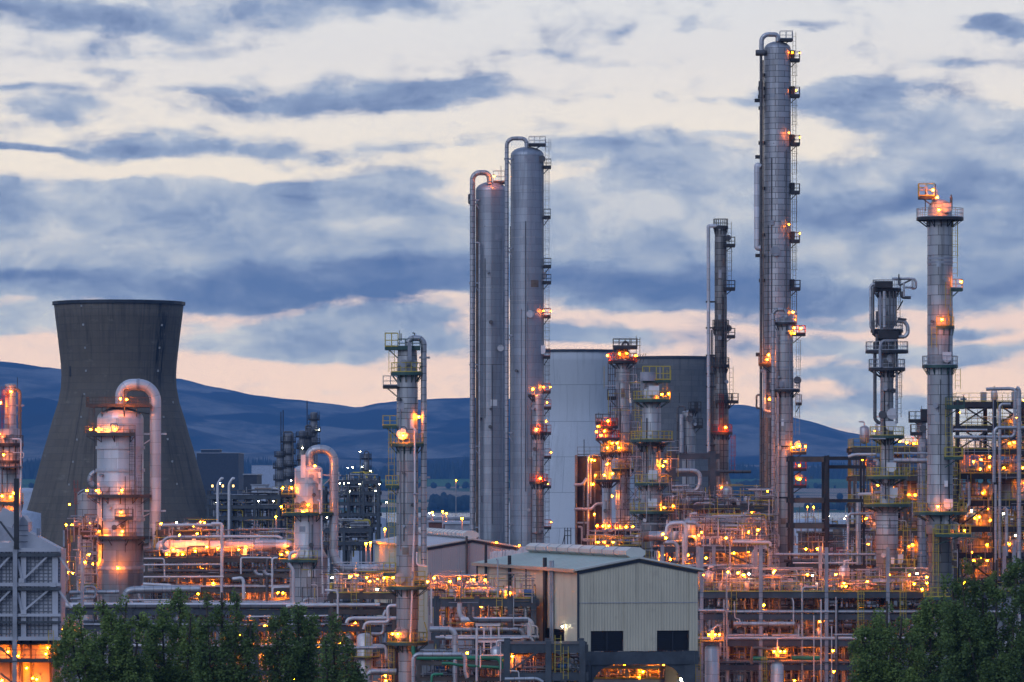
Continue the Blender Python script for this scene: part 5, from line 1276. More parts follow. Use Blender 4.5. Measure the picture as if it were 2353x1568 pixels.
# ------------------------------------------------------------------ steel racks
TANG = MB()                                            # the tangle of small-bore piping, one mass
TM = [M_PIPE, M_PIPED, M_PIPEB, M_STEELP, M_PIPEW, M_YEL]
class Rack:
    def __init__(self, label, posts, D, dep, levels, mat=M_STEEL, pw=.34, bw=.42, top=None, rails=(), decks=(), railmat=M_YEL, braces=(), base=True, name='pipe_rack', cat='pipe rack', rows=2, postmat=None, group=None):
        """posts: photo columns of the front posts; levels: photo rows of the beams (front plane)"""
        self.D, self.dep, self.posts, self.levels = D, dep, posts, levels
        zs = [Z(v, D) for v in levels]; self.zs = zs
        xs = [X(u, D) for u in posts]; self.xs = xs
        self.root = empty(name, ((xs[0] + xs[-1]) / 2, D + dep / 2, 0), label, cat, group)
        zt = Z(top, D) if top else zs[0] + bw / 2
        for j in range(rows):
            y = D + dep * j / max(1, rows - 1)
            for x in xs:
                MB().box((x, y, zt / 2), (pw, pw, zt)).build('post', postmat or mat, self.root)
            for z in zs:
                mb = MB(); e = pw / 2 + .003
                mb.bar((xs[0] - pw, y - .03, z - bw / 2), (xs[-1] + pw, y - .03, z - bw / 2), .26, bw); mb.bar((xs[0] - pw, y - .03, z + .01), (xs[-1] + pw, y - .03, z + .01), .36, .05); mb.bar((xs[0] - pw, y - .03, z - bw), (xs[-1] + pw, y - .03, z - bw), .36, .05)
                mb.build('beam', mat, self.root)
        for z in zs:
            mb = MB(); n = max(2, int((xs[-1] - xs[0]) / 3))
            for i in range(n + 1):
                x = xs[0] + (xs[-1] - xs[0]) * i / n; mb.bar((x, D, z - bw * .45), (x, D + dep, z - bw * .45), .2, bw * .7)
            mb.build('cross_beam', mat, self.root)
        for i in decks:
            mb = MB(); mb.box(((xs[0] + xs[-1]) / 2, D + dep / 2, zs[i] + .06), (xs[-1] - xs[0] + .5, dep + .4, .06)); o = mb.build('deck', M_DARK, self.root)
            if i in rails:
                m2 = MB(); y = D - .18; z = zs[i] + .09
                rail_line(m2, [(xs[0] - .2, y, z), (xs[-1] + .2, y, z)], t=.055, post=1.6); rail_line(m2, [(xs[0] - .2, y, z), (xs[0] - .2, y + dep, z)], t=.055); rail_line(m2, [(xs[-1] + .2, y, z), (xs[-1] + .2, y + dep, z)], t=.055)
                m2.build('railing', railmat, o)
        rl = random.Random(int(D * 7 + posts[0]))
        for i in decks:                                # a ladder down from each deck
            if i + 1 < len(zs) and dep > 6 and D < 1000:
                x = rl.uniform(xs[0] + 1, xs[-1] - 1); ladder_mb((x, D - .45, 0), zs[i + 1], zs[i] + 1, cage=False, w=.6).build('ladder', railmat if railmat is not M_DARK else M_STEELP, self.root)
        for (i, j, l0, l1) in braces:
            z0 = zs[l0] if l0 < len(zs) else .3; z1 = zs[l1] if l1 < len(zs) else .3
            MB().bar((xs[i], D - .1, z0), (xs[j], D - .1, z1), .2, .2).build('brace', mat, self.root)
    def lamps(self, lst, me=None):
        for q in lst:
            u, v = q[:2]
            if any(abs(u - a) + abs(v - b) < 11 for a, b in self.__dict__.setdefault('lit', [])): continue
            self.lit.append((u, v)); dy = q[2] if len(q) > 2 else 1.0
            lamp_at(P(u, v, self.D + dy), self.root, me)
    def auto_lamps(self, level, n, seed, h=2.6, me=None, u0=None, u1=None, dmin=.6, dmax=None):
        rd = random.Random(seed); xs = self.xs; n = max(1, int(round(n * .45)))
        for i in range(n):
            x = X(u0, self.D) if u0 else xs[0]; x2 = X(u1, self.D) if u1 else xs[-1]
            xx = x + (x2 - x) * rd.random(); y = self.D + rd.uniform(dmin, dmax or self.dep * .8)
            z = (self.zs[level] if level < len(self.zs) else 0) + h * rd.uniform(.75, 1.1)
            lamp_at(Vector((xx, y, z)), self.root, me or rd.choice([ME_LAMP, ME_LAMP, ME_LAMP, ME_LAMPS, ME_LAMPS, ME_LAMPW]))

def tangle(u0, u1, v0, v1, D0, D1, n, seed, warm=False, r0=.03, r1=.10, lmax=5.0):
    """small-bore piping, conduit, stanchions: straight or once-bent thin tubes"""
    rd = random.Random(seed)
    for i in range(n):
        D = rd.uniform(D0, D1); u = rd.uniform(u0, u1); v = rd.uniform(v0, v1)
        p = P(u, v, D); r = rd.uniform(r0, r1) ** 1.0; mi = rd.choice([0, 0, 1, 1, 2, 3, 3, 4, 5] if not warm else [0, 2, 3, 3, 4, 5, 0])
        L = rd.uniform(.8, lmax); k_ = rd.random()
        lo, hi = Z(v1, D), Z(v0, D)
        if k_ < .42: q = [p, Vector((p.x, p.y, max(lo, p.z - L)))]
        elif k_ < .72: q = [p, p + Vector((L * 1.3, 0, 0))]
        elif k_ < .88: q = [p, p + Vector((L * .7, 0, 0)), Vector((p.x + L * .7, p.y, max(lo, p.z - L * .6)))]
        else: q = [p, p + Vector((0, rd.uniform(.5, 2), 0)), p + Vector((0, 1, -L * .5))]
        x0, x1 = X(u0, D), X(u1, D)
        q = [Vector((min(x1, max(x0, w_.x)), w_.y, w_.z)) for w_ in q]
        if (q[0] - q[-1]).length < .3: continue
        TANG.tube(q, r, 5, bend=r * 3 if len(q) > 2 else None, cap=False, mi=mi, seg=2)

# prototypes of the plant items, copied with their parts
def proto(name): 
    o = bpy.data.objects.new(name, None); o.empty_display_size = .3; ORG[o.name] = Vector((0, 0, 0)); return o
def pb(mb, name, mat, par):
    o = mb.build(name, mat, par); return o
PROTOS = {}
def make_protos():
    a = proto('valve'); pb(MB().tube([(-.45, 0, .55), (.45, 0, .55)], .16, 8).ball((0, 0, .55), .26, 8, 5), 'body', M_STEELP, a)
    pb(MB().tube([(-.47, 0, .55), (-.40, 0, .55)], .27, 10).tube([(.40, 0, .55), (.47, 0, .55)], .27, 10), 'flange', M_PIPED, a); pb(MB().tube([(0, 0, .7), (0, 0, 1.25)], .05, 6).tube([(0, 0, 1.2), (0, 0, 1.26)], .26, 10), 'handwheel', M_REDP, a); pb(MB().box((0, 0, .15), (.3, .3, .3)), 'support', M_DARK, a); PROTOS['valve'] = a
    a = proto('pump'); pb(MB().tube([(-.9, 0, .6), (.15, 0, .6)], .36, 12), 'motor', M_BLUEP, a); pb(MB().tube([(.3, 0, .6), (.75, 0, .6)], .44, 12).tube([(.5, 0, .9), (.5, 0, 1.6)], .14, 8), 'casing', M_STEELP, a); pb(MB().box((-.1, 0, .12), (2.0, .8, .24)), 'baseplate', M_STEEL, a); PROTOS['pump'] = a
    a = proto('vertical_drum'); pb(MB().lathe(0, 0, [(.001, .5), (.45, .62), (.62, .85), (.62, 2.5), (.45, 2.78), (.001, 2.9)], 18), 'shell', M_PIPE, a)
    for i in range(3): t = i * 2.094; pb(MB().bar((.5 * math.cos(t), .5 * math.sin(t), 0), (.5 * math.cos(t), .5 * math.sin(t), .9), .1), 'leg', M_STEEL, a)
    pb(MB().tube([(0, 0, 2.85), (0, 0, 3.4), (.7, 0, 3.4)], .1, 8, bend=.25), 'nozzle', M_PIPEW, a); PROTOS['vertical_drum'] = a
    a = proto('exchanger'); pb(MB().tube([(-1.9, 0, .95), (1.9, 0, .95)], .5, 16), 'shell', M_PIPE, a); pb(MB().tube([(1.9, 0, .95), (2.35, 0, .95)], .56, 16).tube([(2.35, 0, .95), (2.45, 0, .95)], .62, 16), 'channel_head', M_PIPEB, a); pb(MB().ball((-1.9, 0, .95), .49, 14, 6), 'end_cap', M_PIPE, a)
    for x in (-1.2, 1.2): pb(MB().box((x, 0, .25), (.25, .8, .5)), 'saddle', M_STEEL, a)
    PROTOS['exchanger'] = a
    a = proto('filter_pot'); pb(MB().lathe(0, 0, [(.3, 0), (.3, .3), (.38, .35), (.38, 1.2), (.3, 1.4), (.001, 1.5)], 14), 'body', M_PIPEW, a); pb(MB().tube([(-.7, 0, .5), (.7, 0, .5)], .1, 8), 'pipe_stub', M_PIPE, a); pb(MB().tube([(0, 0, 1.4), (0, 0, 1.85)], .05, 6), 'stem', M_DARK, a); PROTOS['filter_pot'] = a
    a = proto('control_cabinet'); pb(MB().box((0, 0, .95), (.9, .5, 1.3)), 'cabinet', M_STEELP, a); pb(MB().box((0, -.26, .95), (.7, .04, 1.1)), 'door', M_WHITE, a); pb(MB().box((0, 0, .15), (.7, .3, .3)), 'plinth', M_DARK, a); PROTOS['control_cabinet'] = a
make_protos()
DESC = {'valve': 'red-wheeled gate valve', 'pump': 'blue motor pump', 'vertical_drum': 'small upright silver drum', 'exchanger': 'silver tube exchanger', 'filter_pot': 'pale filter pot', 'control_cabinet': 'white-doored cabinet'}
USED = set()
def place(kind, p, rz, sc, host, key):
    src = PROTOS[kind]; r = src.copy(); COL.objects.link(r); r.location = p; r.rotation_euler = (0, 0, rz); r.scale = (sc, sc, sc)
    for c in src.children:
        if c.name.split('.')[0] == '': continue
        d = c.copy(); d.parent = r; COL.objects.link(d)
    reg(r, '%s %s' % (DESC[kind], host), kind.replace('_', ' '), key, group='%ss in the units' % kind.replace('_', ' '))
def thicken(): 
    for (u0, u1, v0, v1, d0, d1, n) in ((1530, 1780, 1110, 1260, 605, 622, 330), (1600, 1790, 1180, 1310, 570, 583, 260), (1955, 2200, 1035, 1350, 592, 611, 420), (2195, 2360, 930, 1340, 606, 623, 300), (1604, 2150, 1305, 1362, 557, 575, 260), (340, 690, 1190, 1400, 603, 617, 260), (690, 910, 1290, 1400, 546, 560, 160), (980, 1230, 1310, 1470, 510, 520, 200), (1820, 2010, 1150, 1300, 576, 586, 110), (1380, 1480, 830, 1260, 634, 640, 150), (1460, 1560, 1000, 1290, 598, 606, 110)):
        tangle(u0, u1, v0, v1, d0, d1, n, int(u0 + v0), False, .022, .06, 4.0)
def equip(rack, level, host, n, seed, kinds=None, u0=None, u1=None, dmin=.8, dmax=None, scale=1.0):
    rd = random.Random(seed); z = (rack.zs[level] if level < len(rack.zs) else 0) + .09
    x0 = X(u0, rack.D) if u0 else rack.xs[0] + .6; x1 = X(u1, rack.D) if u1 else rack.xs[-1] - .6
    for i in range(n):
        kd = rd.choice(kinds or ['valve', 'pump', 'vertical_drum', 'exchanger', 'filter_pot', 'filter_pot', 'control_cabinet'])
        x = x0 + (x1 - x0) * (i + rd.uniform(.1, .9)) / n; y = rack.D + rd.uniform(dmin, dmax or rack.dep - .8)
        place(kd, Vector((x, y, z)), rd.choice([0, 0, math.pi / 2, math.pi]) + rd.uniform(-.05, .05), scale * rd.uniform(.75, 1.2), host, x)
def risers(rack, la, lb, host, n, seed, wd=(.09, .24), u0=None, u1=None, mats=None, dmin=-.3, dmax=None):
    """vertical pipes with an elbow, between two levels"""
    rd = random.Random(seed); za = rack.zs[la] if la < len(rack.zs) else 0.0; zb = rack.zs[lb] if lb < len(rack.zs) else 0.0
    x0 = X(u0, rack.D) if u0 else rack.xs[0] + .4; x1 = X(u1, rack.D) if u1 else rack.xs[-1] - .4
    for i in range(n):
        x = x0 + (x1 - x0) * (i + rd.uniform(.1, .9)) / n; y = rack.D + rd.uniform(dmin, rack.dep * .5 if dmax is None else dmax); r = rd.uniform(*wd) / 1.0
        m_, cn = rd.choice(mats or [(M_PIPE, 'silver'), (M_PIPED, 'dark'), (M_PIPEW, 'whitish'), (M_PIPEB, 'brown'), (M_PIPE, 'silver')])
        ztop = za + rd.uniform(-.8, 1.6); sd = rd.choice((-1, 1)); L = rd.uniform(.8, 2.6)
        pts = [(x, y, zb + .1), (x, y, ztop), (x + sd * L, y, ztop)]
        if rd.random() < .45: pts.append((x + sd * L, y, ztop - rd.uniform(1, 2.4)))
        elif rd.random() < .3: pts.append((x + sd * L, y + 3, ztop))
        o = MB().tube(pts, r, 8, bend=r * 3, seg=4).build('riser_pipe', m_, origin=(x, y, zb))
        reg(o, '%s %s riser pipe %s' % ('thin' if r < .14 else 'thick', cn, host), 'pipe', x, group='riser pipes')
def runs(rack, level, host, n, seed, wd=(.10, .30), off=.12, u0=None, u1=None, mats=None, y0=-.1, y1=None):
    """level pipes lying along a rack level"""
    rd = random.Random(seed); z = rack.zs[level] if level < len(rack.zs) else .3
    x0 = X(u0, rack.D) if u0 else rack.xs[0] - .5; x1 = X(u1, rack.D) if u1 else rack.xs[-1] + .5
    y1 = rack.dep * .8 if y1 is None else y1; hs = []
    for i in range(n):
        r = rd.uniform(*wd); y = rack.D + y0 + (y1 - y0) * i / max(1, n - 1)
        m_, cn = rd.choice(mats or [(M_PIPE, 'silver'), (M_PIPED, 'dark'), (M_PIPEW, 'whitish'), (M_PIPE, 'silver')])
        a, b_ = x0 + rd.uniform(-.4, 1.5), x1 + rd.uniform(-1.5, .4)
        zz = z + off + r
        pts = [(a, y, zz), (b_, y, zz)]
        if rd.random() < .5: pts.append((b_, y, zz - rd.uniform(1.2, 2.6)))
        if rd.random() < .35: pts.insert(0, (a, y, zz + rd.uniform(.8, 2)))
        o = MB().tube(pts, r, 10, bend=r * 3, seg=4).build('level_pipe', m_, origin=(a, y, zz))
        reg(o, '%s %s level pipe %s' % ('thin' if r < .18 else 'thick', cn, host), 'pipe', y, 'from front', group='level pipes')

# ---- lower right: the long two-storey rack in front, and the lamplit unit above and behind it
H1 = 'on the long front rack'
r1 = Rack('long slate pipe rack at the lower right, its upper deck lamplit and yellow-railed', [1612, 1748, 1899, 2040, 2180, 2330], 556, 11, [1362, 1412, 1473, 1528], mat=M_STEEL, pw=.42, bw=.62, rails=(0,), decks=(0, 2), top=1258, postmat=M_STEELP)
runs(r1, 1, 'on the second level of the long front rack', 9, 11); runs(r1, 2, 'on the third level of the long front rack', 9, 12); runs(r1, 3, 'on the bottom level of the long front rack', 7, 13)
risers(r1, 0, 4, 'on the left half of the long front rack', 13, 14, u0=1615, u1=1900); risers(r1, 1, 4, 'on the right half of the long front rack', 8, 15, u0=1900, u1=2100)
equip(r1, 0, 'on the glowing deck of the long front rack', 20, 16, scale=.9, u0=1620, u1=2080); equip(r1, 2, 'on the lower deck of the long front rack', 12, 17, scale=.8, u0=1620, u1=2080)
r1.lamps([C for C in crops(B6, (1180, 578), (1503, 556), (1560, 577), (1830, 553), (1817, 575))] + crops(B7, (203, 410), (190, 430), (495, 428), (738, 428), (1010, 488), (825, 530), (810, 500), (1412, 508), (1520, 500), (600, 832), (280, 1035), (525, 1015), (75, 980), (715, 1083), (722, 1262), (383, 1338), (120, 690), (1520, 450), (1410, 545), (1480, 555)))
for lv, n, sd in ((0, 24, 18), (1, 1, 19), (2, 5, 20), (3, 5, 21)): r1.auto_lamps(lv, n, sd, h=2.3, u0=1610, u1=2180)
tangle(1604, 2180, 1305, 1362, 557, 569, 230, 31, True); tangle(1604, 2100, 1365, 1420, 557, 568, 130, 32); tangle(1604, 2100, 1420, 1568, 557, 568, 300, 33)
r2 = Rack('slate steel rack above the long front rack, holding a bench of drums over amber lamps', [1522, 1640, 1748], 572, 9, [1258, 1307], pw=.45, bw=.55, decks=(0,), rails=(), braces=((0, 1, 1, 0), (2, 1, 1, 0), (0, 1, 1, 2)), postmat=M_STEELP)
equip(r2, 0, 'on the drum bench left of the tallest column', 13, 41, scale=1.15); runs(r2, 1, 'under the drum bench', 6, 42); risers(r2, 0, 2, 'below the drum bench', 7, 43)
r2.lamps(crops(B6, (840, 235), (868, 238), (1395, 235), (1465, 375), (1480, 376), (1495, 372), (880, 430), (910, 430), (1640, 385), (1600, 360), (1210, 420), (1000, 235), (1100, 220), (1690, 160), (1600, 180)))
r2.auto_lamps(0, 7, 44, h=1.7); r2.auto_lamps(1, 9, 45, h=2); tangle(1530, 1760, 1180, 1258, 572, 582, 230, 46, True); tangle(1530, 1750, 1260, 1307, 572, 581, 110, 47, True)
r3 = Rack('crowded process deck between the green-decked column and the tallest column', [1530, 1640, 1770], 612, 9, [1165, 1215], pw=.3, bw=.4, decks=(0, 1), rails=(0,), railmat=M_STEELB)
equip(r3, 0, 'on the upper deck below the bridge beam', 9, 48); equip(r3, 1, 'on the middle deck below the bridge beam', 12, 49); tangle(1530, 1780, 1120, 1250, 612, 621, 260, 50); r3.auto_lamps(1, 6, 51, h=2); r3.auto_lamps(0, 2, 52, h=2)
risers(r3, 0, 2, 'below the bridge beam', 9, 53)
r4 = Rack('bare black portal frame with brown beams, framing the distant fields', [1820, 1899], 575, 6, [1050, 1145, 1203, 1296], mat=M_DARK, pw=.36, bw=.55, top=1048, base=True)
r4b = Rack('black frame joining the bare portal to the crooked-headed column', [1903, 1985], 577, 5, [1050, 1070, 1148, 1206, 1300], mat=M_DARK, pw=.26, bw=.34)
for v in (1057, 1151, 1210, 1302): px_box(MB(), 1826, 1893, v - 7, v + 5, 574.5, 574.62, 575).build('brown_plate', M_STEELB, r4.root)
runs(r4, 3, 'along the foot of the bare portal', 4, 54); tangle(1820, 2000, 1215, 1300, 576, 584, 90, 55); r4.lamps(crops(B5, (275, 1338), (378, 1335), (400, 1338), (290, 1560), (545, 1560)) )
r1c = Rack('dark rear pipe rack crammed behind the long front rack', [1615, 1720, 1830, 1940, 2050, 2160], 588, 9, [1372, 1408, 1446, 1490, 1530], mat=M_DARK, pw=.4, bw=.45, decks=(0, 2))
runs(r1c, 0, 'on the top of the dark rear rack', 6, 301, mats=[(M_PIPED, 'dark'), (M_PIPEB, 'brown')]); runs(r1c, 2, 'halfway up the dark rear rack', 6, 302, mats=[(M_PIPED, 'dark'), (M_PIPE, 'silver')])
tangle(1610, 2160, 1372, 1568, 588, 598, 420, 303, r1=.16); r1c.auto_lamps(2, 3, 304, h=1.8); r1c.auto_lamps(4, 4, 305, h=1.8); tangle(1610, 2160, 1372, 1560, 557, 567, 250, 306, True)
# ---- right: girder tower and lit floors behind the two right columns
r5 = Rack('tall girder tower with crossed braces and amber lit vessels at the right edge', [2200, 2285, 2372], 612, 12, [925, 980, 1034, 1090, 1152, 1212, 1272, 1335], mat=M_DARK, pw=.5, bw=.6, decks=(0, 1, 2, 3, 4, 5, 6), rails=(0, 1, 2, 3, 4, 5), railmat=M_YEL, braces=((0, 1, 0, 1), (0, 1, 1, 0), (0, 1, 1, 2), (0, 1, 2, 1), (1, 2, 0, 1), (1, 2, 1, 0), (1, 2, 1, 2), (1, 2, 2, 1), (0, 1, 5, 4), (0, 1, 6, 7), (0, 1, 7, 6)), name='girder_tower', cat='steel tower', rows=2)
for u, v0, v1, R_ in ((2322, 960, 1050, 1.5), (2320, 1088, 1150, 1.9), (2255, 1180, 1212, 1.2), (2260, 1235, 1272, 1.4), (2245, 1300, 1335, 1.0), (2320, 1240, 1272, 1.2)):
    z0, z1 = Z(v1, 616), Z(v0, 616); x = X(u, 616); o = empty('vertical_drum', (x, 616, z0), None, 'vertical drum', 'vertical drums in the units')
    MB().lathe(x, 616, [(R_, z0 + .1), (R_, z1 - .5), (R_ * .7, z1 - .15), (.001, z1)], 24).build('shell', M_CON, o); MB().tube([(x, 616, z1 - .05), (x, 616, z1 + .5)], .2, 8).build('nozzle', M_PIPE, o)
    reg(o, 'grey upright drum lit amber inside the girder tower', 'vertical drum', v1 * 10 + u, 'from top', 'vertical drums in the units')
r5.lamps(crops(B5, (2162, 155), (2220, 610), (2100, 390), (2140, 380), (2080, 380), (1860, 835), (2097, 1292), (2050, 610), (1920, 602), (1840, 620), (1830, 1050), (1790, 1060), (1930, 1080), (1900, 1300), (1880, 1290), (1850, 1415), (1760, 1370), (2110, 45), (2225, 5), (1690, 1168), (1780, 1440), (1900, 1440)) )
for lv, n, sd in ((2, 3, 60), (3, 6, 61), (4, 5, 62), (5, 7, 63), (6, 8, 64), (1, 2, 66)): r5.auto_lamps(lv, n, sd, h=2.2)
for lv, n, sd, wds in ((0, 4, 70, 'top'), (3, 6, 71, 'fourth'), (4, 6, 72, 'fifth'), (5, 6, 73, 'sixth'), (6, 6, 74, 'seventh')): equip(r5, lv, 'on the %s floor of the girder tower' % wds, n, sd)
tangle(2195, 2360, 985, 1340, 613, 622, 330, 75); tangle(2195, 2360, 1150, 1340, 613, 622, 160, 76, True)
r6 = Rack('lamplit floors of pipework filling the gap between the two right columns', [1965, 2080, 2195], 600, 10, [1030, 1096, 1158, 1222, 1290, 1350], mat=M_STEELB, pw=.38, bw=.5, decks=(0, 1, 2, 3, 4), rails=(0, 1, 2, 3, 4), braces=((1, 2, 4, 5), (2, 1, 4, 5)))
for lv, n, sd, wds in ((0, 4, 80, 'top'), (1, 5, 81, 'second'), (2, 6, 82, 'third'), (3, 7, 83, 'fourth'), (4, 7, 84, 'fifth')):
    equip(r6, lv, 'on the %s floor between the right columns' % wds, n, sd); r6.auto_lamps(lv, (2, 3, 6, 7, 7)[lv], sd + 10, h=2.2)
r6.lamps(crops(B5, (1118, 372), (1180, 385), (1245, 390), (1200, 850), (1255, 850), (1330, 1462), (1340, 1470), (1310, 1480), (1160, 1300), (1140, 1290), (835, 1292), (840, 1450), (870, 1445), (820, 1290), (1230, 1300), (800, 1070), (850, 970)))
for y, sd in ((480, 'upper'), (545, 'lower')): pipe_thing([B5(1060, y), B5(1367, y)], 5 if y == 480 else 11, 590, M_PIPE, '%s fat level pipe spanning between the two right columns' % sd, flange=True)
z0, z1 = Z(1145, 604), Z(1098, 604); x = X(2085, 604); o = empty('vertical_drum', (x, 604, z0), 'pale upright drum glowing orange between the two right columns', 'vertical drum')
o['kind'] = 'thing'; MB().lathe(x, 604, [(1.35, z0), (1.35, z1 - .5), (.9, z1 - .15), (.001, z1)], 24).build('shell', M_CON, o); MB().tube([(x, 604, z1 - .1), (x, 604, z1 + .6), (x + 3, 604, z1 + .6)], .3, 8, bend=.8).build('nozzle', M_PIPE, o)
tangle(1960, 2195, 1100, 1350, 601, 610, 420, 85, True); tangle(1960, 2195, 1025, 1100, 601, 610, 90, 86); risers(r6, 2, 5, 'between the two right columns', 10, 87)
# ---- bridge beam and dark convection box by the slender column
r7 = Rack('slate bridge beam on one stout black post beside the slender sooty column', [1545, 1638], 640, 4, [1043, 1083], mat=M_STEEL, pw=.9, bw=.7)
hb = empty('convection_box', (X(1352, 655), 658, 0), 'black furnace convection box laced with bare silver crossover pipes', 'furnace box'); hb['kind'] = 'thing'
D = 655
px_box(MB(), 1325, 1384, 1048, 1262, D + 1.2, D + 6).build('casing', M_DARK, hb); px_box(MB(), 1322, 1327, 1046, 1255, D, D + 5).build('end_plate', M_PIPEB, hb)
for pts, wd, mt in (([C7(170, 1455), C7(162, 1440), C7(162, 1090)], 5, M_PIPEB), ([C7(150, 1083), C7(205, 1080), C7(230, 1040)], 7, M_PIPE), ([C7(238, 1400), C7(238, 900), C7(300, 890)], 5.5, M_PIPE), ([C7(255, 1200), C7(255, 890)], 3.5, M_PIPE), ([C7(150, 1233), C7(265, 1233), C7(285, 1200), C7(330, 1200)], 7, M_PIPE), ([C7(170, 1320), C7(240, 1320)], 4.5, M_PIPE), ([C7(175, 1345), C7(200, 1345), C7(200, 1430), C7(280, 1430), C7(280, 1410)], 5, M_PIPE), ([C7(212, 1400), C7(212, 1060)], 5, M_PIPED), ([C7(280, 1380), C7(280, 1000)], 3.5, M_PIPED)):
    MB().tube([P(u, v, D - .2) for u, v in pts], wd * KPX * D / 2, 8, bend=wd * KPX * D).build('crossover_pipe', mt, hb)
MB().tube([P(1342, 1050, D), P(1342, 1010, D)], .06, 5).build('mast', M_DARK, hb)
mb = MB(); rail_line(mb, [P(1327, 1046, D), P(1384, 1046, D)], t=.05); mb.build('railing', M_STEELB, hb)
for q in crops(C7, (278, 928), (285, 1022), (268, 1078), (278, 1265), (262, 925)): lamp_at(P(*q, D - .6), hb)
st = empty('ladder_stand', (X(1304, 600), 600, 0), 'small grey open access stand in front of the pale cooling tower', 'access stand'); st['kind'] = 'thing'
mb = MB()
for x in (92, 110, 130): mb.bar(P(*C7(x, 1480), 600), P(*C7(x, 1350), 600), .12)
mb.bar(P(*C7(72, 1480), 600), P(*C7(92, 1395), 600), .12); mb.bar(P(*C7(88, 1370), 600), P(*C7(134, 1370), 600), .1); mb.bar(P(*C7(88, 1400), 600), P(*C7(134, 1400), 600), .1)
mb.bar(P(*C7(110, 1480), 600), Vector((X(1304, 600), 600, 0)), .3); mb.build('frame', M_STEEL, st)
# ---- K-column foot deck
r8 = Rack('low green-railed deck of pale drums behind the shed roof vent', [1362, 1470, 1560], 620, 7, [1256, 1300], decks=(0,), rails=(0,), mat=M_STEEL)
equip(r8, 0, 'on the deck behind the shed roof', 8, 90); r8.lamps(crops(C7, (300, 1440), (340, 1440), (360, 1465), (310, 1470), (395, 1440), (725, 1415), (748, 1415), (330, 1460), (300, 1465))); r8.auto_lamps(0, 4, 93, h=1.6); tangle(1330, 1560, 1215, 1256, 620, 627, 120, 91, True)
# ---- left centre: lamplit drum deck and the racks down to the trees
r9 = Rack('rust-brown deck of horizontal drums glowing yellow behind the wide silver column', [336, 470, 600, 690], 604, 12, [1283, 1318, 1352, 1390], mat=M_STEELB, pw=.36, bw=.5, decks=(0,), rails=(0,), railmat=M_STEELB)
for u0, u1, v, wd, lab in ((372, 520, 1257, 30, 'amber-lit'), (525, 660, 1254, 27, 'duller')):
    o = empty('horizontal_drum', P((u0 + u1) / 2, v, 607), '%s horizontal silver drum on the rust-brown deck' % lab, 'drum'); o['kind'] = 'thing'
    r = wd * KPX * 607 / 2; a, b_ = P(u0, v, 607), P(u1, v, 607)
    MB().tube([a, b_], r, 24).ball(a, r * .98, 20, 8).ball(b_, r * .98, 20, 8).build('shell', M_SIL, o)
    for f in (.22, .78): q = a.lerp(b_, f); MB().box((q.x, q.y, q.z - r * .8), (.5, 1.6, r * 1.2)).build('saddle', M_STEELB, o)
    MB().tube([a.lerp(b_, .5) + Vector((0, 0, r)), a.lerp(b_, .5) + Vector((0, 0, r + .7))], .25, 8).build('nozzle', M_PIPEW, o)
r9.lamps(crops(C2, (1490, 445), (1355, 455), (1310, 560), (1475, 575), (1320, 380), (1390, 378), (1460, 385), (1545, 362), (1540, 705), (1260, 600), (1380, 600)) + crops(C3, (297, 1333), (235, 1340), (240, 1350), (50, 1330)) + crops(C4, (430, 770), (520, 770), (545, 772), (620, 770), (680, 770), (730, 770), (295, 760), (180, 780), (8, 580)))
equip(r9, 0, 'on the rust-brown drum deck', 9, 100, scale=.8); runs(r9, 1, 'on the second level behind the wide silver column', 7, 101); runs(r9, 2, 'on the third level behind the wide silver column', 7, 102); runs(r9, 3, 'on the bottom level behind the wide silver column', 5, 106)
risers(r9, 0, 4, 'under the rust-brown drum deck', 14, 103); r9.auto_lamps(0, 9, 104, h=1.8); r9.auto_lamps(3, 12, 105, h=1.4); r9.auto_lamps(2, 5, 109, h=1.5)
tangle(336, 690, 1284, 1400, 605, 616, 300, 107, True); tangle(336, 690, 1215, 1284, 605, 614, 140, 108, True)
r10 = Rack('small railed gantry with a lit pipe header, behind the wide silver column', [362, 468], 612, 5, [1222], mat=M_STEELB, decks=(0,), rails=(0,), railmat=M_STEELB)
r10.auto_lamps(0, 8, 110, h=1.2, dmin=-.6, dmax=.6); equip(r10, 0, 'on the small gantry', 4, 111, scale=.7)
r10b = Rack('small lamplit landing hung left of the wide silver column', [152, 218], 618, 4, [1222], mat=M_STEELB, decks=(0,), rails=(0,), railmat=M_STEELB)
r10b.lamps(crops(C2, (500, 378), (545, 380), (585, 378), (640, 432), (525, 222), (672, 602), (640, 660), (505, 660), (510, 735), (550, 742), (912, 688), (705, 672), (500, 545)), None); equip(r10b, 0, 'on the landing left of the wide silver column', 3, 112, scale=.8); tangle(150, 225, 1180, 1360, 612, 620, 110, 113, True)
r11 = Rack('dark pipe rack between the furnace casing and the wide grey skirt, half hidden by trees', [150, 300, 440, 590, 760, 905], 546, 10, [1402, 1440, 1490, 1540], mat=M_STEEL, pw=.5, bw=.55, decks=(2,), braces=((2, 3, 0, 1), (3, 4, 1, 2)))
runs(r11, 0, 'on the top level behind the left trees', 9, 120, wd=(.16, .34)); runs(r11, 1, 'on the second level behind the left trees', 8, 121); runs(r11, 2, 'on the third level behind the left trees', 6, 122); equip(r11, 2, 'on the deck behind the left trees', 11, 123)
risers(r11, 0, 4, 'behind the left trees', 12, 124); r11.auto_lamps(2, 14, 125, h=2.2); r11.auto_lamps(3, 8, 126, h=1.8); r11.auto_lamps(4, 8, 129, h=4); tangle(330, 900, 1395, 1568, 547, 556, 320, 127); tangle(560, 900, 1440, 1568, 547, 556, 120, 128, True)
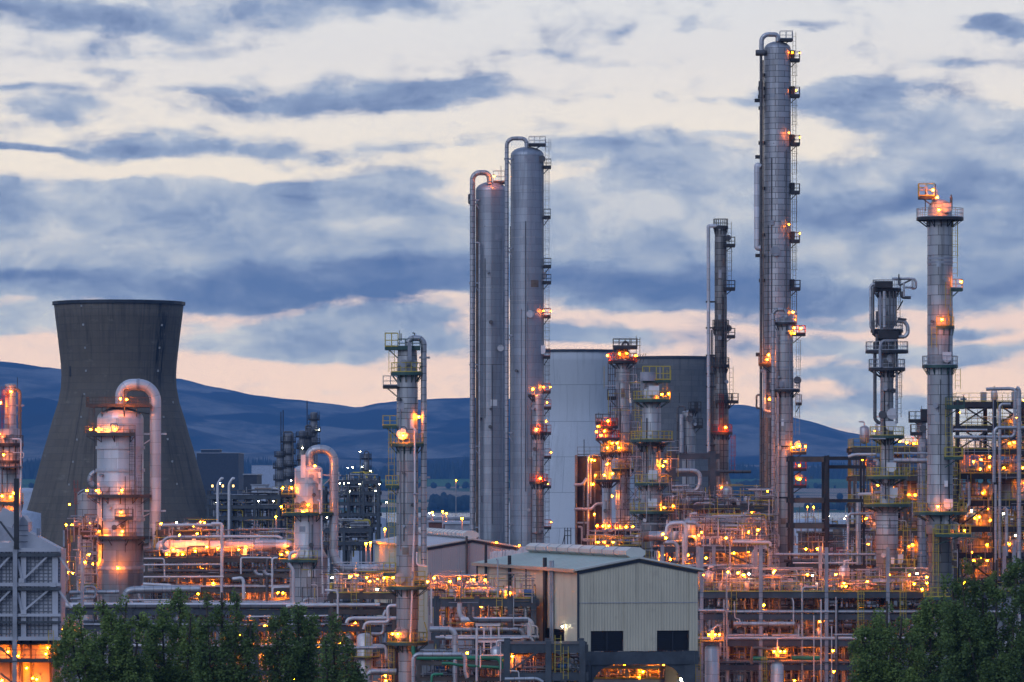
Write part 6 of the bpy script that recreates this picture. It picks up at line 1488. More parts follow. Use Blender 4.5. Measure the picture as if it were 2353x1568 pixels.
r11.lamps(crops(C4, (430, 1108), (475, 1110), (275, 1090), (400, 1010), (520, 1005), (1420, 980), (1720, 1500), (1725, 1550), (815, 1540), (1580, 1300), (1560, 1310), (1600, 1290), (735, 1275), (1280, 1180), (1180, 1150), (1060, 1200), (520, 1290), (270, 1330), (160, 1540), (450, 1530), (480, 1540)))
r12 = Rack('yellow-railed walkway deck with a row of lamp standards, left of the hooked column', [762, 830, 905], 545, 7, [1365, 1400], mat=M_STEELB, pw=.4, bw=.6, decks=(0,), rails=(0,))
for q in crops(C4, (1375, 515), (1440, 505), (1535, 525), (1645, 533), (1565, 560)):
    mb = MB(); p = P(*q, 549); mb.bar((p.x, p.y, r12.zs[0]), (p.x, p.y, p.z + .3), .09); mb.build('lamp_standard', M_STEELP, r12.root); lamp_at(p, r12.root)
tangle(760, 905, 1310, 1365, 548, 553, 80, 130); r12.lamps(crops(C4, (1190, 525), (1640, 643)), ME_LAMPW)
# ---- centre front: slate table frame, white pipe bridge, truss
r13 = Rack('slate table frame with a yellow-railed top, between the hooked column and the cream shed', [1003, 1096, 1172, 1226], 512, 7, [1378, 1455], mat=M_STEEL, pw=.6, bw=.75, decks=(0,), rails=(0,))
equip(r13, 0, 'on the slate table frame', 8, 140, scale=.85); r13.lamps(crops(C6, (238, 703), (508, 675), (633, 685), (648, 660), (615, 705), (732, 688), (755, 700), (430, 700), (295, 672), (735, 720), (945, 802), (585, 1018), (615, 1018), (705, 1025), (780, 1030), (700, 915), (580, 1315), (605, 1315), (335, 1388), (722, 1438), (750, 1545)))
equip(r13, 1, 'under the slate table frame', 7, 141); tangle(985, 1120, 1320, 1376, 512, 519, 110, 142, True); tangle(1000, 1225, 1395, 1470, 513, 519, 130, 143); risers(r13, 0, 2, 'at the slate table frame', 6, 144); runs(r13, 1, 'across the foot of the slate table frame', 5, 145)
r14 = Rack('white pipe bridge of small portals crossing below the slate table frame', [1096, 1112, 1128, 1146], 505, 4, [1434, 1472], mat=M_PIPEW, pw=.16, bw=.2)
runs(r14, 1, 'on the white pipe bridge', 5, 146, u0=1000, u1=1230); runs(r14, 0, 'over the white pipe bridge', 3, 147, u0=1050, u1=1230)
r15 = Rack('heavy slate truss deck in the centre foreground beside the shed portal', [1165, 1260, 1338], 488, 9, [1482, 1546], mat=M_STEEL, pw=.62, bw=.8, top=1473, decks=(0,), braces=((0, 1, 1, 0), (2, 1, 1, 0), (1, 2, 1, 2)))
tangle(1165, 1335, 1490, 1568, 489, 496, 150, 148); r15.auto_lamps(1, 5, 149, h=2); ladder_mb(P(1300, 1520, 487), Z(1560, 488), Z(1485, 488)).build('stair', M_YEL, r15.root); equip(r15, 1, 'inside the heavy truss deck', 5, 150)
r16 = Rack('green and grey pipe sleeper rack at the bottom edge under the hooked column', [962, 1050, 1162], 500, 6, [1520, 1556], mat=M_STEELB, pw=.4, bw=.4)
runs(r16, 0, 'on the sleeper rack', 5, 151, mats=[(M_GREENP, 'green'), (M_PIPE, 'silver')]); tangle(960, 1165, 1480, 1568, 501, 506, 150, 152); r16.auto_lamps(1, 6, 153, h=1.8); equip(r16, 1, 'on the sleeper rack', 5, 154)
# below the shed
r17 = Rack('amber-lit pipework frame under the raised cream shed', [1362, 1440, 1520, 1585], 508, 10, [1530, 1562], mat=M_STEELP, pw=.3, bw=.35, rails=(1,), decks=(1,))
r17.auto_lamps(1, 9, 160, h=1.6, dmin=.4); r17.auto_lamps(2, 8, 161, h=4); r17.lamps(crops(B6, (628, 1468), (590, 1520), (320, 1400), (250, 1360), (700, 1380))); tangle(1355, 1590, 1522, 1568, 508, 517, 160, 162, True); equip(r17, 1, 'under the raised shed', 7, 163); runs(r17, 0, 'under the raised shed', 4, 164); risers(r17, 0, 2, 'under the raised shed', 6, 165)
MB().box((X(1541, 507), 507, 8), (1.25, .6, 2 * (Z(1524, 507) - 8))).build('duct_stack', M_PIPEB, r17.root)
for u in (1567, 1592): lamp_at(P(u, 1562, 503), r17.root, lamp_mesh('flood_light', M_BULBW, .24))
# ---- far unit behind the left vessels: dark, bluish, many small frames
for i, (us_, D, lv, lab) in enumerate((([478, 530, 585, 640], 1090, [1140, 1162, 1188, 1215], 'dark far rack with two bright swan-neck vents, left of the sooty far columns'), ([628, 690, 745], 1110, [1130, 1155, 1180, 1210], 'dark far rack at the feet of the sooty far columns'), ([760, 800, 835, 868], 1100, [1106, 1130, 1155, 1180, 1205], 'dark far rack bristling with stubs, right of the swan-neck pipe'), ([735, 790, 850], 1000, [1215, 1245], 'dark low far rack behind the swan-neck pipe, with three small lamps'))):
    q = Rack(lab, us_, D, 14, lv, mat=M_STEEL, pw=.55, bw=.7, decks=tuple(range(len(lv) - 1)), rails=(0,), railmat=M_DARK)
    tangle(us_[0], us_[-1], lv[0] - 22, lv[-1] + 20, D, D + 12, 230, 170 + i, r0=.06, r1=.26, lmax=9); q.auto_lamps(0, 4, 180 + i, h=3, me=ME_LAMPW); q.auto_lamps(2 if len(lv) > 2 else 1, 4, 190 + i, h=3, me=ME_LAMPW)
for u in (500, 526):
    pipe_thing([(u, 1280), (u, 1112), (u + 9, 1099), (u + 13, 1101)], 6, 1080, M_PIPEW, 'bright swan-neck vent pipe on the far rack, %s' % ('nearer the dark cooling tower' if u == 500 else 'nearer the small pale building'), bend=11)
# ------------------------------------------------------------------ pipes that can be told apart
def pt_(f, *pts): return [f(*p) for p in pts]
pipe_thing(pt_(C2, (1220, 380), (1665, 378), (1675, 390), (1675, 930)), 7, 600, M_PIPEW, 'white pipe turning down from the small gantry in front of the drum deck', bend=8)
pipe_thing(pt_(C2, (1260, 560), (1235, 540), (1235, 490), (1280, 470), (1700, 470)), 7, 600, M_PIPE, 'silver pipe looping round the lit drums', bend=9)
pipe_thing(pt_(C2, (1085, 632), (1240, 632), (1245, 800)), 3.5, 600, M_PIPEW, 'thin white pipe bent down beside the wide silver column foot')
pipe_thing(pt_(C2, (1085, 680), (1690, 676)), 4, 599, M_PIPEW, 'upper of two thin white pipes level across the left rack', flange=True)
pipe_thing(pt_(C2, (1085, 772), (1690, 770)), 4.5, 599, M_PIPEW, 'lower of two thin white pipes level across the left rack', flange=True)
pipe_thing(pt_(C2, (945, 960), (960, 880), (1010, 870), (1515, 862)), 17, 520, M_PIPE, 'fat ribbed silver pipe bending down behind the broad left tree', bend=17, n=16)
pipe_thing(pt_(C2, (622, 1010), (622, 630)), 8, 512, M_PIPEW, 'white upright pipe just left of the broad tree', bend=4)
pipe_thing(pt_(C2, (640, 880), (640, 845), (720, 845), (725, 930), (530, 940)), 6, 514, M_PIPE, 'silver bent pipe between the heater and the broad tree', bend=8)
pipe_thing(pt_(C2, (525, 890), (900, 885)), 9, 516, M_PIPE, 'thick level pipe between heater and the fat ribbed pipe')
pipe_thing(pt_(C2, (1080, 825), (1290, 835)), 7, 560, M_PIPEW, 'short whitish pipe lying beyond the fat ribbed pipe')
pipe_thing(pt_(C2, (940, 948), (1295, 945)), 4, 515, M_PIPEW, 'thin pale pipe level under the fat ribbed pipe')
pipe_thing(pt_(C3, (0, 1225), (590, 1225), (625, 1245)), 7, 588, M_PIPEW, 'whitish level pipe ending left of the swan-neck column', bend=8)
pipe_thing(pt_(C3, (-10, 1110), (75, 1110), (85, 1125), (85, 1568)), 7.5, 585, M_PIPEW, 'tall white pipe hooked over left of the swan-neck column', bend=10)
pipe_thing(pt_(C3, (255, 1560), (255, 1420), (270, 1413), (535, 1415), (540, 1568)), 4, 570, M_PIPEW, 'thin white goalpost pipe before the drum deck', bend=5)
pipe_thing(pt_(C4, (595, 740), (595, 330), (650, 330)), 4.5, 566, M_PIPEW, 'thin white pipe rising beside the wide grey skirt')
pipe_thing(pt_(C4, (600, 720), (600, 640), (610, 625), (765, 622)), 4, 564, M_PIPEW, 'thin white pipe bent toward the foot of the grey skirt', bend=5)
pipe_thing(pt_(C4, (420, 450), (440, 495), (500, 500)), 8, 575, M_PIPE, 'short upturned silver elbow on the rack left of the skirt, leftmost of two', bend=10)
pipe_thing(pt_(C4, (510, 450), (530, 495), (600, 500)), 8, 575, M_PIPE, 'short upturned silver elbow on the rack nearer the skirt', bend=10)
pipe_thing(pt_(C4, (200, 540), (290, 528), (310, 560), (310, 740)), 8, 560, M_PIPEW, 'pinkish pipe bent down behind the open-topped tree', bend=9)
pipe_thing(pt_(C4, (735, 815), (790, 802), (1665, 795)), 8, 542, M_PIPEW, 'pinkish level pipe in front of the walkway deck', bend=9)
pipe_thing(pt_(C4, (345, 850), (1150, 850)), 9, 548, M_PIPED, 'dark level pipe below the wide grey skirt')
pipe_thing(pt_(C4, (340, 915), (1150, 905)), 4, 540, M_PIPEW, 'thin pale level pipe above the slender dark tree')
pipe_thing(pt_(C4, (1120, 652), (1225, 655), (1248, 680), (1248, 940)), 5, 540, M_PIPEW, 'white pipe turned down from the walkway deck', bend=7)
pipe_thing(pt_(C4, (1335, 980), (1345, 945), (1395, 930), (1830, 930)), 8.5, 535, M_PIPEW, 'pinkish pipe with a downturned end, left of the hooked column', bend=9)
pipe_thing(pt_(C4, (1505, 1040), (1520, 985), (1560, 970), (1760, 970), (1745, 900), (1745, 805), (1830, 805)), 8, 533, M_PIPEW, 'whitish crooked pipe over the small white vessel', bend=8)
pipe_thing(pt_(C4, (1580, 1085), (1680, 1090), (1705, 1060), (1705, 900), (1730, 850)), 8.5, 536, M_PIPE, 'grey pipe curving up behind the crooked white pipe', bend=10)
pipe_thing(pt_(C4, (1380, 1228), (1700, 1222)), 8, 534, M_PIPE, 'grey level pipe beneath the small white vessel', flange=True)
pipe_thing(pt_(C4, (1555, 1540), (1560, 1460), (1830, 1462)), 14, 530, M_PIPE, 'thick grey pipe low against the hooked column, turning down', bend=10, n=14)
pipe_thing(pt_(C4, (1830, 440), (1690, 440)), 10, 525, M_PIPE, 'stub pipe entering the hooked column below the walkway')
v = empty('vertical_drum', P(838, 1475, 538), 'small white vessel with a domed head, left of the hooked column', 'vessel'); v['kind'] = 'thing'
z0, z1 = Z(1560, 538), Z(1455, 538); x = X(838, 538); MB().lathe(x, 538, [(.9, 0), (.9, z0), (.9, z1 - .4), (.6, z1 - .1), (.001, z1)], 20).build('shell', M_PIPEW, v)
mb = MB(); mb.ring(x, 538, .9, 1.7, Z(1510, 538), .12); o = mb.build('platform', M_DARK, v); mb = MB(); rail_line(mb, [(x + 1.65 * math.cos(R(a)), 538 + 1.65 * math.sin(R(a)), Z(1510, 538)) for a in range(-180, 1, 30)]); mb.build('railing', M_YEL, o)
ladder_mb((x + .4, 536.9, 0), Z(1560, 538), Z(1430, 538)).build('ladder', M_YEL, v)
pipe_thing(pt_(C6, (255, 1110), (440, 1110), (475, 1150), (475, 1600)), 13, 500, M_PIPE, 'ribbed silver pipe bent down right of the hooked column', bend=13, n=16)
pipe_thing(pt_(C6, (115, 1600), (115, 1360), (145, 1328), (540, 1328), (562, 1360), (562, 1480), (580, 1530)), 10, 494, M_PIPE, 'blue-grey goalpost pipe at the foot of the hooked column', bend=13, n=14)
pipe_thing(pt_(C6, (270, 760), (270, 1060)), 4, 505, M_PIPEW, 'thin white pipe close right of the hooked column')
pipe_thing(pt_(C6, (145, 450), (145, 560), (235, 570)), 4.5, 517, M_PIPEW, 'thin white elbow tying the hooked column to its pipe')
pipe_thing(pt_(C6, (270, 1600), (275, 1500), (370, 1497)), 6, 492, M_GREENP, 'bright green bent pipe at the bottom edge under the hooked column', bend=5)
pipe_thing(pt_(C6, (360, 1405), (440, 1405), (500, 1420), (850, 1440)), 6.5, 498, M_GREENP, 'green level pipe beneath the slate table frame')
pipe_thing(pt_(C6, (570, 712), (650, 712), (672, 740), (672, 830)), 8, 515, M_PIPEW, 'whitish elbow pipe on the slate table frame', bend=8)
pipe_thing(pt_(C6, (840, 830), (840, 515), (828, 510)), 3.6, 506, M_PIPE, 'tall thin vent pipe standing on the slate table frame before the cream shed', bend=3)
pipe_thing(pt_(C6, (935, 840), (935, 668), (975, 660), (978, 640)), 3.5, 504, M_DARK, 'black crooked standpipe on the slate table frame', bend=2)
pipe_thing(pt_(C6, (977, 1090), (977, 650)), 2, 503, M_PIPE, 'slim grey mast in front of the cream shed')
pipe_thing(pt_(C6, (700, 965), (780, 965), (805, 1000), (805, 1050)), 10, 517, M_PIPE, 'grey elbow under the slate table frame', bend=10)
pipe_thing(pt_(C6, (660, 1110), (660, 1560)), 6, 498, M_PIPEW, 'white upright pipe left of the truss deck')
pipe_thing(pt_(C6, (865, 1560), (868, 1220)), 3.5, 497, M_PIPEW, 'thin white upright pipe next to the truss deck post')
pipe_thing(pt_(C6, (690, 1440), (690, 1340), (700, 1335), (890, 1335)), 3.5, 492, M_PIPEW, 'thin white bent pipe below the white pipe bridge')
pipe_thing(pt_(C6, (945, 1468), (1020, 1472), (1024, 1560)), 3, 484, M_PIPEW, 'thin white pipe bent down in front of the truss deck')
pipe_thing(pt_(C6, (900, 1540), (1180, 1535), (1230, 1568)), 8, 484, M_PIPE, 'blue-grey pipe sagging at the bottom edge under the truss deck', bend=8)
pipe_thing(pt_(C6, (1180, 1165), (1180, 1085), (975, 1075)), 4, 508, M_PIPEW, 'thin white pipe over the walkway beside the cream shed')
pipe_thing(pt_(C7, (765, 1120), (920, 1120), (940, 1080), (940, 1015), (910, 992), (790, 992)), 10, 632, M_PIPE, 'big silver U-bend pipe below the bridge beam', bend=15, n=14)
pipe_thing(pt_(C7, (760, 1090), (870, 1088)), 6, 631, M_PIPE, 'short silver pipe inside the big U-bend')
pipe_thing(pt_(C7, (1040, 1000), (1260, 1000)), 7, 650, M_PIPED, 'dark level pipe from the bridge post to the tallest column')
pipe_thing(pt_(C7, (990, 1265), (1000, 1215), (1200, 1215)), 8, 615, M_PIPEW, 'whitish pipe along the crowded deck below the slender column', bend=7)
pipe_thing(pt_(C7, (1115, 1215), (1115, 1180), (1135, 1168), (1165, 1170), (1182, 1200), (1182, 1280)), 8, 614, M_PIPEW, 'white hooped pipe below the slender sooty column', bend=10)
pipe_thing(pt_(C7, (725, 1400), (735, 1340), (760, 1325), (835, 1320), (852, 1345), (852, 1560)), 8.5, 568, M_PIPEW, 'white goalpost pipe right of the green-decked column', bend=9)
pipe_thing(pt_(C7, (755, 1320), (905, 1318), (935, 1345)), 9, 571, M_PIPE, 'ribbed silver pipe over the drum bench', bend=9)
pipe_thing(pt_(C7, (720, 1445), (780, 1442), (800, 1470), (800, 1560)), 10, 567, M_PIPE, 'ribbed silver elbow between the shed roof and the drum bench', bend=11)
pipe_thing(pt_(B6, (1000, 200), (1000, 500)), 6, 566, M_PIPEW, 'white upright pipe rising behind the shed apex')
pipe_thing(pt_(B6, (1455, 270), (1800, 275), (1805, 310)), 7, 566, M_PIPEW, 'bright whitish level pipe by the drum bench', bend=6, flange=True)
pipe_thing(pt_(B6, (1410, 180), (1410, 270), (1430, 300), (1430, 800)), 4, 560, M_PIPE, 'long thin silver downpipe below the drum bench', bend=5)
pipe_thing(pt_(B6, (1400, 1360), (1400, 580)), 4.5, 554, M_PIPE, 'long silver downpipe right of the cream shed')
pipe_thing(pt_(B6, (1375, 1360), (1375, 800)), 4, 553, M_PIPE, 'shorter silver downpipe right of the cream shed')
pipe_thing(pt_(B6, (1138, 905), (1385, 905)), 7.5, 552, M_PIPE, 'silver stub pipe poking out right of the cream shed')
pipe_thing(pt_(B6, (1465, 1028), (1500, 1028), (2030, 1028)), 10, 549, M_PIPE, 'fat silver pipe level across the middle of the front rack', n=14)
pipe_thing(pt_(B6, (1415, 1133), (1780, 1133)), 6, 551, M_PIPE, 'silver level pipe just below the fat one on the front rack, left piece')
pipe_thing(pt_(B6, (1815, 1133), (2075, 1133)), 6, 551, M_PIPE, 'silver level pipe just below the fat one on the front rack, right piece')
pipe_thing(pt_(B6, (1865, 1260), (1870, 1158), (2060, 1150), (2068, 1040)), 3, 548, M_PIPEW, 'thin white crooked pipe in front of the fat silver pipe', bend=4)
pipe_thing(pt_(B6, (1470, 820), (1475, 975), (1520, 985), (1522, 1010)), 2.4, 550, M_PIPEW, 'thin white dog-leg pipe over the fat silver pipe', bend=4)
pipe_thing(pt_(B6, (2000, 790), (2015, 815), (2015, 1010)), 3, 550, M_PIPEW, 'thin white upright pipe meeting the end of the fat silver pipe')
pipe_thing(pt_(B6, (1245, 1095), (1330, 1030), (1342, 1080), (1342, 1320)), 5, 551, M_PIPE, 'grey curved pipe above the small silver drum right of the shed', bend=8)
pipe_thing(pt_(B7, (360, 1145), (600, 1145)), 10, 553, M_GREENP, 'thick green pipe low on the front rack, left piece')
pipe_thing(pt_(B7, (0, 1150), (160, 1150)), 10, 553, M_GREENP, 'thick green pipe low on the front rack, beside the shed drum')
pipe_thing(pt_(B7, (720, 945), (890, 945)), 4.5, 550, M_PIPE, 'lit level pipe beside the leafy green tree')
pipe_thing(pt_(B7, (15, 1200), (15, 1070), (40, 1055), (230, 1075), (235, 1110)), 6, 547, M_PIPEB, 'brown looped pipe over the front silver drum', bend=8)
for x, y0, y1, wd, lb in ((550, 780, 1350, 2.6, 'leftmost'), (612, 640, 1350, 3.2, 'tallest'), (703, 870, 1350, 2.6, 'rightmost'), (740, 620, 1100, 2, 'thinnest')):
    pipe_thing(pt_(B7, (x, y0), (x, y1)), wd, 546, M_PIPEW, '%s of the thin white standpipes before the front rack' % lb)
for x, y0, y1, lb, rr in ((1265, 1215, 1500, 'small silver drum with a lamp platform, right of the cream shed', 17), (1865, 1370, 1560, 'pale silver drum with a crooked outlet at the bottom edge', 15)):
    u = B6(x, 0)[0]; o = empty('vertical_drum', P(u, 1568, 548), lb, 'vessel'); o['kind'] = 'thing'; xx = X(u, 548); r = rr * KPX * 548; z1 = Z(B6(0, y0)[1], 548)
    MB().lathe(xx, 548, [(r, 0), (r, z1 - .5), (r * .75, z1 - .15), (.001, z1)], 24).build('shell', M_SIL, o)
    mb = MB(); zp = z1 + .35; mb.box((xx, 548, zp - .06), (r * 3, r * 2.6, .12)); q = mb.build('platform', M_DARK, o); mb = MB(); rail_line(mb, [(xx - r * 1.5, 547, zp), (xx + r * 1.5, 547, zp), (xx + r * 1.5, 549, zp)]); mb.build('railing', M_YEL, q)
    MB().tube([(xx, 548, z1 - .1), (xx, 548, z1 + 1.6)], .25, 8).build('nozzle', M_PIPEW, o)
    for dx in (-.4, .3, .8): lamp_at(Vector((xx + dx, 546.9, zp + .8)), o)
    ladder_mb((xx - r - .8, 547.2, 0), zp - 9, zp + 1).build('ladder', M_YEL, o)
for u, v0, v1, nm in ((1978, 1360, 1568, 'beside the leafy green tree'), (2075, 1325, 1480, 'before the crooked-headed column')):
    o = empty('caged_ladder', P(u, 1568, 552), 'yellow caged ladder on the front rack ' + nm, 'ladder'); o['kind'] = 'thing'; ladder_mb(P(u, v0, 552), Z(v1, 552), Z(v0, 552), w=.7).build('ladder', M_YEL, o)
# right edge pipes before the girder tower
pipe_thing(pt_(B5, (1960, 740), (1965, 280), (1990, 250), (2240, 250)), 8, 596, M_PIPE, 'silver pipe turning right along the girder tower from a long drop', bend=12, n=14)
pipe_thing(pt_(B5, (1975, 1460), (1975, 760)), 6, 594, M_PIPE, 'silver upright pipe below the long drop at the girder tower')
pipe_thing(pt_(B5, (2110, 40), (2030, 40), (2012, 60), (2012, 1420)), 7, 598, M_PIPE, 'tall silver pipe with a bent head on the girder tower', bend=8)
pipe_thing(pt_(B5, (1600, 335), (2120, 335), (2145, 310), (2150, -90), (2110, -100), (1890, -95)), 8, 600, M_PIPE, 'silver pipe running level then up to the girder tower top', bend=11)
pipe_thing(pt_(B5, (2185, 1568), (2185, -90), (2160, -110)), 10, 592, M_PIPE, 'thickest upright pipe at the right edge of the girder tower', bend=10)
pipe_thing(pt_(B5, (2072, 1400), (2072, 985), (2050, 965)), 8, 597, M_PIPE, 'short upright pipe low on the girder tower', bend=8)
pipe_thing(pt_(B5, (1600, 270), (1900, 272)), 6, 603, M_PIPE, 'silver level pipe just right of the domed column')
pipe_thing(pt_(B5, (1735, 740), (1740, 940), (1710, 968)), 7, 598, M_PIPE, 'bent silver pipe hanging beside the domed column', bend=9)
pipe_thing(pt_(B5, (655, 510), (720, 490), (910, 490)), 7, 572, M_PIPEW, 'white pipe poking out left of the crooked-headed column')
pipe_thing(pt_(B5, (745, 848), (860, 845)), 8, 572, M_PIPEW, 'short white pipe end left of the crooked-headed column')
pipe_thing(pt_(B5, (650, 1500), (655, 1040), (670, 1020), (880, 1020)), 6, 571, M_PIPE, 'silver pipe bent down left of the crooked-headed column', bend=7)
pipe_thing(pt_(B5, (745, 1480), (745, 920)), 12, 574, M_PIPE, 'thick upright grey pipe left of the crooked-headed column', n=14)
pipe_thing(pt_(B5, (0, 1385), (900, 1385)), 6.5, 570, M_PIPE, 'long silver level pipe through the bare portal', flange=True)
pipe_thing(pt_(B5, (160, 1462), (730, 1462)), 3.6, 568, M_PIPEW, 'white level pipe at the foot of the bare portal')
pipe_thing(pt_(B5, (1955, 0), (1955, 500)), 2.2, 594, M_STEELP, 'slim lightning mast at the girder tower')
thicken()
tag(TANG.build('small_pipework', TM, origin=(0, 540, 10)), kind='stuff')

# ------------------------------------------------------------------ yard things between the plant and the far shore
def lamp_post(u, vt, D, label, pale=False):
    p = P(u, vt, D); o = empty('lamp_post', (p.x, D, 0), label, 'lamp post', 'lamp posts in the yards'); o['kind'] = 'thing'
    MB().tube([(p.x, D + .4, 0), (p.x, D + .4, p.z + .3)], .14, 6).build('pole', M_STEELP, o); lamp_at(p, o, ME_LAMPW if pale else BIGL)
BIGL = lamp_mesh('lamp_big', M_BULB, .17)
for u, v, D, lab in ((*C3(1545, 1157), 760, 'bright lamp post just left of the hooked column'), (*C5(555, 1327), 900, 'middle lamp post in the yard left of the twin columns'), (*C5(658, 1360), 860, 'brightest lamp post in the yard left of the twin columns'), (*C5(530, 1315), 930, 'faint lamp post in the yard beside the hooked column pipe'), (*C5(460, 1320), 940, 'lone lamp post right beside the hooked column pipe'), (*C5(617, 1108), 1500, 'tall distant lamp post on a lattice mast before the fields'),
        (*B5(293, 960), 1100, 'starry lamp post seen through the bare portal'), (*B5(345, 963), 1150, 'dim lamp post seen through the bare portal'), (*C3(1375, 1285), 700, 'left one of two lamp posts by the lilac shed roof'), (*C3(1415, 1280), 705, 'right one of two lamp posts by the lilac shed roof'), (*C3(568, 1047), 900, 'lone amber lamp post left of the swan-neck column'), (*B5(1690, 1640), 520, 'lamp post behind the green tree crown')):
    lamp_post(u, v, D, lab)
for i, (x, y) in enumerate(((1140, 748), (1178, 748), (1220, 745), (1318, 755), (1495, 755), (1340, 600), (1323, 465), (1230, 818), (1560, 917), (413, 907), (545, 907))): 
    u, v = C3(x, y); p = P(u, v, 1085); o = lamp_at(p, None, ME_LAMPW, name='work_light')
    p0 = ORG[o.name]; mb = MB().tube([p + Vector((0, .3, .2)), Vector((p.x, p.y + .3, 0))], .1, 5); mb.build('pole', M_STEEL, o)
    reg(o, 'pale work light pole in the far unit', 'work light', u, group='work lights in the far unit')
def block(label, u0, u1, v0, v1, D, dep, mat, cat='building', name='far_building', windows=0, roof=None):
    o = empty(name, P((u0 + u1) / 2, v1, D), label, cat); o['kind'] = 'thing'; o.location.z = 0; ORG[o.name].z = 0
    x0, x1 = X(u0, D), X(u1, D); zt = Z(v0, D)
    MB().box(((x0 + x1) / 2, D + dep / 2, zt / 2), (x1 - x0, dep, zt)).build('wall', mat, o)
    MB().box(((x0 + x1) / 2, D + dep / 2, zt + .22), (x1 - x0 + .6, dep + .6, .4)).build('roof', roof or M_STEELP, o)
    for i in range(windows):
        x = x0 + (x1 - x0) * (i + .5) / windows; MB().box((x, D - .05, zt * .62), ((x1 - x0) / windows * .5, .08, 1.4)).build('window', M_LITWIN if i % 3 == 1 else M_DARK, o)
    return o
M_FARB = paint('far wall blue', (.035, .042, .06), .7, 0, .15); M_FARW = paint('far wall pale', (.42, .46, .54), .7, 0, .1); M_RUST = paint('rusty wall', (.14, .06, .045), .8, 0, .3, rust=.8)
block('long dark boiler house beyond the dark cooling tower', 452, 548, 1042, 1300, 3000, 60, M_FARB, windows=12)
block('stepped dark roof house rising over the boiler house', 462, 505, 1034, 1300, 3070, 20, M_FARB, windows=4)
block('blue-grey tank house right of the boiler house', 560, 590, 1092, 1300, 1500, 30, M_FARB); block('small pale store with a flat roof beside the blue-grey tank house', 578, 610, 1116, 1300, 1480, 20, M_FARW)
block('pale low farm shed at the edge of the far woods', 578, 632, 1070, 1300, 5200, 60, M_FARW)
block('long rust-red wall of wagons in the yard left of the twin columns', 985, 1040, 1201, 1300, 940, 12, M_RUST); block('grey flat store in the yard left of the twin columns', 1022, 1082, 1205, 1300, 880, 20, M_STEELP, roof=M_FARW)
block('long pale lineside wall beyond the rust-red wagons', 960, 1082, 1193, 1300, 1000, 6, M_STEELP)
block('brick-red shed seen low through the bare portal', 1850, 1915, 1228, 1300, 800, 20, M_RUST, roof=M_STEELB)
block('pale warehouse seen through the bare portal', 1905, 2000, 1214, 1340, 830, 30, M_FARW); block('long dock shed beyond the bare portal', 1830, 2010, 1205, 1260, 2200, 30, M_FARW)
block('pinkish tank wall low behind the bare portal', 1905, 1975, 1281, 1330, 690, 10, M_LILAC)
for i, (u, v, D, r) in enumerate(((785, 1190, 1300, 9), (815, 1192, 1320, 9), (1850, 1200, 1900, 12), (1985, 1196, 1850, 10), (24, 1180, 1400, 9), (60, 1130, 1600, 10))):
    x = X(u, D); zt = Z(v, D); o = empty('storage_tank', (x, D, 0), None, 'storage tank', 'pale storage tanks'); o['kind'] = 'thing'
    MB().lathe(x, D, [(r, 0), (r, zt), (r * .5, zt + 1), (.001, zt + 1.3)], 32).build('shell', M_FARW, o); reg(o, 'round pale storage tank beyond the works', 'storage tank', u, group='pale storage tanks')
# flare-type brick stack with a red cone skirt behind the portal
o = empty('chimney', (X(1995, 700), 700, 0), 'rusty chimney with a red and white conical foot, behind the bare portal', 'chimney'); o['kind'] = 'thing'; u = B5(562, 0)[0]; o.location.x = X(u, 700); ORG[o.name].x = X(u, 700)
MB().lathe(X(u, 700), 700, [(.75, 0), (.75, Z(1215, 700))], 14).build('stack', M_PIPEB, o); MB().lathe(X(u, 700), 700, [(3.4, Z(1271, 700)), (.8, Z(1258, 700))], 14).build('cone_foot', M_REDP, o)
rd = random.Random(77)
for i in range(70):
    D = rd.uniform(1500, 4200); u = rd.choice([rd.uniform(440, 640), rd.uniform(60, 110), rd.uniform(985, 1080), rd.uniform(1850, 1960), rd.uniform(780, 880)])
    o = lamp_at(Vector((X(u, D), D, rd.uniform(6, 12))), None, FARL if 'FARL' in globals() else globals().setdefault('FARL', lamp_mesh('lamp_far', M_BULBW, .5)), name='street_light')
    MB().tube([Vector((X(u, D), D + .8, 0)), Vector((X(u, D), D + .8, o.location.z + .5))], .15, 5).build('pole', M_STEEL, o)
    tag(o, 'tiny pale street light twinkling on the plain beyond the works', 'street light', 'distant street lights', 'thing')
finish_labels()
# ------------------------------------------------------------------ trees in front
M_LEAF = foliage_mat('poplar leaves', (.055, .105, .036, 1), (.32, .43, .12, 1))
M_LEAFD = foliage_mat('dark leaves', (.045, .085, .036, 1), (.23, .33, .10, 1))
for m_ in (M_LEAF, M_LEAFD):                            # light comes through the leaves
    nt = m_.node_tree; pb_ = next(q for q in nt.nodes if q.type == 'BSDF_PRINCIPLED'); ou = next(q for q in nt.nodes if q.type == 'OUTPUT_MATERIAL')
    tr = nt.nodes.new('ShaderNodeBsdfTranslucent'); mx = nt.nodes.new('ShaderNodeMixShader'); mx.inputs[0].default_value = .4
    nt.links.new(pb_.inputs['Base Color'].links[0].from_socket, tr.inputs[0]); nt.links.new(pb_.outputs[0], mx.inputs[1]); nt.links.new(tr.outputs[0], mx.inputs[2]); nt.links.new(mx.outputs[0], ou.inputs[0])
M_BARK = paint('bark', (.07, .058, .045), .9, 0, .35, 1.2)
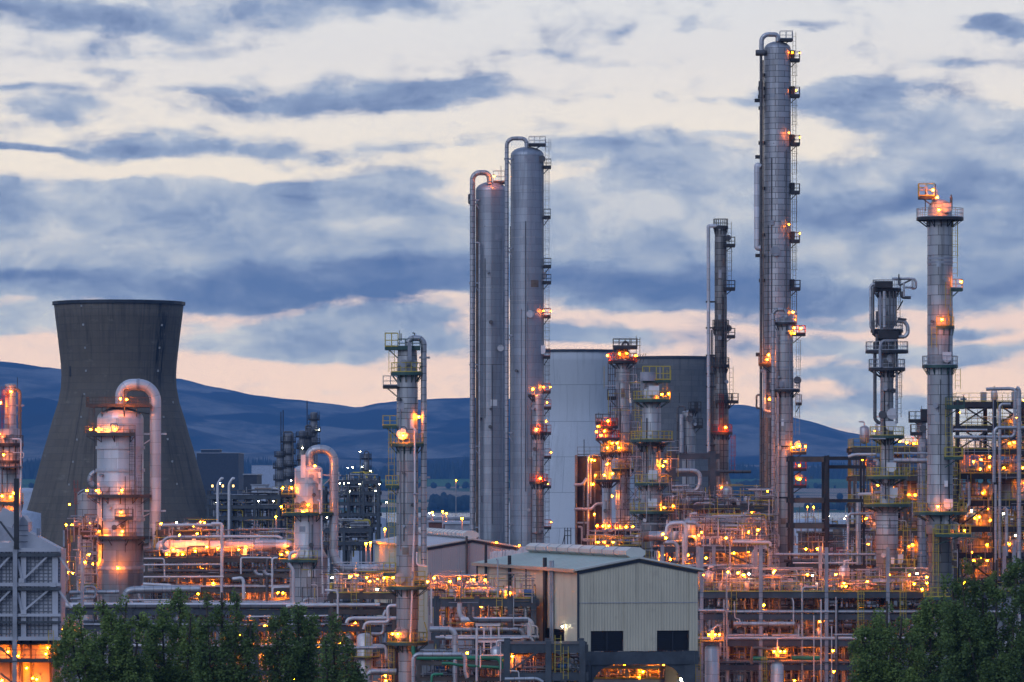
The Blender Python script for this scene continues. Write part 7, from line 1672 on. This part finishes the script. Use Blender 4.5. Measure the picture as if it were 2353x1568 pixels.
def tree(label, uc, vt, ul, ur, D, seed, mat, nl=15000, tips=None, zlow=5.0):
    """tips: (u, v) of the separate leaders that make the crown's outline"""
    nl = int(nl * 1.75); rng = np.random.default_rng(seed); rd = random.Random(seed)
    cx = X(uc, D); root = empty('broadleaf_tree', (cx, D, 0), label, 'tree', 'trees along the front')
    H = Z(vt, D); half = (X(ur, D) - X(ul, D)) / 2; mid = (X(ur, D) + X(ul, D)) / 2
    mb = MB(); base = Vector((cx, D, 0)); forks = []
    mb.tube([base, Vector((cx + .1, D, H * .25)), Vector((cx - .1, D + .1, H * .55))], .34, 9)
    tips = tips or [(uc, vt)]
    clumps = []
    for (tu, tv) in tips:
        top = Vector((X(tu, D), D + rd.uniform(-1.5, 1.5), Z(tv, D)))
        st = Vector((cx + (top.x - cx) * .15, D, H * rd.uniform(.22, .4)))
        midp = Vector((st.x + (top.x - st.x) * .75, top.y, st.z + (top.z - st.z) * .55))
        mb.tube([st, midp, top], .09, 6, bend=2)
        hgt = top.z - zlow
        m = int(135 / len(tips) ** .5)
        for i in range(m):
            f = rd.random() ** .95
            z = top.z - f * hgt
            r = half / len(tips) ** .32 * (min(1.0, .22 + 1.9 * f ** .6)) * rd.random() ** .6
            a = rd.uniform(0, 2 * math.pi)
            ax = midp.x + (top.x - midp.x) * max(-.4, 1 - f * 2)
            c = Vector((ax + r * math.cos(a), top.y + r * .8 * math.sin(a), z))
            lim = half * .97
            c.x = max(mid - lim, min(mid + lim, c.x))
            clumps.append((c, rd.uniform(.38, .95) * (.72 + .4 * min(1, f * 2))))
            if i % 3 == 0: mb.tube([Vector((ax, top.y, z - .9)), c + Vector((0, 0, .2))], .035, 5)
    mb.build('trunk', M_BARK, root)
    n = nl; w_ = np.array([q[1] ** 2 for q in clumps]); ci = rng.choice(len(clumps), n, p=w_ / w_.sum())
    cc = np.array([tuple(q[0]) for q in clumps])[ci]; sg = np.array([q[1] for q in clumps])[ci]
    d = rng.normal(size=(n, 3)); d /= np.linalg.norm(d, axis=1)[:, None]
    rr = rng.random(n) ** .45
    pos = cc + d * (sg * rr)[:, None] * np.array([1.0, 1.0, 1.35])
    a = rng.normal(size=(n, 3)); a /= np.linalg.norm(a, axis=1)[:, None]
    a[:, 2] *= .55; a /= np.linalg.norm(a, axis=1)[:, None]
    b = np.cross(a, rng.normal(size=(n, 3))); b /= np.linalg.norm(b, axis=1)[:, None]
    s = rng.uniform(.075, .15, n)[:, None]
    v = np.empty((n, 4, 3)); v[:, 0] = pos - a * s * 1.2; v[:, 1] = pos + b * s * .8; v[:, 2] = pos + a * s * 1.2; v[:, 3] = pos - b * s * .8
    v -= np.array(ORG[root.name])
    me = bpy.data.meshes.new('crown'); me.vertices.add(n * 4); me.vertices.foreach_set('co', v.ravel())
    me.loops.add(n * 4); me.loops.foreach_set('vertex_index', np.arange(n * 4)); me.polygons.add(n)
    me.polygons.foreach_set('loop_start', np.arange(0, n * 4, 4)); me.update(calc_edges=True)
    me.materials.append(mat); o = bpy.data.objects.new('crown', me); o.parent = root; COL.objects.link(o)
tree('broad rounded green tree beside the panelled heater', 235, 1378, 128, 338, 430, 1, M_LEAF, 30000, [(185, 1395), (235, 1378), (290, 1385), (325, 1412), (160, 1425), (255, 1430)])
tree('green tree with one tall narrow leader between the broad tree and the open-topped one', 408, 1358, 345, 462, 436, 2, M_LEAF, 18000, [(412, 1358), (372, 1395), (440, 1410), (350, 1440)])
tree('dark open-topped tree whose bare gaps show the pipe rack, left of the hooked columns', 518, 1362, 462, 590, 425, 3, M_LEAFD, 17000, [(475, 1368), (508, 1362), (545, 1366), (575, 1430), (460, 1430)])
tree('dark slender tree in front of the wide grey skirt column', 676, 1394, 612, 728, 428, 4, M_LEAFD, 16000, [(655, 1400), (685, 1394), (712, 1425), (635, 1430)])
tree('small dark tree with orange light glinting through it, just left of the hooked column', 782, 1422, 742, 835, 422, 5, M_LEAFD, 9500, [(765, 1422), (800, 1470), (748, 1470), (825, 1530)])
tree('leafy green tree under the crooked-headed column', 2040, 1382, 1958, 2115, 432, 6, M_LEAF, 21000, [(2040, 1382), (2005, 1415), (2070, 1420), (1980, 1450), (2095, 1460)])
tree('green tree between the two big trees below the domed column', 2150, 1372, 2095, 2235, 440, 7, M_LEAF, 17000, [(2135, 1378), (2165, 1372), (2200, 1390), (2115, 1410)])
tree('tallest dark tree in the corner below the girder tower', 2285, 1292, 2170, 2400, 424, 8, M_LEAFD, 34000, [(2205, 1295), (2240, 1292), (2290, 1287), (2335, 1292), (2380, 1290), (2190, 1345), (2260, 1330)])
# ------------------------------------------------------------------ the evening air
m = bpy.data.materials.new('haze'); m.use_nodes = True; t = NT(m.node_tree)
pv = t.n('ShaderNodeVolumePrincipled'); pv.inputs['Color'].default_value = (.17, .47, 1.0, 1); pv.inputs['Density'].default_value = HAZE
o = t.n('ShaderNodeOutputMaterial'); t.put(o.inputs['Volume'], pv.outputs[0])
hz = MB().box((0, 8850, 459), (26000, 19300, 920)).build('haze', m, origin=(0, 8850, 459))
tag(hz, kind='stuff')
